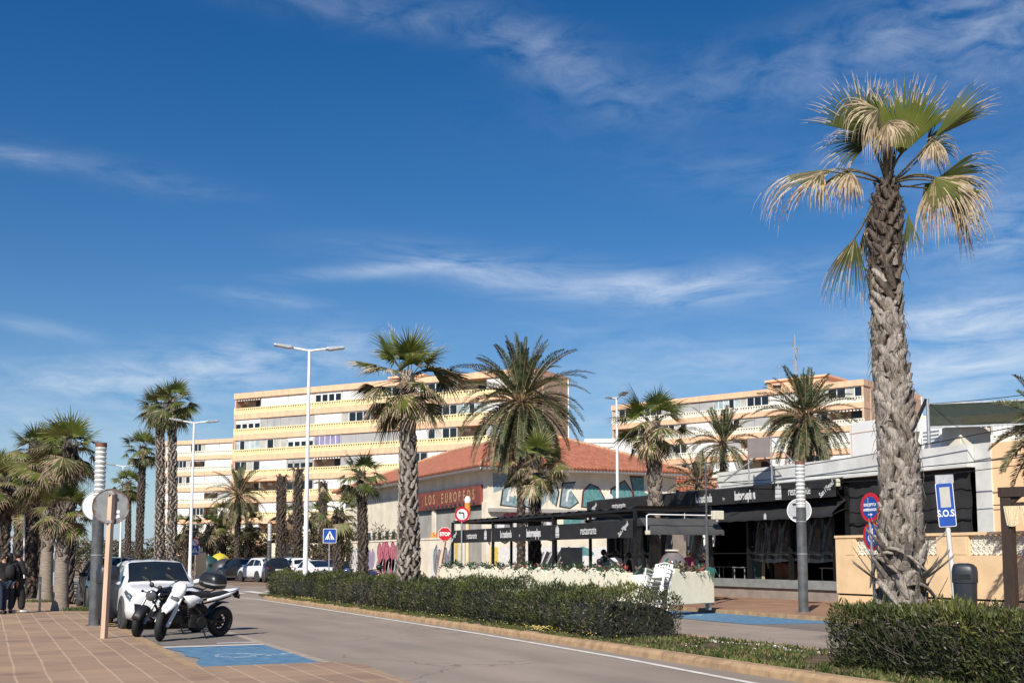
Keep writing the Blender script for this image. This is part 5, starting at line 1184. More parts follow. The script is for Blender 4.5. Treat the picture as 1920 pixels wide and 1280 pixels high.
# ---------------------------------------------------------------- peach house and garden wall on the right
def house():
    t = thing('peach_house', 'peach stucco house with a white corner strip next to the restaurant', 'house', (26.3, 24.6, 0)); O = V((26.3, 24.6, 0))
    def mb(): b = MB(); b.M = Matrix.Translation(-O); return b
    zt = PX(1828, 834, 26.3).z
    b = mb(); b.bx((26.3, 6, 0), (36, 24.3, zt)); b.build('wall', M['peach_wall'], t)
    b = mb(); b.bx((26.26, 24.3, 0), (26.9, 24.88, zt + .03)); b.build('corner_strip', M['parapet'], t)
    b = mb()
    for y in (22.15, 20.55): b.bx((26.285, y - .012, .5), (26.3, y + .012, zt)); 
    b.bx((26.287, 18.0, 3.1), (26.3, 24.3, 3.115)); b.build('joint', M['trans_black'], t)
    b = mb(); b.bx((27.2, 17, zt), (31, 23, zt + .18)); b.bx((27.1, 16.9, zt + .18), (31.1, 23.1, zt + .26)); b.build('roof', M['peach'], t)
    b = mb(); b.tube([(26.24, 22.2, zt), (26.22, 22.2, 3.9), (26.22, 22.35, 3.8)], .025, 6); b.tube([(26.24, 22.4, zt - .3), (26.24, 22.1, zt - .3)], .02, 6); b.build('cable', M['black'], t)
house()
def garden_wall():
    X = 25.; t = thing('garden_wall', 'sandy rendered garden wall topped with cream lattice blocks', 'wall', (X, 29.6, .11)); h1 = 1.55
    b = MB(); b.bx((0, -24, .36), (.25, 0, h1)); b.bx((.05, -24, 0), (.25, 0, .3)); b.build('masonry', M['tan_wall'], t)
    b = MB(); b.bx((.09, -24, .3), (.2, 0, .36)); b.build('groove', M['dark_in'], t)
    seg = [(-.95, -4.35), (-5.55, -10.2), (-11.4, -16.2), (-17.4, -22)]
    ps = [(0, -.95), (-4.35, -5.55), (-10.2, -11.4), (-16.2, -17.4), (-22, -24)]
    for a, c in ps:
        b = MB(); b.bx((-.0, c, h1), (.25, a, 2.12)); b.bx((-.012, c + .08 if c > -6 else c, h1 + .03), (0, a - (.5 if a == 0 else .5), 2.08)); b.build('pillar', M['tan_wall'], t)
    b = MB(); b.bx((-.03, -24, 2.12), (.28, .02, 2.2)); b.build('coping', M['tan_wall'], t)
    for a, c in seg:
        b = MB(); s = .19; n = int((a - c) / s); m = 3; zz = (2.12 - h1) / m
        for i in range(n):
            y = a - (i + .5) * (a - c) / n
            for j in range(m):
                z = h1 + (j + .5) * zz; q = .5 * s; hz = zz * .5
                b.box((.12, y, z), (.1, .035, zz * 1.0), 0, 0, Matrix.Rotation(R(45), 3, 'X')); b.box((.12, y, z), (.098, .035, zz * 1.0), 0, 0, Matrix.Rotation(R(-45), 3, 'X'))
                b.torus((.12, y, z + 0), .042, .018, Matrix.Rotation(R(90), 3, 'Y'), 8, 4)
            b.bx((.075, y - q - .012, h1), (.165, y - q + .012, 2.12))
        for j in range(1, m): b.bx((.077, c, h1 + j * zz - .012), (.163, a, h1 + j * zz + .012))
        b.build('lattice', M['white_lattice'], t)
    paint(t, FR((0, 0, 0), R(90)), [('paint_white', blob(random.Random(4), 10.95, .42, .16, .28)), ('paint_black', blob(random.Random(6), 10.85, .85, .12, .2), 1)], 'stain')
garden_wall()
def pergola():
    p = PD(1893, 1108, 26.); t = thing('pergola', 'dark timber pergola post and beam with cream macrame hanging', 'pergola', (p.x, p.y, 0.02)); zt = PD(1880, 915, 26.).z; zb = PD(1880, 945, 26.).z
    d = V((.35, -1, 0)).normalized(); f = FR((0, 0, 0), R(68))
    b = MB(); b.prism(rect(-.11, 0, .11, zt), f, -.2, .02); b.build('post', M['dark_wood'], t)
    b = MB(); b.prism(rect(-.14, zt - .20, 3.2, zt), f, -.22, .04); b.prism(rect(.1, zb - .06, 3.2, zb + .02), f, -.1, -.04); b.prism([(-.1, zb - .02), (.12, zb - .02), (.3, zt - .2), (-.1, zt - .2)], f, -.12, -.02); b.build('beam', M['dark_wood'], t)
    for i in range(8):
        x = -.04 + i * .34; b = MB(); w = .16; z0 = zb - .06; hh = .42
        b.prism([(x, z0), (x + 2 * w, z0), (x + 2 * w - .02, z0 - hh * .9), (x + w * 1.3, z0 - hh), (x + .06, z0 - hh * .95)], f, .02 + .015 * (i % 2), .035 + .015 * (i % 2))
        for k in range(5): b.tube([f @ V((x + .05 + k * .06, z0, .05)), f @ V((x + w + (k - 2) * .02, z0 - hh, .065))], .012, 4)
        b.build('macrame', M['macrame'], t)
pergola()
# ---------------------------------------------------------------- terrace: black pergola, planters, flowers
TX, TY0, TY1 = 19.7, 33.3, 49.9
def terrace():
    t = thing('terrace_pergola', 'black metal terrace pergola with lettered valances and folded cloth roof', 'pergola', (TX, TY0, 0)); O = V((TX, TY0, 0))
    def mb(): b = MB(); b.M = Matrix.Translation(-O); return b
    fX = lambda x, y, z: Matrix.Translation(-O) @ FR((x, y, z), R(90))
    ys = [TY0, 39.4, 45.2, TY1]
    for y in ys:
        for x in (TX, 22.7):
            b = mb(); b.bx((x - .05, y - .05, 0), (x + .05, y + .05, 3.24 if x < 21 else 3.34)); b.build('post', M['blackmetal'], t)
    for y in (36.4, 42.0, 47.9): 
        b = mb(); b.bx((22.65, y - .05, 0), (22.75, y + .05, 3.27)); b.build('post', M['blackmetal'], t)
    b = mb(); b.bx((TX - .04, TY0 - .04, 3.16), (TX + .04, TY1 + .04, 3.24)); b.bx((22.65, TY0 - .04, 3.26), (22.75, TY1 + .04, 3.36))
    for y in ys + [36.3, 42.3, 47.8]: b.bx((TX, y - .03, 3.17), (22.7, y + .03, 3.25))
    b.build('beam', M['blackmetal'], t)
    b = mb()   # cloth roof, bunched between the beams
    for y0, y1 in ((33.4, 39.2), (39.6, 45.0), (45.4, 50.2)):
        rows = []
        for i in range(15):
            y = y0 + (y1 - y0) * i / 14; rows.append([V((TX + .1 + 2.5 * j / 8, y, 3.33 - .09 * abs(math.sin(i * 1.57)) + .05 * j / 8)) for j in range(9)])
        b.loft(rows, 0, False, True, closed=False)
    b.build('cloth_roof', M['awning'], t)
    va = mb()
    for a, c in zip(ys, ys[1:]):
        rows = []
        for i in range(5):
            z = 2.27 + .58 * i / 4; rows.append([V((TX - .08 - .02 * math.sin(j * .8) * (1 - i / 4), a + (c - a) * j / 14, z)) for j in range(15)])
        va.loft(rows, 0, False, True, closed=False)
    v = va.build('valance', M['awning'], t); lx = TX - .115; z = 2.56
    lettering('San Miguel', .24, M['sign_white'], v, fX(lx, 49.45, z), .004, .75, R(33)); lettering('restaurante', .4, M['sign_white'], v, fX(lx, 47.3, z), .004, .62)
    towers(v, fX(lx, 45.75, z), .34); lettering('la trastienda', .42, M['sign_white'], v, fX(lx, 43.6, z), .012, .55); lettering('by', .14, M['sign_white'], v, fX(lx, 42.25, z - .06), 0., .8); lettering('lastorresplaya', .42, M['sign_white'], v, fX(lx, 40.95, z), .02, .55)
    towers(v, fX(lx, 38.85, z), .36); lettering('restaurante', .42, M['sign_white'], v, fX(lx, 36.4, z), .004, .62); lettering('San Miguel', .24, M['sign_white'], v, fX(lx, 33.9, z), .004, .75, R(33))
    # end awning facing the near road
    b = mb(); rows = []
    for i in range(6):
        u = i / 5; rows.append([V((TX + .1 + 3.0 * j / 12, TY0 - .12 - .55 * u, 2.92 - .42 * u + .01 * math.sin(j))) for j in range(13)])
    rows.append([V((TX + .1 + 3.0 * j / 12, TY0 - .68, 2.36)) for j in range(13)]); b.loft(rows, 0, False, True, closed=False); b.build('end_awning', M['awning_grey'], t)
    # pipe with floodlights
    b = mb(); b.tube([(TX + .0, TY0 - .75, 2.45), (TX + .0, TY0 - .75, 2.98), (TX + .08, TY0 - .75, 3.02), (TX + 2.6, TY0 - .75, 3.02)], .02, 8); b.build('conduit', M['white_paint'], t)
    b = mb(); b.box((TX, TY0 - .8, 2.42), (.16, .1, .14)); b.build('junction_box', M['fl_off'], t, bevel=.02); b = mb(); b.box((TX + 2.75, TY0 - .8, 3.03), (.42, .18, .3)); b.build('floodlight', M['fl_off'], t, bevel=.02)
    # rear wall with pale panels behind the tables
    b = mb()
    b.bx((24.5, 38.2, .1), (24.9, 38.9, 3.1))
    b.build('pillar', M['stone_base'], t)
terrace()
p = PD(1327, 1100, 37.0); q = thing('terrace_pole', 'thin dark pole at the near corner of the terrace, rising above the awnings', 'pole', (p.x, p.y, .11))
b = MB(); zt = PD(1331, 868, 37).z - .11; b.tube([(0, 0, 0), (0, 0, zt * .62)], .055, 8); b.tube([(0, 0, zt * .62), (0, 0, zt)], .032, 8); b.tube([(0, 0, zt), (.05, 0, zt + .08)], .02, 6); b.build('shaft', M['column_grey'], q)
p = PX(1577, 905, 25.9); q = thing('floodlight', 'square cream floodlight at the right end of the restaurant awning', 'lamp', (25.8, p.y, p.z))
b = MB(); b.box((-.12, 0, 0), (.14, .3, .26)); b.build('lens', M['fl_off'], q, bevel=.02)
b = MB(); b.tube([(-.1, 0, -.1), (0, .05, -.35), (.25, .1, -.5)], .03, 6); b.box((-.02, 0, -.17), (.1, .26, .1)); b.build('bracket', M['black'], q)
# planters: cream boxes with zigzag tops along the terrace front
FLO = [leafm('planter_leaf', (.02, .05, .022), (.05, .10, .04), .5, .2), leafm('planter_leaf_grey', (.12, .15, .11), (.2, .24, .18), .6, .2), leafm('pink_flower', (.30, .09, .12), (.45, .2, .2), .7, .2, 12), leafm('white_flower', (.45, .40, .38), (.6, .5, .46), .7, .2, 12), leafm('teal_leaf', (.02, .12, .10), (.05, .2, .17), .5, .2), leafm('red_flower', (.30, .05, .045), (.45, .10, .08), .7, .2, 12)]
GP_ = 'cream planter boxes with zigzag tops along the terrace'
def planter(label, x, y, rz, L_, z0, top, seed, leg=False, flowers=700, mat='cream_box', end=False):
    """box along local y from 0 to L_, front at x=0; top = list of (u, z)"""
    t = thing('planter_box', label, 'planter', (x, y, .112), rz, None if end else GP_); b = MB(); d = .42
    pr = [(0., z0)] + [(u * L_, z) for u, z in top] + [(L_, z0)]; n = len(pr)
    b.add([(0, u, z) for u, z in pr] + [(d, u, z) for u, z in pr], [tuple(range(n)), tuple(range(2 * n - 1, n - 1, -1))] + [(i, i + n, (i + 1) % n + n, (i + 1) % n) for i in range(n)])
    b.build('box', M[mat], t, bevel=.012)
    if leg:
        for u in (.12, L_ - .12): b = MB(); b.bx((.06, u - .05, 0), (.2, u + .05, z0 - .031)); b.build('leg', M['galv'], t)
        b = MB(); b.bx((.02, -.1, z0 - .03), (d, .2, z0 - .002)); b.build('bearer', M['galv'], t)
    rng = np.random.default_rng(seed); m = flowers; u = rng.uniform(.02, .98, m) * L_; zt = np.interp(u, [q * L_ for q, _ in top], [z for _, z in top])
    P = np.stack([rng.uniform(.02, d, m), u, zt + rng.uniform(-.12, .16, m)], 1); dd = np.stack([rng.normal(-.3, .5, m), rng.normal(0, .6, m), rng.uniform(-.1, 1, m)], 1)
    cl = sn(P[:, 0], P[:, 1] + seed, P[:, 2], 4., seed) + rng.normal(0, .3, m); mi = np.where(cl > 1.0, 2, np.where(cl > .75, 3, np.where(cl < -1.05, 5, np.where(cl < -.75, 1, np.where(cl < -.62, 4, 0)))))
    Q = leaf_arrays(rng, P, dd, .17, .035, .5); leaf_object('flowers', Q, mi, FLO, t); return t
zz = 1.14
for i in range(3):
    y0 = TY0 + .08 + i * 5.75; top = []
    k = 4
    for j in range(k): top += [(j / k + .001, 1.0), (j / k + .035, .96), (j / k + .5 / k, zz), ((j + 1) / k - .03, .96)]
    top += [(.999, 1.0)]
    planter(('cream planter row nearest the white chairs, zigzag top with pink flowers', 'middle cream planter row under the long lettered valance', 'far cream planter row beside the stop sign')[i], TX - .47, y0, 0, 5.66, .05, top, 50 + i)
a = GP(1250, 1153, .11); c = GP(1340, 1142.5, .11); dv = V((-math.sin(R(66)), -math.cos(R(66)))); L_ = 3.5; a = c; rz = math.atan2(dv.y, dv.x) - math.pi / 2
# the end box: seen square on, its right end on a leg
planter('square-on cream planter box with sunlight in its colour at the near terrace corner, trailing teal leaves', a.x, a.y, rz, L_, .2, [(.0, 1.12), (.50, 1.07), (.51, 1.19), (.58, 1.19), (.59, 1.07), (1., 1.03)], 57, True, 420, end=True, mat='cream_sunlit')
def strands():
    b = MB(); r = random.Random(3); t = bpy.data.objects['planter_box.003']
    for i in range(26):
        y = r.uniform(0, .25); p = V((-.02 + r.uniform(0, .2), y, 1.2)); b.tube([p, p + V((-.1, r.uniform(-.1, .15), -.05)), p + V((-.1, r.uniform(-.12, .2), -r.uniform(.15, .42)))], [.012, .012, .004], 4)
    b.build('trailing_leaves', FLO[4], t)
strands()
# stacked white plastic chairs beside the end planter
def chair_mb():
    b = MB()
    rows = [[V((-.22 + .44 * j / 6, -.2 + .42 * i / 6, .44 + .015 * math.sin(i) - .02 * math.sin(math.pi * j / 6))) for j in range(7)] for i in range(7)]; b.loft(rows, 0, False, True, closed=False)
    for i in range(6): x = -.2 + .08 * i; b.box((x, .28, .66), (.045, .02, .40), 0, 0, Matrix.Rotation(R(-10), 3, 'X'))
    b.tube([(-.24, .24, .45), (-.24, .32, .86), (0, .36, .92), (.24, .32, .86), (.24, .24, .45)], .022, 6)
    for sx in (-1, 1):
        b.tube([(sx * .25, .3, .68), (sx * .29, .05, .68), (sx * .29, -.2, .66), (sx * .27, -.24, .44)], .024, 6, flat=.6)
        for sy in (-.22, .24): b.tube([(sx * .22, sy, .44), (sx * .27, sy * 1.15, 0)], [.03, .022], 6)
    return b
M['plastic_white'] = pm('white_plastic', (.66, .66, .62), .4, .05, 6)
cm = chair_mb().build('plastic_chair', M['plastic_white'])
g = GP(1222, 1161, .01)
for i in range(7):
    o = cm if i == 0 else cm.copy()
    if i: COL.objects.link(o)
    o.location = (g.x + .02 * i, g.y - .015 * i, .01 + .105 * i); o.rotation_euler = (R(-2 * i), 0, R(-55)); tag(o, ('bottom', 'second lowest', 'third from the bottom', 'middle', 'third from the top', 'second from the top', 'topmost')[i] + ' white plastic chair of the stack beside the cream planter', 'chair', 'white plastic chairs stacked by the planter')
# ---------------------------------------------------------------- what shows inside the restaurant and on the terrace
def table(label, x, y, w, mat, z=.5, group='tables behind the plastic curtains'):
    t = thing('table', label, 'table', (x, y, z), 0, group); b = MB(); b.box((0, 0, .73), (w, w, .035)); b.build('tabletop', mat, t)
    for sx in (-1, 1):
        for sy in (-1, 1):
            b = MB(); b.tube([(sx * w * .42, sy * w * .42, 0), (sx * w * .42, sy * w * .42, .72)], .025, 6); b.build('leg', M['galv'], t)
for i, (y, x) in enumerate(((31.8, 27.5), (32.7, 27.6), (37.6, 27.3), (39.6, 27.5))): table(('small pale table nearest the garden wall, behind plastic', 'pale table behind the grey lamp column, inside the restaurant', 'pale table left of the leaning board in the restaurant', 'pale table deep under the awning by the terrace pole')[i], x, y, .8, M['apt_grey'])
t = thing('cabinet', 'low orange wooden cabinet behind the plastic curtain, right of the leaning board', 'cabinet', (27.0, 34.9, .5)); b = MB(); b.bx((0, -.55, 0), (.5, .55, .85)); b.build('body', M['orange_wood'], t, bevel=.01); b = MB(); b.bx((-.03, -.6, .85), (.53, .6, .89)); b.build('top', M['orange_wood'], t)
for s in (-1, 1):
    b = MB(); b.bx((-.02, min(0, s * .5) + .02, .05), (-.001, max(0, s * .5) - .02, .8)); b.build('door', M['orange_wood'], t)
t = thing('menu_easel', 'dark green menu board on a pale wooden easel behind the plastic curtain', 'easel', (26.95, 36.3, .5)); b = MB(); b.box((0, .15, .75), (.04, .75, 1.35)); b.build('board', pm('green_board', (.02, .05, .045), .5, .5, 3, col2=(.05, .08, .075)), t)
for y0, y1 in ((.56, .5), (-.3, -.22), (-.42, -.3)):
    b = MB(); b.box((-.03, (y0 + y1) / 2, .8), (.035, .06, 1.62), 0, 0, Matrix.Rotation(R((y1 - y0) * 40), 3, 'X')); b.build('leg', M['pine'], t)
b = MB(); b.box((-.03, .12, 1.52), (.035, .95, .06)); b.build('rail', M['pine'], t)
for i, y in enumerate((29.35, 28.85, 28.7, 28.5)):
    o = MB(); o.box((0, 0, .9), (.05, .13, 1.85), 0, 0, Matrix.Rotation(R((6, 1, -3, -4)[i]), 3, 'X')); tag(o.build('plank', M['pine'], loc=(25.7, y, .35)), ('leftmost pine plank leaning by itself on the black netting', 'pine plank at the left of the close trio before the netting', 'middle pine plank of the close trio before the netting', 'pine plank nearest the parking sign, before the netting')[i], 'plank', 'pine planks leaning behind the garden wall')
t = thing('drink_crate', 'yellow green crate on the restaurant floor near the garden wall', 'crate', (27.2, 31.35, .5)); b = MB(); b.bx((0, -.4, 0), (.35, .4, .05)); b.bx((0, -.4, .05), (.03, .4, .4)); b.bx((.32, -.4, .05), (.35, .4, .4)); b.bx((.03, -.4, .05), (.32, -.37, .4)); b.bx((.03, .37, .05), (.32, .4, .4)); b.build('shell', M['paint_yellow'], t)
# hanging cream tassels and a lantern-like food bell on the terrace
for i, (px, py) in enumerate(((1284, 990), (1290, 1000), (1321, 1005), (1338, 1000))):
    p = PD(px, py, 41.5); b = MB(); b.tube([(0, 0, .55), (0, 0, .2)], .012, 5); b.tube([(0, 0, .2), (.0, 0, .05), (0, 0, -.45)], [.05, .07, .03], 8); tag(b.build('tassel_lamp', M['apt_white'], loc=p), ('leftmost white tassel hanging in the dark doorway', 'second white tassel hanging in the dark doorway', 'white tassel just left of the terrace pole', 'white tassel just right of the terrace pole')[i], 'tassel', 'white tassels under the awning')
p = PD(1262, 1075, 38.5); t = thing('serving_trolley', 'small serving trolley with a glass dome behind the end planter', 'trolley', (p.x, p.y, .11)); b = MB(); b.lathe([(.45, .0), (.45, .05), (.4, .12), (.33, .25), (.18, .36), (.08, .4)], 16, (0, 0, 1.3)); b.build('dome', pm('smoky_dome', (.16, .14, .14), .12, .2, 3, spec=.8), t); b = MB(); b.box((0, 0, .6), (.7, .5, 1.2)); b.build('body', M['dark_wood'], t); b = MB(); b.lathe([(.25, 0), (.25, .05)], 14, (0, 0, 1.71)); b.build('lid', M['fl_off'], t); b = MB(); b.lathe([(.47, 0), (.47, .04)], 16, (0, 0, 1.27)); b.build('rim', M['chrome'], t)
# ---------------------------------------------------------------- lamps, signs, bins
def column_lamp(label, p, H, r=.135, bin_=False):
    t = thing('lamp_column', label, 'street lamp', p, 0, 'grey lamp columns with stacked lens tops')
    zl = H * .69
    b = MB(); b.lathe([(r * 1.02, 0), (r * 1.02, .03), (r, .05), (r, zl)], 20); b.lathe([(r * 1.5, 0), (r * 1.5, .015), (r * 1.05, .025)], 20); b.build('shaft', M['column_grey'], t)
    for z in (zl * .55, zl * .86):
        b = MB(); b.lathe([(r * 1.03, z), (r * 1.03, z + .025)], 20); b.build('band', M['galv'], t)
    b = MB(); n = 11; hh = (H - zl - .12) / n; pr = [(r * .9, zl)]
    for i in range(n):
        z = zl + .05 + i * hh; pr += [(r * .97, z), (r * .97, z + hh * .62), (r * .86, z + hh * .7), (r * .86, z + hh * .95)]
    b.lathe(pr + [(r * .97, H - .1)], 20); b.build('lens', M['lens'], t)
    b = MB()
    for i in range(n): z = zl + .05 + i * hh; b.lathe([(r * .975, z + hh * .18), (r * .975, z + hh * .42)], 20)
    b.build('lens_ring', M['lens_dark'], t)
    b = MB(); b.lathe([(r * 1.0, H - .1), (r * 1.0, H)], 20); b.build('cap', M['rust'], t)
    return t
p = GP(177, 1172, .02); H1 = PD(190, 830, math.hypot(p.x, p.y)).z - .02
column_lamp('grey lamp column on the left pavement beside the litter bin', p, H1)
p = GP(1507, 1147, .11); column_lamp('grey lamp column on the right pavement in front of the restaurant', p, PD(1489, 864, math.hypot(p.x, p.y)).z - .11)
x, y = at(507, 78); column_lamp('far small grey lamp column behind the black parked car', V((x, y, 0)), PD(507, 978, 78).z)
def street_lamp(label, x, y, H, h, arm=1.15, z0=0.):
    t = thing('street_lamp', label, 'street lamp', (x, y, z0), 0, 'tall white double-armed street lamps'); r = V((math.cos(h), -math.sin(h), 0))
    b = MB(); b.tube([(0, 0, 0), (0, 0, H)], [.105, .055], 12); b.lathe([(.14, 0), (.14, .5), (.105, .6)], 12); b.build('pole', M['white_paint'], t)
    for s in (-1, 1):
        b = MB(); b.tube([V((0, 0, H - .06)), r * (s * arm * .4) + V((0, 0, H + .02)), r * (s * arm) + V((0, 0, H + .10 * (1 if s < 0 else .6)))], .045, 8); b.build('arm', M['white_paint'], t)
        f = FR(r * (s * arm * .5) + V((0, 0, H + .06)), h); b = MB()
        q = [(s * .0, -.03), (s * .12, .05), (s * .7, .10), (s * .78, .06), (s * .74, .02), (s * .2, -.07)]
        q = [(x, y + (.02 if s < 0 else -.01)) for x, y in q]
        b.prism(q if s > 0 else q[::-1], f, -.16, .16); b.build('lantern', M['galv'], t, bevel=.015)
    return t
hp = AL
street_lamp('tallest white double-armed street lamp, rising from the long hedge before the apartment block', 11.15, 43.6, PD(579, 655, 45.).z, head(578), 1.2)
x, y = at(360, 67.5); street_lamp('white double-armed street lamp beside the twin tall palm stems', x, y, PD(363, 791, 67.5).z, head(360), 1.2)
x, y = at(229, 101); street_lamp('farthest white street lamp, mostly behind the palms at the left', x, y, PD(229, 873, 101).z, head(229), 1.2)
x, y = at(1158, 57.5); street_lamp('white street lamp behind the restaurant awning, its head among palm fronds', x, y, PD(1158, 745, 57.5).z, head(1158) + 1.2, 1.0)
# --- round sign backs on the left
p = GP(195, 1196, .02); d = math.hypot(p.x, p.y); t = thing('sign_post', 'pale timber post holding a rusty round sign seen from behind', 'sign', p); h = head(205)
zt = PD(209, 921, d).z - .02; lean = PD(210, 921, d); lx = V((lean.x - p.x, lean.y - p.y, 0)); f = FR((0, 0, 0), h)
b = MB(); b.tube([(0, 0, 0), lx + V((0, 0, zt))], .07, 4, 0, True, False); b.build('post', M['wood_post'], t)
M['rusty_disc'] = pm('rusting_zinc', (.21, .22, .22), .6, col2=(.27, .28, .28), scale=6, bump=.1, metal=.2)
def rust_rim(m):
    nt, N, L, B = nodes(m); src = B.inputs['Base Color'].links[0].from_socket
    tc = N.new('ShaderNodeTexCoord'); ln = N.new('ShaderNodeVectorMath'); ln.operation = 'LENGTH'; L.new(tc.outputs['Object'], ln.inputs[0])
    no = N.new('ShaderNodeTexNoise'); no.inputs['Scale'].default_value = 9; no.inputs['Detail'].default_value = 6; L.new(tc.outputs['Object'], no.inputs['Vector'])
    ad = N.new('ShaderNodeMath'); ad.operation = 'MULTIPLY_ADD'; ad.inputs[1].default_value = .35; L.new(no.outputs['Fac'], ad.inputs[0]); L.new(ln.outputs['Value'], ad.inputs[2])
    mr = N.new('ShaderNodeMapRange'); mr.inputs[1].default_value = .47; mr.inputs[2].default_value = .56; L.new(ad.outputs[0], mr.inputs[0])
    mx = N.new('ShaderNodeMix'); mx.data_type = 'RGBA'; L.new(mr.outputs[0], mx.inputs[0]); L.new(src, mx.inputs[6]); mx.inputs[7].default_value = (.13, .065, .04, 1); L.new(mx.outputs[2], B.inputs['Base Color'])
rust_rim(M['rusty_disc'])
c = PD(208, 949, d) - p; R0 = 31 / F * d
b = MB(); b.prism(circ(R0, 36), FR((0, 0, 0), h), -.03, -.0); b.torus((0, 0, 0), R0, .012, FR((0, 0, 0), h).to_3x3(), 36, 6); o = b.build('sign_disc', M['rusty_disc'], t, loc=c + V((math.sin(h), math.cos(h), 0)) * .06)
b = MB(); b.prism(rect(.10, -.13, .17, -.07), FR((0, 0, 0), h), .002, .004); b.prism([(.08, -.25), (.18, -.21), (.16, -.15), (.07, -.19)], FR((0, 0, 0), h), .002, .004); b.build('sticker', M['white'], o)
b = MB(); b.box((0, -.06, c.z - .30), (.14, .02, .05)); b.box((.02, -.06, c.z + .26), (.14, .02, .05)); b.build('clamp', M['galv'], t)
x, y = at(183, 31.5); t = thing('round_sign', 'round white sign seen from behind, half hidden by the left lamp column', 'sign', (x, y, .02)); h2 = head(183)
b = MB(); b.tube([(0, 0, 0), (0, 0, 2.95)], .032, 10); b.build('post', M['white_paint'], t); zc = PD(180, 950, 31.5).z
f = FR((-.02, -.04, zc), h2 + .25); b = MB(); b.prism(circ(.36, 32), f, -.03, 0); b.torus((0, 0, 0), .36, .014, f.to_3x3(), 32, 6) if 0 else None; b.build('sign_disc', M['white'], t); b = MB(); b.torus(f.translation, .36, .013, f.to_3x3(), 32, 6); b.build('rim', M['galv'], t)
# --- round sign back behind the right column
x, y = at(1495, 35); p = V((22.6, 29.9, .11)); x, y = at(1496, 36.8); t = thing('round_sign', 'round grey sign back behind the right-hand lamp column', 'sign', (x, y, .11)); h2 = head(1496)
zc = PD(1495, 957, 36.8).z - .11; b = MB(); b.tube([(0, 0, 0), (0, 0, zc + .3)], .03, 8); b.build('post', M['galv'], t)
f = FR((0, -.05, zc), h2); b = MB(); b.prism(circ(.36, 32), f, -.03, 0); b.build('sign_disc', M['galv'], t); b = MB(); b.torus(f.translation, .36, .016, f.to_3x3(), 32, 6); b.build('rim', M['white_paint'], t)
b = MB(); b.prism(rect(-.2, .18, .2, .23), f, .0, .03); b.prism(rect(-.2, -.23, .2, -.18), f, .0, .03); b.build('bracket', M['black'], t)
# --- litter bins
def litter_bin(label, p, rz, H=1.0):
    t = thing('litter_bin', label, 'litter bin', p, rz, 'dark grey litter bins on posts'); s = H / 1.35
    b = MB(); rings = []
    for z, w, d in ((.18, .17, .15), (.22, .20, .17), (.85, .215, .185), (.95, .22, .19)): rings.append([V((w * s * math.copysign(abs(math.cos(a)) ** .55, math.cos(a)), d * s * math.copysign(abs(math.sin(a)) ** .55, math.sin(a)), z * s)) for a in [2 * math.pi * i / 24 for i in range(24)]])
    b.loft(rings); b.build('body', M['bin'], t)
    b = MB(); rings = []
    for z, k in ((.955, 1.06), (1.0, 1.08), (1.18, 1.08), (1.27, 1.0), (1.33, .8), (1.35, .4)): rings.append([V((.22 * k * s * math.copysign(abs(math.cos(a)) ** .55, math.cos(a)) - .02 * (k < 1), .19 * k * s * math.copysign(abs(math.sin(a)) ** .55, math.sin(a)), z * s)) for a in [2 * math.pi * i / 24 for i in range(24)]])
    b.loft(rings); hd = b.build('hood', M['bin'], t)
    b = MB(); b.box((0, -.205 * s, 1.08 * s), (.3 * s, .01, .1 * s)); b.build('slot', M['dark_in'], hd)
    b = MB(); b.tube([(0, .24 * s, 0), (0, .24 * s, 1.1 * s)], .03, 8); b.build('post', M['black'], t)
    return t
M['bin'] = pm('blue_grey_plastic', (.02, .025, .032), .45, .15, 5)
x, y = at(208, 28.3); p = V((x, y, .02)); litter_bin('dark litter bin on the left pavement, between the lamp column and the white car', p, -head(205) + .3, 1.42)
x, y = at(1803, 25.5); litter_bin('dark blue-grey litter bin against the sandy garden wall', V((x, y, .11)), -head(1803) - .2, PD(1803, 1055, 25.5).z - .11)
# --- road signs
def post(t, H, r=.03, mat='galv', lean=(0, 0)):
    b = MB(); b.tube([(0, 0, 0), (lean[0], lean[1], H)], r, 8); return b.build('post', M[mat], t)
def disc_sign(t, f, layers, name='sign_disc'):
    b = MB(); b.prism(layers[0][1], f, -.02, 0); s = b.build(name, M[layers[0][0]], t)
    k = 0
    for m, poly, nm in layers[1:]:
        k += 1; b = MB(); b.prism(poly, f, .0005 + k * .003, .003 + k * .003); b.build(nm, M[m], s)
    return s
def arrow_left(s): return [(-.48 * s, .2 * s), (-.2 * s, .42 * s), (-.2 * s, .28 * s), (.16 * s, .26 * s), (.26 * s, .16 * s), (.30 * s, -.46 * s), (.14 * s, -.46 * s), (.12 * s, .08 * s), (-.2 * s, .12 * s), (-.2 * s, -.02 * s)]
x, y = at(866, 52); t = thing('no_left_turn_sign', 'round no left turn sign with red rim above the terrace awning', 'sign', (x, y, .11)); h2 = head(866); zc = PD(866, 964, 52).z - .11
post(t, zc + .2, .035); f = FR((0, -.04, zc), h2); rr = 13.8 / F * 52
disc_sign(t, f, [('red', circ(rr, 32)), ('white', circ(rr * .72, 32), 'face'), ('trans_black', arrow_left(rr * 1.15), 'arrow'), ])
x, y = at(834, 55.5); t = thing('stop_sign', 'red octagonal stop sign on a leaning timber post left of the terrace', 'sign', (x, y, .11)); h2 = head(832); zc = PD(832, 1001, 55.5).z - .11
b = MB(); b.tube([(-.42, 0, 0), (.05, .0, zc - .1)], .09, 4, 0, True, False); b.build('post', M['wood_post'], t); f = FR((-.02, -.1, zc), h2); rr = 13.0 / F * 55.5 * 1.05
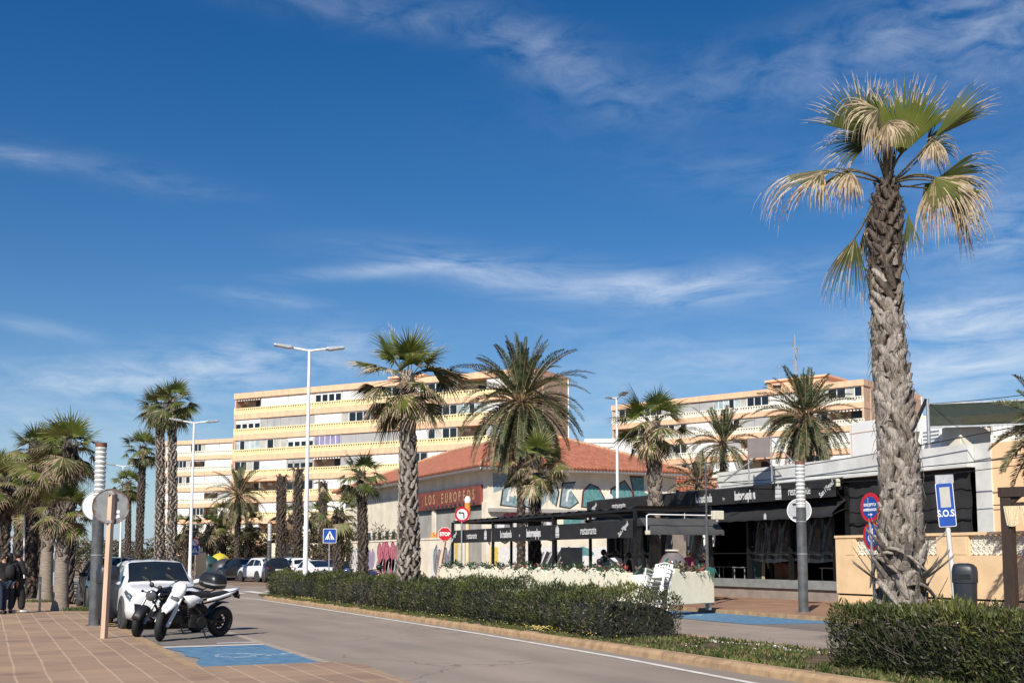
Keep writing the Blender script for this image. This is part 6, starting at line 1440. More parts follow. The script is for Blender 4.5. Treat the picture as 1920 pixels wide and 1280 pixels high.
oc = [(rr * math.cos(R(22.5 + 45 * i)), rr * math.sin(R(22.5 + 45 * i))) for i in range(8)]; s = disc_sign(t, f, [('white', oc), ('red', [(a * .94, c * .94) for a, c in oc], 'face')]); lettering('STOP', .235, M['white'], s, f @ Matrix.Translation((0, 0, .008)), .012, .9)
def crossing_sign(label, px, pcy, d, size, z0=.0):
    x, y = at(px, d); t = thing('crossing_sign', label, 'sign', (x, y, z0)); h2 = head(px); zc = PD(px, pcy, d).z - z0; post(t, zc + size * .4, .035); f = FR((0, -.045, zc), h2); q = size / 2
    s = disc_sign(t, f, [('white', rrect(size, size * 1.08, .05)), ('blue', rrect(size * .93, size * 1.01, .04), 'face'), ('white', [(-q * .72, -q * .58), (q * .72, -q * .58), (0, q * .78)], 'triangle')])
    b = MB(); k = q
    b.prism(circ(.09 * k, 10, 0, .32 * k), f, .0105, .0125)
    for a, c, w in (((0, .22), (.02, -.1), .16), ((.02, -.1), (-.16, -.48), .1), ((.02, -.1), (.18, -.48), .1), ((0, .18), (-.2, -.04), .07), ((0, .18), (.2, 0), .07)): b.prism(stroke([(a[0] * k, a[1] * k), (c[0] * k, c[1] * k)], w * k), f, .0105, .0125)
    for i in range(4): b.prism(rect(-.6 * k + i * .32 * k, -.56 * k, -.42 * k + i * .32 * k, -.48 * k), f, .0105, .0125)
    b.build('walking_figure', M['trans_black'], s); return t
crossing_sign('blue square pedestrian crossing sign beside the fibrous palm trunk', 619, 1004, 58, .66)
t = crossing_sign('small far pedestrian crossing sign under a red-rimmed disc, beside the white street lamp', 368, 1031, 76, .55); zc = PD(368, 1016, 76).z
f = FR((0, -.045, zc), head(368)); disc_sign(t, f, [('red', circ(.3, 24)), ('white', circ(.21, 24), 'face'), ('red', stroke([(-.18, .18), (.18, -.18)], .06), 'bar')], 'round_disc')
# parking signs behind the big palm
x, y = at(1636, 24.5); t = thing('parking_sign', 'two round red and blue parking signs on one post, half behind the big palm', 'sign', (x, y, .11)); h2 = head(1636)
zc = PD(1631, 951, 24.5).z - .11; zc2 = PD(1635, 1004, 24.5).z - .11; lean = PD(1629, 951, 24.5); b = MB(); b.tube([(.0, 0, 0), (lean.x - x, lean.y - y, zc + .2)], .032, 8); b.build('post', M['galv'], t)
f = FR((lean.x - x, lean.y - y - .05, zc), h2 - R(62)) @ Matrix.Rotation(R(-3), 4, 'Z'); f2 = FR((lean.x - x + .05, lean.y - y - .02, zc2), h2 - R(62)) @ Matrix.Rotation(R(-3), 4, 'Z')
f = FR((lean.x - x - .02, lean.y - y - .06, zc), h2 + R(50)); f2 = FR((lean.x - x + .03, lean.y - y - .06, zc2), h2 + R(50))
s = disc_sign(t, f, [('red', circ(.30, 28)), ('blue', circ(.225, 28), 'face')]); lettering('EXCEPTO', .085, M['white'], s, f @ Matrix.Translation((0, .05, .008)), .002); lettering('AMBULANCIA', .075, M['white'], s, f @ Matrix.Translation((0, -.05, .008)), .002, .85)
b = MB(); b.prism([(-.06, -.155), (.02, -.155), (.02, -.175), (.08, -.145), (.02, -.115), (.02, -.135), (-.06, -.135)], f, .006, .009); b.build('arrow', M['white'], s)
s = disc_sign(t, f2, [('red', circ(.30, 28)), ('blue', circ(.225, 28), 'face')]); b = MB()
for pl in (circ(.025, 10, -.01, .13), stroke([(-.01, .1), (0, 0), (.08, 0), (.11, -.09)], .028), stroke([(-.045 + .085 * math.cos(R(a)), -.045 + .085 * math.sin(R(a))) for a in range(110, 345, 20)], .02)): b.prism(pl, f2, .006, .009)
b.build('wheelchair_symbol', M['white'], s)
# SOS sign
x, y = at(1786, 28.2); t = thing('emergency_phone_sign', 'tall blue S.O.S. sign with a pale panel on a leaning grey post', 'sign', (x, y, .11)); h2 = head(1772); d = 28.2
top = PD(1767, 895, d); lx, ly = top.x - x, top.y - y; zt = top.z - .11; b = MB(); b.tube([(0, 0, 0), (lx * .93, ly * .93, zt * .98)], .055, 8); b.build('post', M['parapet'], t)
c = PD(1771, 946, d); lean = math.atan2(12, 250); f = FR((c.x - x - .03, c.y - y - .07, c.z - .11), h2) @ Matrix.Rotation(R(3.2), 4, 'Z'); w, hh = 29 / F * d, 77 / F * d
s = disc_sign(t, f, [('white', rrect(w, hh, .04)), ('blue', rrect(w * .93, hh * .97, .035), 'face')]); b = MB(); b.prism(rect(-w * .29, -hh * .06, w * .29, hh * .40), f, .0066, .009); b.build('panel', pm('beige_grey_panel', (.42, .41, .37), .6, .05, 5), s)
lettering('S.O.S.', .215, M['white'], s, f @ Matrix.Translation((0, -hh * .2, .008)), .005, .78)
c2 = PD(1768, 898, d); f3 = FR((c2.x - x - .03, c2.y - y - .07, c2.z - .11), h2) @ Matrix.Rotation(R(2), 4, 'Z'); b = MB(); b.prism(rrect(30 / F * d, 15 / F * d, .01), f3, -.02, 0); b.build('top_plate', M['galv'], t)
# red and white post top by the tiled building
x, y = at(877, 62); t = thing('marker_post', 'orange post with a red and white head behind the no left turn sign', 'post', (x, y, 0)); zt = PD(877, 930, 62).z; b = MB(); b.tube([(0, 0, 0), (0, 0, zt - 1.)], .11, 8); b.build('shaft', M['tan_wall'], t); b = MB(); b.tube([(0, 0, zt - 1.), (0, 0, zt - .35)], .17, 10); b.build('collar', M['paint_orange'], t); b = MB(); b.lathe([(.16, zt - .35), (.18, zt - .15), (.1, zt)], 10); b.build('head', M['white_paint'], t)
# thin posts and a low rail on the left pavement
GPst = 'thin grey posts on the left pavement'
for px, pyt, pyb, lab in ((17, 992, 1090, 'leftmost thin white post behind the dark-clad people'), (45, 965, 1120, 'thin white post right of the dark-clad people'), (74, 1080, 1146, 'short grey post in front of the smooth-footed palm')):
    p = GP(px, pyb, .02); d = math.hypot(p.x, p.y); tp = PD(px + (1 if pyt < 1050 else 2), pyt, d); b = MB(); b.tube([(0, 0, 0), (tp.x - p.x, tp.y - p.y, tp.z - .02)], .035, 8); b.lathe([(.07, 0), (.07, .02)], 8); tag(b.build('post', M['galv'] if pyt > 1050 else M['white_paint'], loc=p), lab, 'post', GPst)
p = GP(42, 1122, .02); q = GP(70, 1121, .02); t = thing('hoop_rail', 'low thin hoop rail beside the dark-clad people', 'rail', p); b = MB(); z = .75; b.tube([(0, 0, 0), (0, 0, z), V((q.x - p.x, q.y - p.y, z)), V((q.x - p.x, q.y - p.y, 0))], .02, 6)
for i in (1, 2, 3): b.tube([V((q.x - p.x, q.y - p.y, 0)) * (i / 4), V((q.x - p.x, q.y - p.y, 0)) * (i / 4) + V((0, 0, z))], .008, 4)
b.build('hoop', M['column_grey'], t)
# recycling domes and a cream bollard board by the far cars
for i, (px, d, m, lab) in enumerate(((394, 92, 'dome_green', 'dark green domed recycling container'), (415, 95, 'dome_yellow', 'yellow domed recycling container'), (424, 88, 'dome_grey', 'dark grey domed recycling container beside the yellow one'))):
    M[m] = pm(m, ((.02, .06, .06), (.50, .42, .04), (.04, .04, .045))[i], .45, .1, 4); x, y = at(px, d); t = thing('recycling_container', lab, 'recycling container', (x, y, 0), 0, 'domed recycling containers'); t.scale = (1.1, 1., (.98, 1.1, .86)[i]); b = MB(); b.lathe([(.72, 0), (.82, .1), (.86, .7), (.8, 1.15), (.6, 1.52), (.3, 1.72), (.05, 1.8)], 20); b.build('dome', M[m], t)
    b = MB(); b.tube([(0, 0, 1.8), (0, 0, 1.92)], .06, 6); b.build('lifting_hook', M['galv'], t); b = MB(); b.lathe([(.14, -.02), (.14, .02)], 12, (0, -.83, 1.05), M=Matrix.Rotation(R(90), 3, 'X')); b.build('opening', M['black'], t)
x, y = at(381, 84); t = thing('utility_cabinet', 'cream rounded cabinet left of the recycling domes', 'cabinet', (x, y, 0)); b = MB(); b.bx((-.4, 0, 0), (.35, .5, 2.0)); b.bx((-.25, .05, 2.0), (.1, .45, 2.35)); b.build('casing', M['tan_wall'], t, bevel=.1); b = MB(); b.bx((-.45, -.02, 0), (.4, .52, .15)); b.build('plinth', M['concrete'], t)
# beach pavilion glimpsed between the palms
x, y = at(58, 72); t = thing('kiosk', 'pale blue kiosk with a dark awning behind the pink chair', 'kiosk', (x, y, 0), -head(58)); b = MB(); b.bx((-1.3, 0, 0), (1.5, 2, 2.7)); b.build('wall', pm('pale_blue_wall', (.40, .50, .56), .7, .1, 2), t); b = MB(); b.bx((-1.5, -.7, 1.55), (1.2, -.0, 1.75)); b.build('awning', pm('navy_cloth', (.02, .04, .09), .7, .2, 3), t); b = MB(); b.bx((.1, -.06, 2.0), (1.1, -.01, 2.6)); b.build('panel', M['parapet'], t); b = MB(); b.bx((-1.0, -.05, .2), (.9, 0, 1.4)); b.build('counter', M['dark_wood'], t)
# overhead cables
GC = 'overhead cables across the restaurant front'
def cable(lab, a, c, sag, r=.016):
    a, c = V(a), V(c); pts = [a.lerp(c, i / 14) + V((0, 0, -sag * 4 * (i / 14) * (1 - i / 14))) for i in range(15)]; b = MB(); b.tube(pts, r, 5); tag(b.build('cable', M['black']), lab, 'cable', GC)
cable('upper black cable along the white parapet', PX(1348, 893, 25.7), PX(1935, 793, 25.7), .12); cable('middle black cable from the restaurant to the peach house', PX(1345, 905, 25.6), PX(1935, 855, 25.6), .05); cable('lower black cable under the parapet', PX(1345, 903, 25.4), PX(1935, 868, 25.4), .25, .012)
cable('thin cable rising from the green screen to the right edge', PX(1740, 757, 27.2), PX(1935, 738, 27.2), .03, .012); cable('thin cable crossing over the red tiled stepped roofs', PD(1240, 893, 60), PX(1345, 896, 25.7), .1, .018)
# ---------------------------------------------------------------- cars
M['car_white'] = pm('white_car_paint', (.74, .74, .74), .3, .02, 2, coat=.6); M['car_black'] = pm('black_car_paint', (.012, .013, .015), .25, .1, 2, coat=.8); M['car_navy'] = pm('navy_car_paint', (.012, .016, .03), .25, .1, 2, coat=.8); M['car_silver'] = pm('silver_car_paint', (.36, .37, .38), .3, .05, 2, metal=.4, coat=.6)
M['cladding'] = pm('grey_cladding', (.05, .05, .052), .7, .15, 9); M['lamp_glass'] = pm('headlamp_glass', (.09, .095, .10), .12, .3, 9, spec=.8); M['lamp_white'] = pm('headlamp_reflector', (.6, .62, .64), .15, .1, 9, metal=.5); M['lamp_red'] = pm('tail_lamp_red', (.28, .01, .012), .2, .2, 9); M['plate'] = pm('number_plate', (.65, .65, .62), .4, .05, 9)
def ip(x, t): return float(np.interp(x, [a for a, _ in t], [b for _, b in t]))
def car(label, loc, rz, L, W, H, paint_m, style='suv', group=None, rails=True, front=True):
    """local: front bumper at y=0, tail at y=L, x across. rz turns the car"""
    t = thing('parked_car', label, 'car', loc, rz, group); hw = W / 2
    bon = .62 * H if style != 'sport' else .58 * H; belt = .60 * H; 
    wsb, wst, rft, rfb = (L * .26, L * .44, L * .83, L * .965) if style != 'sport' else (L * .27, L * .46, L * .66, L * .93)
    if style == 'van': wsb, wst, rft, rfb = L * .2, L * .36, L * .93, L * .985
    zt = [(0, .50 * H), (.03 * L, .55 * H), (.10 * L, bon * .96), (wsb, bon + .05), ((wsb + wst) / 2, (bon + H) / 2 + .03), (wst, H * .975), ((wst + rft) / 2, H), (rft, H * .965), (rfb, belt + .10), (.985 * L, belt + .02), (L, belt - .08)]
    zb = [(0, .42 * H), (.06 * L, .50 * H), (.14 * L, .55 * H), (wsb, belt - .03), (L * .6, belt), (rft, belt + .03), (L * .97, belt + .01), (L, belt - .12)]
    wf = [(0, .80), (.03 * L, .88), (.09 * L, .955), (.2 * L, 1.), (.8 * L, 1.), (.93 * L, .965), (.98 * L, .9), (L, .84)]
    rw = [(0, .62), (.1 * L, .78), (wsb, .80), (wst, .70), (rft, .69), (rfb, .76), (L, .70)]
    sill = [(0, .26), (.08 * L, .20), (.9 * L, .22), (L, .32)]
    def ring(y):
        w = hw * ip(y, wf); s = ip(y, sill); b_ = ip(y, zb); top = max(ip(y, zt), b_ + .02); r = hw * ip(y, rw)
        glassy = top > b_ + .18
        p = [(w * .80, s), (w * .96, s + .05), (w * 1.0, s + .22), (w * .985, (s + b_) / 2 + .08), (w * .97, b_ - .05), (w * .93, b_)]
        if glassy: p += [(r + (w * .93 - r) * .12 , top - .13 * (top - b_)), (r * .93, top - .02), (r * .5, top - .0), (0, top + .012)]
        else: p += [(w * .93 + (r - w * .93) * .4, b_ + (top - b_) * .45), (r * .93, top - .012), (r * .5, top), (0, top + .012)]
        return p
    def full(y): 
        p = ring(y); return [V((a, y, z)) for a, z in p] + [V((-a, y, z)) for a, z in p[-2::-1]]
    ys = sorted(set([0, .015 * L, .03 * L, .06 * L, .09 * L, .14 * L, .2 * L, wsb - .02, wsb, (wsb + wst) / 2, wst, wst + .1, L * .6, rft - .1, rft, (rft + rfb) / 2, rfb, L * .975, L * .985, L]))
    b = MB(); b.loft([full(y) for y in ys], 0, True, True)
    body = b.build('body', paint_m, t)
    def S_(y, u):
        p = ring(y); i = min(int(u), len(p) - 2); f = u - i; return V((p[i][0] * (1 - f) + p[i + 1][0] * f, y, p[i][1] * (1 - f) + p[i + 1][1] * f))
    def patch(name, mat, y0, y1, u0, u1, off=.008, both=False, n=6, m=4, uf=None, parent=None):
        for sg in ((1, -1) if both else (1,)):
            b = MB(); rows = []
            for i in range(n + 1):
                y = y0 + (y1 - y0) * i / n; a, c = (u0, u1) if uf is None else uf(i / n); row = []
                for j in range(m + 1):
                    u = a + (c - a) * j / m; q = S_(y, u); du = S_(y, min(u + .1, 8.99)) - S_(y, max(u - .1, 0)); dy = S_(min(y + .03, L), u) - S_(max(y - .03, 0), u); nn = dy.cross(du)
                    if nn.length < 1e-6: nn = V((1, 0, 0))
                    nn.normalize()
                    if nn.dot(V((q.x + .01, 0, q.z - .55 * H))) < 0 and abs(nn.y) < .9: nn = -nn
                    if abs(nn.y) >= .75: nn = V((nn.x, -abs(nn.y) if y < L / 2 else abs(nn.y), abs(nn.z))).normalized()
                    q = q + nn * off; row.append(V((q.x * sg, q.y, q.z)))
                rows.append(row)
            b.loft(rows, 0, False, True, closed=False); b.build(name, mat, parent or t)
    def wide(name, mat, y0, y1, ue, off=.01):   # across the car
        b = MB(); rows = []
        for i in range(7):
            y = y0 + (y1 - y0) * i / 6; h_ = [S_(y, ue + (9 - ue) * j / 5) for j in range(6)]; up = V((0, -.5 if y < L / 2 else .5, .85)) * off
            rows.append([q + up for q in h_] + [V((-q.x, q.y, q.z)) + up for q in h_[-2::-1]])
        b.loft(rows, 0, False, True, closed=False); b.build(name, mat, t)
    wide('windscreen', M['glass'], wsb + .06, wst - .03, 6.55); wide('rear_window', M['glass'], rft + .05, rfb - .05, 6.6)
    mid = (wst + rft) / 2 - .05
    patch('side_window', M['glass'], wsb + (wst - wsb) * .62, mid - .05, 5.15, 5.95, both=True, uf=lambda k: (5.15, 5.3 + .62 * min(1, k * 2.2)))
    patch('side_window', M['glass'], mid + .05, rft - .02, 5.15, 5.95, both=True, uf=lambda k: (5.15, 5.92 - .1 * k))
    if style in ('suv', 'van'): patch('side_window', M['glass'], rft + .03, rft + (rfb - rft) * .55, 5.2, 5.8, both=True, uf=lambda k: (5.2, 5.85 - .5 * k))
    wr = .335 if style != 'sport' else .33
    for yy in (L * .195, L * .80):
        for sg in (-1, 1):
            w = hw * ip(yy, wf)
            b = MB(); b.lathe([(wr + .06, -.10), (wr + .075, .0), (wr + .04, .018)], 26, (sg * (w - .005), yy, wr), M=Matrix.Rotation(R(90 * sg), 3, 'Y')); b.build('wheel_arch', M['cladding'] if style == 'suv' else M['black'], t)
            wt = thing('wheel', None, None); wt.parent = t
            b = MB(); b.torus((0, 0, 0), wr - .055, .06, None, 30, 10, flat=1.7); b.M = None; o = b.build('tyre', M['rubber'], wt)
            b = MB(); b.lathe([(wr - .10, -.03), (wr - .09, .05), (wr - .13, .06), (.07, .035), (.0, .04)], 26); 
            for k in range(5):
                a = k * 2 * math.pi / 5; b.box((math.cos(a) * .12, math.sin(a) * .12, .062), (.19, .05, .03), 0, a)
            b.build('rim', M['alloy'], wt)
            wt.location = (sg * (w - .075), yy, wr); wt.rotation_euler = (0, R(90 * sg), 0)
    for sg in (-1, 1):
        q = S_(wsb + (wst - wsb) * .45, 5.1); b = MB(); rings = []
        for k, sc in ((0, .55), (.06, .95), (.15, 1), (.2, .8), (.225, .4)): rings.append([V((sg * (q.x + .02 + k), q.y - .02 + .10 * sc * math.cos(a), q.z + .09 + .075 * sc * math.sin(a))) for a in [i * math.pi / 5 for i in range(10)]])
        b.loft(rings); b.build('wing_mirror', M['black'] if paint_m is not M['car_white'] else paint_m, t)
    patch('headlight', M['lamp_glass'], .035 * L, .15 * L, 4.1, 5.6, .012, True, uf=lambda k: (3.45 + .75 * k, 5.3 - .1 * k))
    patch('headlight_reflector', M['lamp_white'], .04 * L, .075 * L, 4.2, 4.6, .02, True)
    patch('tail_light', M['lamp_red'], .955 * L, .99 * L, 4.0, 5.2, .012, True)
    b = MB(); w = hw * .80
    b.bx((-w * .55, -.02, .47 * H), (w * .55, .03, .52 * H)); g = b.build('grille', M['black'], t)
    for sg in (-1, 1):
        b = MB(); b.prism([(sg * w * .62, .22 * H), (sg * w * .98, .26 * H), (sg * w * 1.0, .38 * H), (sg * w * .68, .36 * H)], FR((0, .03, 0), 0), -.02, .035); b.build('air_intake', M['black'], t)
    b = MB(); b.bx((-w * .55, -.03, .19 * H), (w * .55, .06, .27 * H)); b.build('lower_grille', M['black'], t)
    for yy, zz in ((-.035, .36 * H), (L + .012, .5 * H)):
        b = MB(); b.bx((-.26, yy - .012, zz - .055), (.26, yy + .012, zz + .055)); b.build('number_plate', M['plate'], t)
    for sg in (-1, 1): b = MB(); b.tube([(sg * hw * .93, L * .3, .26), (sg * hw * .985, L * .5, .25), (sg * hw * .93, L * .7, .27)], .05, 6); b.build('sill_trim', M['cladding'], t)
    b = MB(); b.bx((-hw * .86, L - .03, .24), (hw * .86, L + .01, .40)); b.build('rear_bumper', M['cladding'], t)
    if rails and style != 'sport':
        for sg in (-1, 1):
            b = MB(); xx = hw * .64; b.tube([(sg * xx, wst + .15, H * .985), (sg * xx, wst + .3, H + .045), (sg * xx, rft - .3, H + .045), (sg * xx, rft - .1, H * .985)], .02, 6); b.build('roof_rail', M['alloy'] if paint_m is not M['car_white'] else M['cladding'], t)
    return t
# the white one: nose towards us, at the kerb
car('white crossover car parked nose-on behind the two motorbikes', (3.72, 26.75, .004), R(2), 4.15, 1.78, 1.55, M['car_white'])
car('dark navy car parked behind the white crossover, half hidden by the lamp column', (3.78, 37.3, .004), R(1), 4.5, 1.84, 1.62, M['car_navy'])
GC_ = 'cars parked across the junction'
for lab, px, d, rot, L_, W_, H_, pmx, st in (
        ('dark car parked beside the recycling domes', 455, 84, 215, 4.2, 1.78, 1.55, 'car_black', 'suv'),
        ('white and black crossover parked between two dark cars', 492, 81, 205, 4.3, 1.8, 1.62, 'car_white', 'suv'),
        ('black car with bright bumper parked nose-in left of the white van', 516, 79.5, 190, 4.3, 1.8, 1.62, 'car_black', 'suv'),
        ('white boxy car parked left of the pale hatchback', 547, 82, 205, 4.3, 1.85, 1.62, 'car_white', 'van'),
        ('sleek white hatchback nearest the white street lamp foot', 588, 79, 205, 4.7, 1.9, 1.46, 'car_white', 'sport'),
        ('dark car mostly hidden at the right end of the parked row', 614, 84, 200, 4.2, 1.78, 1.5, 'car_navy', 'suv')):
    x, y = at(px, d); h_ = head(px); rr = R(rot) - h_; yv = V((-math.sin(rr), math.cos(rr), 0)) * (L_ / 2)
    car(lab, (x - yv.x, y - yv.y, .0), rr, L_, W_, H_, M[pmx], st, GC_)
# ---------------------------------------------------------------- motorbikes
M['bike_white'] = pm('white_bike_plastic', (.78, .78, .78), .3, .02, 4); M['engine'] = pm('dark_engine_metal', (.035, .035, .036), .45, .3, 12, metal=.5, bump=.1); M['seat_black'] = pm('seat_vinyl', (.012, .012, .014), .7, .2, 9)
M['case'] = pm('top_case_black', (.016, .016, .018), .35, .2, 5)
def wheel(parent, c, r, w, steer=0., spokes=9, disc=1, rimm='black'):
    wt = thing('wheel', None, None); wt.parent = parent; wt.location = c; wt.rotation_euler = (0, R(90), steer)
    wt.rotation_mode = 'XYZ'; wt.rotation_euler = (Matrix.Rotation(steer, 3, 'Z') @ Matrix.Rotation(R(90), 3, 'Y')).to_euler()
    b = MB(); b.torus((0, 0, 0), r - w * .5, w * .5, None, 36, 10, flat=1.05); b.build('tyre', M['rubber'], wt)
    b = MB(); b.torus((0, 0, 0), r - w * .95, .022, None, 32, 6, flat=1.6)
    for k in range(spokes): a = k * 2 * math.pi / spokes; b.tube([(.03 * math.cos(a + .4), .03 * math.sin(a + .4), .03), ((r - w) * math.cos(a), (r - w) * math.sin(a), .0)], .012, 5)
    b.cyl((0, 0, -.07), (0, 0, .07), .045, n=12); b.build('rim', M[rimm], wt)
    b = MB(); b.lathe([(.06, .055), (.125, .055), (.125, .062), (.06, .062)], 24); b.build('brake_disc', M['chrome'], wt); return wt
def bike(label, f, r_, kind, steer, lean):
    """f, r_ ground contacts of the front and rear wheel"""
    f, r_ = V(f), V(r_); wb = (f - r_).length; rz = math.atan2(-(f.x - r_.x), f.y - r_.y)    # local +y forward
    t = thing('motorbike', label, 'motorbike', (r_.x, r_.y, .004), rz); t.rotation_euler = (0, lean, rz); W = wb
    wr = .315
    if kind == 'moto': zb = 1.0
    rake = V((0, -.52, 1)).normalized()
    fq = Matrix.Translation((0, W, wr)) @ Matrix.Rotation(steer, 4, rake)
    def F_(p): return fq @ V(p)
    wheel(t, (0, W, wr), wr, .13, steer, 10 if kind == 'moto' else 7); wheel(t, (0, 0, wr), wr, .16, 0, 10 if kind == 'moto' else 7)
    L_ = .74 if kind == 'moto' else .68
    for s in (-1, 1):
        b = MB(); b.tube([F_((s * .105, 0, 0)), F_(V((s * .105, 0, 0)) + rake * .36)], .032, 8); b.tube([F_(V((s * .105, 0, 0)) + rake * .3), F_(V((s * .105, 0, 0)) + rake * L_)], .024, 8); b.build('fork', M['bike_white'] if kind == 'moto' else M['alloy'], t)
        if kind == 'moto':
            b = MB(); g = [[F_(V((s * (.135 + .012 * math.sin(a)), .05 * math.cos(a), 0)) + rake * (.02 + .36 * k)) for a in [i * math.pi / 4 for i in range(8)]] for k in (0, .3, .7, 1)]; b.loft(g); b.build('fork_guard', M['bike_white'], t)
    # frame, engine, swing arm
    st = F_(rake * (L_ - .04)); 
    b = MB()
    for s in (-1, 1):
        b.tube([st + V((s * .04, 0, 0)), (s * .13, W * .62, .72), (s * .12, W * .40, .42)], .028, 6); b.tube([(s * .1, W * .45, .70), (s * .12, W * .12, .78), (s * .08, -.12, .84 if kind == 'moto' else .76)], .018, 6)
        b.tube([(s * .11, W * .40, .40), (s * .1, 0, wr)], .03, 6)
    b.tube([st + V((0, 0, -.16)), (0, W * .66, .42), (0, W * .56, .25)], .025, 6); b.build('frame', M['blackmetal'], t)
    b = MB(); b.box((0, W * .50, .38), (.30, .34, .26)); b.box((0, W * .57, .58), (.22, .22, .26), 0, 0, Matrix.Rotation(R(-15), 3, 'X')); b.cyl((-.19, W * .44, .36), (.19, W * .44, .36), .11, n=16)
    for i in range(5): b.box((0, W * .575, .5 + i * .045), (.26, .25, .016), 0, 0, Matrix.Rotation(R(-15), 3, 'X'))
    b.build('engine', M['engine'], t, bevel=.015)
    b = MB(); b.tube([(.1, W * .66, .52), (.15, W * .74, .34), (.16, W * .55, .22), (.17, W * .22, .34), (.18, -.12, .52 if kind == 'moto' else .42)], [.025, .028, .03, .05, .055], 8); b.build('exhaust', M['engine'], t)
    # handlebar, levers, mirrors
    hb = F_(rake * (L_ + .06)); S3 = Matrix.Rotation(steer, 3, rake)
    b = MB(); b.tube([hb + S3 @ V((-.38, -.10, .10)), hb + S3 @ V((-.2, -.04, .09)), hb + S3 @ V((-.08, 0, .03)), hb + S3 @ V((.08, 0, .03)), hb + S3 @ V((.2, -.04, .09)), hb + S3 @ V((.38, -.10, .10))], .015, 8)
    for s in (-1, 1): b.tube([hb + S3 @ V((s * .27, -.06, .1)), hb + S3 @ V((s * .39, -.1, .1))], .02, 8); b.tube([hb + S3 @ V((s * .22, -.0, .09)), hb + S3 @ V((s * .36, -.03, .09))], .008, 5)
    b.build('handlebar', M['black'], t)
    for s in (-1, 1):
        b = MB(); e = hb + S3 @ V((s * .34, .06, .32 if kind != 'moto' else .26)); b.tube([hb + S3 @ V((s * .2, -.02, .1)), hb + S3 @ V((s * .26, .03, .22)), e], .008, 6); q = Matrix.Translation(e) @ S3.to_4x4()
        b.ball(e, (.05, .016, .034), 12, 6, 0, S3); b.build('mirror', M['engine'], t)
    if kind == 'moto':
        # front mask with lamp, high mudguard, shrouds, seat, tail
        def sheet(pts_rows, name, mat, thick=.012):
            b = MB(); b.loft(pts_rows, 0, False, True, closed=False); o = b.build(name, mat, t); m_ = o.modifiers.new('solid', 'SOLIDIFY'); m_.thickness = thick; return o
        c = F_(rake * (L_ - .06)); rows = []
        for k, (z, w, y) in enumerate(((-.13, .06, .11), (-.05, .10, .11), (.04, .125, .09), (.12, .125, .05), (.175, .10, .01), (.20, .06, -.02))): rows.append([c + S3 @ V((w * s, y - .06 * abs(s) ** 2, z)) for s in (-1, -.66, -.33, 0, .33, .66, 1)])
        mk = sheet(rows, 'front_mask', M['bike_white'])
        b = MB(); b.ball(c + S3 @ V((0, .10, -.09)), (.085, .03, .06), 14, 8, 0, S3); b.build('headlight', M['lamp_glass'], t)
        rows = []
        for k in range(8):
            u = k / 7; w = .055 + .05 * math.sin(math.pi * min(1, .2 + u * .75)) - .06 * max(0, u - .75)
            rows.append([F_(rake * .53 + V((w * s, -.06 + .50 * u, .02 - .17 * u ** 1.6 - .03 * s * s))) for s in (-1, -.5, 0, .5, 1)])
        sheet(rows, 'front_mudguard', M['bike_white'])
        for s in (-1, 1):
            rows = []
            for u in (0, .25, .5, .75, 1):
                y = W * .77 - u * W * .30; zl_ = float(np.interp(u, [0, .3, .5, .75, 1], [.80, .60, .66, .76, .77])); zu = float(np.interp(u, [0, .5, 1], [.88, .90, .84])); rows.append([V((s * (.12 + .04 * math.sin(math.pi * u)), y, zu)), V((s * (.17 + .045 * math.sin(math.pi * u)), y, zu * .67 + zl_ * .33)), V((s * (.17 + .04 * math.sin(math.pi * u)), y - .02, zu * .33 + zl_ * .67)), V((s * .145, y - .04, zl_))])
            sheet(rows, 'tank_shroud', M['bike_white'])
        b = MB(); rings = []
        for y, w, z0, z1 in ((W * .70, .06, .84, .93), (W * .58, .11, .82, .955), (W * .42, .12, .82, .915), (W * .18, .115, .84, .90), (-.02, .10, .88, .93), (-.12, .06, .92, .95)): rings.append([V((w * a, y, z0 + (z1 - z0) * c_)) for a, c_ in ((-1, .1), (-.95, .7), (-.6, 1), (.6, 1), (.95, .7), (1, .1), (.6, 0), (-.6, 0))])
        b.loft(rings); b.build('seat', M['seat_black'], t)
        for s in (-1, 1):
            rows = []
            for y, z0, z1, x in ((W * .36, .745, .81, .13), (W * .15, .785, .855, .125), (-.05, .83, .91, .10), (-.25, .90, .955, .065), (-.40, .965, .99, .03)): rows.append([V((s * x, y, z1)), V((s * (x + .015), y, (z0 + z1) / 2)), V((s * x, y, z0))])
            sheet(rows, 'side_panel', M['bike_white'])
        rows = [[V((x * w, y, z)) for x in (-1, 0, 1)] for y, z, w in ((-.06, .935, .10), (-.25, .955, .075), (-.42, .99, .04))]; sheet(rows, 'tail_fairing', M['bike_white'])
        b = MB(); b.box((0, -.36, .86), (.15, .02, .17), 0, 0, Matrix.Rotation(R(-20), 3, 'X')); b.tube([(0, -.2, .9), (0, -.36, .80)], .02, 5); b.tube([(-.13, -.3, .86), (.13, -.3, .86)], .012, 5); b.ball((-.14, -.3, .86), .025, 8, 6); b.ball((.14, -.3, .86), .025, 8, 6); b.build('plate_holder', M['black'], t)
        rows = [[V((x * .085, y, z)) for x in (-1, 0, 1)] for y, z in ((.34, .5), (.25, .62), (.08, .70), (-.1, .70))]; sheet(rows, 'rear_hugger', M['black'])
    else:
        b = MB(); c = F_(rake * (L_ - .04) + V((0, .11, -.02))); rings = []
        for k, rr in ((-.12, .03), (-.09, .075), (-.02, .105), (.05, .112), (.065, .11)): rings.append([c + S3 @ V((rr * math.cos(a), k, rr * math.sin(a))) for a in [i * math.pi / 9 for i in range(18)]])
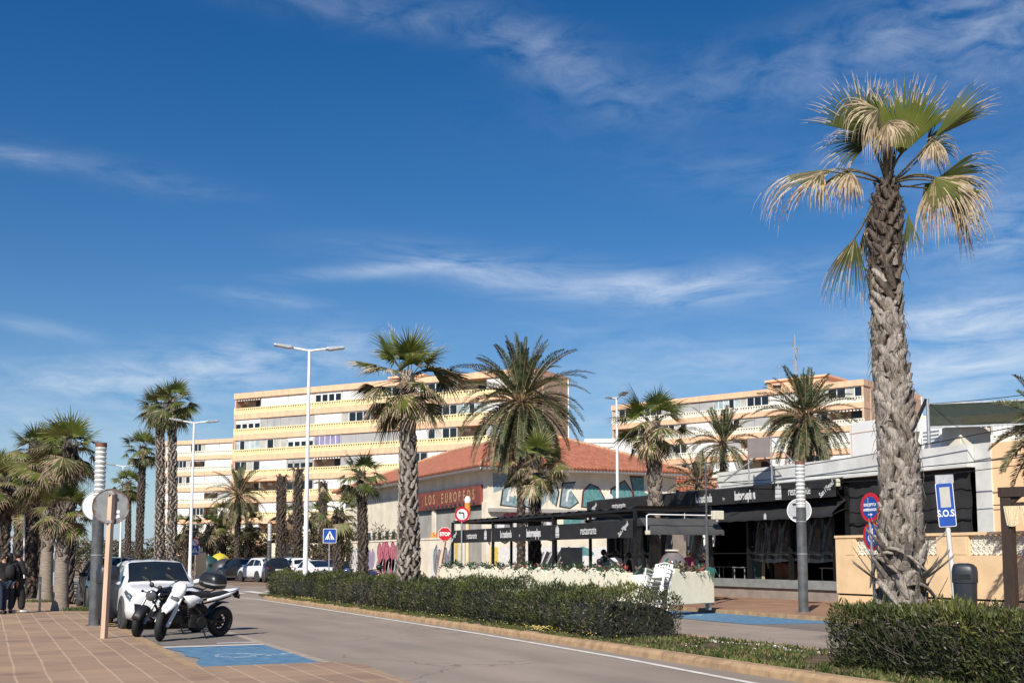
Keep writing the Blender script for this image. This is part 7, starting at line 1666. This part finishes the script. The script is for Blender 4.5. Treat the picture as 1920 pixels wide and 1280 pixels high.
        b.loft(rings); hl = b.build('headlight', M['black'], t); b = MB(); b.lathe([(.1, .0), (.09, .012), (.0, .02)], 18, c + S3 @ V((0, .064, 0)), M=S3 @ Matrix.Rotation(R(-90), 3, 'X')); b.build('lens', M['lamp_glass'], hl)
        for s in (-1, 1):
            b = MB(); b.ball(c + S3 @ V((s * .09, -.02, .19)), (.055, .04, .055), 14, 8); b.build('dial', M['engine'], t)
            b = MB(); b.tube([c + S3 @ V((s * .08, -.05, 0)), c + S3 @ V((s * .2, -.02, 0))], .012, 5); b.ball(c + S3 @ V((s * .22, -.02, 0)), .03, 8, 6); b.build('indicator', M['black'], t)
        b = MB(); rows = []
        for k in range(9):
            a = R(20 + 140 * k / 8); rows.append([F_(V((.09 * s, (wr + .025) * math.cos(a), (wr + .025) * math.sin(a) - .02 * s * s))) for s in (-1, -.5, 0, .5, 1)])
        b.loft(rows, 0, False, True, closed=False); o = b.build('front_mudguard', M['black'], t); o.modifiers.new('solid', 'SOLIDIFY').thickness = .012
        b = MB(); rings = []
        for y, w, z0, z1 in ((W * .78, .07, .78, .92), (W * .7, .14, .72, 1.0), (W * .55, .16, .72, 1.02), (W * .44, .12, .74, .92)): rings.append([V((w * math.cos(a), y, (z0 + z1) / 2 + (z1 - z0) / 2 * math.sin(a))) for a in [i * math.pi / 6 for i in range(12)]])
        b.loft(rings); b.build('tank', M['car_black'], t)
        b = MB(); rings = []
        for y, w, z0, z1 in ((W * .46, .10, .74, .84), (W * .25, .14, .76, .85), (W * .02, .13, .80, .88), (-.2, .08, .84, .90)): rings.append([V((w * a, y, z0 + (z1 - z0) * c_)) for a, c_ in ((-1, .2), (-.9, .8), (-.5, 1), (.5, 1), (.9, .8), (1, .2), (.6, 0), (-.6, 0))])
        b.loft(rings); b.build('seat', M['seat_black'], t)
        b = MB(); rings = []
        for z, k in ((.96, .72), (.99, .95), (1.06, 1.0)): rings.append([V((.27 * k * math.copysign(abs(math.cos(a)) ** .5, math.cos(a)), -.30 + .23 * k * math.copysign(abs(math.sin(a)) ** .5, math.sin(a)), z)) for a in [i * math.pi / 12 for i in range(24)]])
        b.loft(rings); tcs = b.build('top_case', M['case'], t)
        b = MB(); rings = []
        for z, k in ((1.085, 1.0), (1.16, .98), (1.24, .86), (1.28, .6), (1.29, .3)): rings.append([V((.27 * k * math.copysign(abs(math.cos(a)) ** .5, math.cos(a)), -.30 + .23 * k * math.copysign(abs(math.sin(a)) ** .5, math.sin(a)), z)) for a in [i * math.pi / 12 for i in range(24)]])
        b.loft(rings); b.build('lid', M['case'], tcs)
        b = MB(); rings = [[V((.273 * math.copysign(abs(math.cos(a)) ** .5, math.cos(a)), -.30 + .233 * math.copysign(abs(math.sin(a)) ** .5, math.sin(a)), z)) for a in [i * math.pi / 12 for i in range(24)]] for z in (1.055, 1.09)]; b.loft(rings); b.build('seam', M['galv'], tcs)
        b = MB(); b.tube([(-.1, -.05, .86), (-.12, -.3, .955), (.12, -.3, .955), (.1, -.05, .86)], .014, 6); b.build('rack', M['blackmetal'], t)
        b = MB(); b.ball((0, -.3, .8), (.08, .04, .04), 10, 6); b.build('tail_light', M['lamp_red'], t)
    b = MB(); b.tube([(-.12, W * .42, .34), (-.24, W * .36, .0 - .24 * math.sin(lean) * -1 if False else .03)], .014, 6); b.box((-.25, W * .36, .02), (.05, .09, .02)); b.build('side_stand', M['blackmetal'], t)
    return t
bike('white supermoto motorbike with a black seat, front wheel turned towards the kerb', GP(299, 1201.5), GP(409, 1193), 'moto', R(36), R(-8))
bike('black naked motorbike with round headlamp and top case, behind the white motorbike', GP(256, 1194), GP(366, 1185), 'naked', R(30), R(-10))
def scooter(label, px, d, rz, mat, case):
    x, y = at(px, d); t = thing('scooter', label, 'scooter', (x, y, 0), rz, 'blue scooters by the graffiti wall'); W = 1.3; wr = .26
    wheel(t, (0, W, wr), wr, .11, .2, 5); wheel(t, (0, 0, wr), wr, .12, 0, 5)
    b = MB(); rings = []
    for y_, w, z0, z1 in ((W + .05, .08, .5, .75), (W - .1, .19, .42, 1.0), (W - .22, .2, .25, .98), (W - .32, .18, .22, .5), (W * .5, .17, .22, .36), (W * .36, .18, .26, .74), (.1, .19, .42, .80), (-.25, .12, .55, .78), (-.38, .05, .66, .74)): rings.append([V((w * math.cos(a), y_, (z0 + z1) / 2 + (z1 - z0) / 2 * math.sin(a))) for a in [i * math.pi / 6 for i in range(12)]])
    b.loft(rings); b.build('body', mat, t)
    b = MB(); rings = [[V((w * a, y_, z + .06 * c)) for a, c in ((-1, 0), (-.8, 1), (.8, 1), (1, 0))] for y_, w, z in ((W * .42, .12, .74), (W * .2, .16, .80), (-.1, .15, .84), (-.28, .1, .84))]; b.loft(rings); b.build('seat', M['seat_black'], t)
    b = MB(); b.tube([(-.32, W - .28, 1.02), (0, W - .2, 1.05), (.32, W - .28, 1.02)], .018, 6); b.build('handlebar', M['black'], t)
    b = MB(); b.ball((0, W + .02, .82), (.1, .05, .07), 10, 6); b.build('headlight', M['lamp_white'], t)
    for s in (-1, 1):
        b = MB(); b.tube([(s * .2, W - .22, 1.04), (s * .3, W - .18, 1.25)], .01, 5); b.ball((s * .31, W - .18, 1.27), (.06, .02, .045), 8, 6); b.build('mirror', M['black'], t)
    if case:
        b = MB(); b.ball((0, -.42, 1.02), (.24, .22, .17), 14, 8); b.build('top_case', M['case'], t)
    else:
        b = MB(); b.prism([(-.18, 0), (.18, 0), (.13, .45), (-.13, .45)], FR((0, W - .1, .95), R(180)), 0, .01); b.build('windshield', M['glass'], t)
M['scooter_blue'] = pm('blue_scooter_paint', (.02, .09, .36), .25, .1, 4, coat=.6); M['scooter_navy'] = pm('dark_blue_scooter_paint', (.015, .03, .10), .25, .1, 4, coat=.6)
scooter('bright blue scooter with windshield, left of the slim leaning palm', 661, 73, -head(661) + R(165), M['scooter_blue'], False); scooter('dark blue scooter with a round black top case, right of the slim leaning palm', 703, 72, -head(703) + R(55), M['scooter_navy'], True)
# ---------------------------------------------------------------- people: one skinned body each, clothes as fitted layers
def skin_mesh(name, pts, edges, rad, mat, parent, sub=1, root=0):
    me = bpy.data.meshes.new(name); me.from_pydata([tuple(p) for p in pts], edges, []); me.materials.append(mat); o = bpy.data.objects.new(name, me); COL.objects.link(o); o.parent = parent
    m = o.modifiers.new('skin', 'SKIN'); m.use_smooth_shade = True; sv = me.skin_vertices[0].data
    for i, r in enumerate(rad): sv[i].radius = (r, r) if isinstance(r, (int, float)) else r; sv[i].use_root = (i == root)
    s = o.modifiers.new('subsurf', 'SUBSURF'); s.levels = sub; s.render_levels = sub
    return o
def person(label, loc, rz, H, top, legs, hair=None, sit=0., arms=((8, 15), (8, 15)), coat=0., cap=None, stride=.12, longhair=False, bag=None, sleeves=1., headturn=0., group=None, skirt_=False):
    """local +y is the way the person faces"""
    t = thing('person', label, 'person', loc, rz, group); s = H / 1.75; sk = M['skin']
    hip = .92 * s if not sit else sit; P = {}
    P['pel'] = V((0, 0, hip)); P['wst'] = V((0, .0, hip + .16 * s)); P['chs'] = V((0, .01, hip + .36 * s)); P['nck'] = V((0, 0, hip + .53 * s)); P['nk2'] = V((0, .015, hip + .60 * s)); P['hd'] = V((0, .03, hip + .69 * s)); P['crn'] = V((0, .02, hip + .79 * s))
    for k, sg in ((0, -1), (1, 1)):
        P['sh%d' % k] = V((sg * .185 * s, 0, hip + .48 * s)); sw, fl = arms[k]; a = R(sw); 
        P['el%d' % k] = P['sh%d' % k] + V((sg * .06 * s, math.sin(a) * .28 * s, -math.cos(a) * .28 * s)); a2 = R(sw + fl); P['wr%d' % k] = P['el%d' % k] + V((0, math.sin(a2) * .25 * s, -math.cos(a2) * .25 * s)); P['pa%d' % k] = P['wr%d' % k] + V((0, math.sin(a2) * .07 * s, -math.cos(a2) * .07 * s))
        P['hp%d' % k] = V((sg * .095 * s, 0, hip - .06 * s))
        if not sit:
            y = stride * (1 if k else -1); P['kn%d' % k] = V((sg * .10 * s, y * .55 + .02, .48 * s)); P['an%d' % k] = V((sg * .10 * s, y - .02, .08 * s)); P['to%d' % k] = V((sg * .115 * s, y + .15 * s, .035 * s))
        else:
            P['kn%d' % k] = V((sg * .11 * s, .42 * s, hip + .01)); P['an%d' % k] = V((sg * .11 * s, .44 * s, .08 * s)); P['to%d' % k] = V((sg * .115 * s, .58 * s, .04 * s))
    r = dict(pel=.135, wst=.12, chs=.14, nck=.06, nk2=.052, hd=.092, crn=.07, sh=.06, el=.042, wr=.03, pa=.034, hp=.09, kn=.058, an=.04, to=.036)
    names = ['pel', 'wst', 'chs', 'nck', 'nk2', 'hd', 'crn']; E_ = [('pel', 'wst'), ('wst', 'chs'), ('chs', 'nck'), ('nck', 'nk2'), ('nk2', 'hd'), ('hd', 'crn')]
    for k in '01': names += [q + k for q in ('sh', 'el', 'wr', 'pa', 'hp', 'kn', 'an', 'to')]; E_ += [('chs', 'sh' + k), ('sh' + k, 'el' + k), ('el' + k, 'wr' + k), ('wr' + k, 'pa' + k), ('pel', 'hp' + k), ('hp' + k, 'kn' + k), ('kn' + k, 'an' + k), ('an' + k, 'to' + k)]
    pts = [P[n] for n in names]; rad = [r[n.rstrip('01')] * s for n in names]; ix = {n: i for i, n in enumerate(names)}; ed = [(ix[a], ix[c]) for a, c in E_]
    for k in '01':   # fingers and thumb
        d = (P['pa' + k] - P['wr' + k]).normalized(); sg = -1 if k == '0' else 1; fw = V((0, 1, 0)) - d * d.y; fw.normalize()
        for q, (o, l) in enumerate(((.03, .07), (.01, .08), (-.01, .075), (-.03, .06))):
            a = P['pa' + k] + fw * o * s + d * .02 * s; pts += [a, a + d * l * .5 * s, a + d * l * s - V((sg * .018 * s, 0, 0))]; rad += [.011 * s, .0095 * s, .008 * s]; n = len(pts); ed += [(ix['pa' + k], n - 3), (n - 3, n - 2), (n - 2, n - 1)]
        a = P['wr' + k] + fw * .03 * s + d * .02 * s; pts += [a, a + fw * .025 * s + d * .04 * s]; rad += [.012 * s, .009 * s]; n = len(pts); ed += [(ix['wr' + k], n - 2), (n - 2, n - 1)]
    skin_mesh('body', pts, ed, rad, sk, t, 2)
    hq = Matrix.Rotation(headturn, 3, 'Z'); hc = P['hd']
    b = MB()
    b.ball(hc + hq @ V((0, .095, -.01)) * s, (.014 * s, .022 * s, .024 * s), 8, 6)
    for sg in (-1, 1): b.ball(hc + hq @ V((sg * .088, .0, 0)) * s, (.012 * s, .022 * s, .032 * s), 8, 6)
    b.build('nose_and_ears', sk, t)
    b = MB()
    for sg in (-1, 1): b.ball(hc + hq @ V((sg * .034, .082, .02)) * s, .011 * s, 8, 6)
    b.build('eyes', M['trans_black'], t); b = MB(); b.ball(hc + hq @ V((0, .083, -.05)) * s, (.024 * s, .008 * s, .006 * s), 8, 6); b.build('mouth', pm('lip', (.30, .12, .10), .5, .05, 9), t)
    if hair is not None:
        b = MB(); b.ball(hc + hq @ V((0, -.03, .02)) * s, (.108 * s, .108 * s, .118 * s), 16, 10)
        if longhair: b.ball(hc + hq @ V((0, -.06, -.10)) * s, (.105 * s, .07 * s, .19 * s), 14, 10)
        b.build('hair', hair, t)
    if cap is not None:
        b = MB(); b.ball(hc + hq @ V((0, -.01, .05)) * s, (.108 * s, .115 * s, .085 * s), 16, 8); b.prism([(x * s, y * s) for x, y in ((-.08, .07), (.08, .07), (.075, .16), (.04, .19), (-.04, .19), (-.075, .16))], Matrix.Translation(hc + V((0, 0, .035 * s))) @ hq.to_4x4(), 0, .012); b.build('cap', cap, t)
    # top garment
    n2 = ['pel', 'wst', 'chs', 'nck', 'sh0', 'el0', 'wr0', 'sh1', 'el1', 'wr1']; g = {n: P[n].copy() for n in n2}; g['nck'] = P['chs'].lerp(P['nck'], .75); g['pel'] = P['pel'] + V((0, 0, (-.08 - coat) * s))
    for k in '01':
        g['wr' + k] = P['el' + k].lerp(P['wr' + k], .9) if sleeves > .6 else P['sh' + k].lerp(P['el' + k], .8)
        if sleeves <= .6: g['el' + k] = P['sh' + k].lerp(P['el' + k], .45)
    rr = {'pel': .165 + .02 * (coat > 0), 'wst': .15, 'chs': .165, 'nck': .085, 'sh0': .085, 'sh1': .085, 'el0': .062, 'el1': .062, 'wr0': .05, 'wr1': .05}
    i2 = {n: i for i, n in enumerate(n2)}; skin_mesh('jacket' if sleeves > .6 else 'shirt', [g[n] for n in n2], [(i2[a], i2[c]) for a, c in (('pel', 'wst'), ('wst', 'chs'), ('chs', 'nck'), ('chs', 'sh0'), ('sh0', 'el0'), ('el0', 'wr0'), ('chs', 'sh1'), ('sh1', 'el1'), ('el1', 'wr1'))], [rr[n] * s for n in n2], top, t, 2)
    n3 = ['pel', 'hp0', 'kn0', 'an0', 'hp1', 'kn1', 'an1']; w = 1.5 if skirt_ else 1.
    skin_mesh('skirt' if skirt_ else 'trousers', [P[n] for n in n3], [(0, 1), (1, 2), (2, 3), (0, 4), (4, 5), (5, 6)], [.15 * s, .112 * s * (1 + .1 * (w - 1)), .08 * s * w, .062 * s * w, .112 * s, .08 * s * w, .062 * s * w], legs, t, 2)
    for k in '01':
        b = MB(); b.ball((P['an' + k] + P['to' + k]) / 2 + V((0, 0, -.01)), (.055 * s, .14 * s, .05 * s), 12, 8); b.build('shoe', M['black'] if bag != 'light' else M['apt_white'], t)
    if bag not in (None, 'light'):
        b = MB(); b.ball(P['chs'] + V((0, -.2 * s, -.08 * s)), (.14 * s, .09 * s, .2 * s), 14, 10)
        for sg in (-1, 1): b.tube([P['chs'] + V((sg * .09 * s, -.17 * s, .1 * s)), P['chs'] + V((sg * .1 * s, .03, .16 * s)), P['chs'] + V((sg * .1 * s, .16 * s, .02 * s)), P['wst'] + V((sg * .11 * s, .0, .02))], .018 * s, 6)
        b.build('backpack', bag, t)
    return t
cl = lambda n, c, v=.2: pm(n, c, .85, v, 14, bump=.2)
C_ = dict(black=cl('black_coat', (.012, .012, .014)), navy=cl('dark_denim', (.018, .026, .05)), dark=cl('charcoal_trousers', (.016, .016, .018)), white=cl('white_cotton', (.68, .68, .68), .08), pink=cl('pink_top', (.50, .18, .2)), red=cl('raspberry_top', (.45, .04, .11)), beige=cl('stone_top', (.30, .27, .23)), grey=cl('pale_grey_jacket', (.45, .45, .46)), brown=cl('brown_leather', (.06, .035, .025)), ochre=cl('ochre_top', (.40, .25, .08)), wine=cl('wine_top', (.10, .02, .03)))
GPp = 'people walking on the left pavement'
p = GP(3, 1150, .02); person('person at the left edge in a dark coat, pale sleeve, cut by the frame', p, R(-150), 1.74, C_['black'], C_['navy'], M['hair'], arms=((5, 10), (-5, 10)), group=GPp)
p = GP(13, 1149.5, .02); person('person in a black jacket and dark jeans with a backpack', p, R(8), 1.74, C_['black'], C_['navy'], M['hair'], arms=((10, 30), (-8, 20)), bag=C_['dark'], longhair=True, group=GPp)
p = GP(30, 1148.5, .02); person('person in a long black coat and wide dark trousers beside the backpacker, head turned', p, R(-60), 1.80, C_['black'], C_['dark'], M['hair'], arms=((12, 40), (10, 45)), coat=.12, headturn=R(-10), bag='light', skirt_=True, group=GPp)
# pink chair and its sitter far along the pavement
x, y = at(66, 56); t = thing('garden_chair', 'pink plastic chair seen from behind on the left pavement', 'chair', (x, y, .1), R(0)); pc = pm('pink_plastic', (.55, .24, .26), .5, .08, 6)
b = MB(); b.box((0, .0, .45), (.46, .44, .03)); b.build('seat', pc, t); b = MB(); b.prism([(-.22, 0), (.22, 0), (.24, .42), (.15, .5), (-.15, .5), (-.24, .42)], FR((0, -.22, .45), 0), 0, .03); b.build('backrest', pc, t)
for sx in (-1, 1):
    b = MB(); b.tube([(sx * .23, -.22, .66), (sx * .27, .1, .66), (sx * .25, .2, .45)], .022, 6); b.build('arm', pc, t)
    for sy in (-1, 1): b = MB(); b.tube([(sx * .2, sy * .18, .44), (sx * .26, sy * .26, 0)], .025, 6); b.build('leg', pc, t)
person('person in pink seated on the pink chair, back to the view', (x, y, .1), 0., 1.65, C_['pink'], C_['dark'], M['hair'], sit=.52)
x, y = at(47, 57); person('person in an ochre top seated left of the pink chair', (x, y, .1), R(-70), 1.65, C_['ochre'], C_['wine'], M['hair'], sit=.52, group='people seated far on the left pavement')
x, y = at(57, 58.5); person('person in a wine red top seated behind the pink chair', (x, y, .1), R(140), 1.65, C_['wine'], C_['dark'], M['hair'], sit=.52, group='people seated far on the left pavement')
# terrace guests
GT = 'people on the restaurant terrace'
def guest(lab, px, pyh, d, H, rz, top, legs, z=.112, **k):
    x, y = at(px, d); zt = PD(px, pyh, d).z; k.setdefault('group', GT)
    return person(lab, (x, y, z), rz, H, top, legs, **k) if not k.get('sit') else person(lab, (x, y, zt - (k['sit'] + .79 * H / 1.75) - .02), rz, H, top, legs, **k)
guest('standing person with dark hair and white shirt on the terrace', 1131, 1017, 44.5, 1.82, R(-100), C_['white'], C_['dark'], hair=M['hair'], arms=((15, 40), (10, 40)), sleeves=.5)
guest('standing person in a white cap and white T-shirt on the terrace, seen from behind', 1153, 1021, 43.0, 1.76, R(-40), C_['white'], C_['navy'], hair=M['hair'], cap=C_['white'], arms=((20, 50), (15, 50)), sleeves=.5)
guest('long-haired person in a stone top on the terrace beside the white-shirted one', 1134, 1032, 42.4, 1.62, R(-70), C_['beige'], C_['dark'], hair=M['hair'], longhair=True, arms=((10, 30), (10, 30)))
guest('dark-haired guest seated low behind the planter flowers', 1123, 1047, 40.5, 1.7, R(-20), C_['wine'], C_['dark'], hair=M['hair'], sit=.46)
guest('person in dark clothes behind the right post of the terrace', 1178, 1036, 44.0, 1.7, R(60), C_['black'], C_['dark'], hair=M['hair'], arms=((15, 60), (15, 60)))
guest('guest in a raspberry pink top seated near the terrace pole', 1290, 1030, 41.0, 1.7, R(-160), C_['red'], C_['dark'], hair=M['hair'], sit=.5)
guest('guest in a wine top seated right of the raspberry top', 1318, 1035, 42.5, 1.7, R(100), C_['wine'], C_['dark'], hair=M['hair'], sit=.5)
x, y = 27.6, 36.6 - 1.1; person('person in a pale grey jacket inside the restaurant beside the leaning board', (27.2, 35.75, .5), R(160), 1.7, C_['grey'], C_['dark'], M['hair'], arms=((5, 10), (5, 10)))
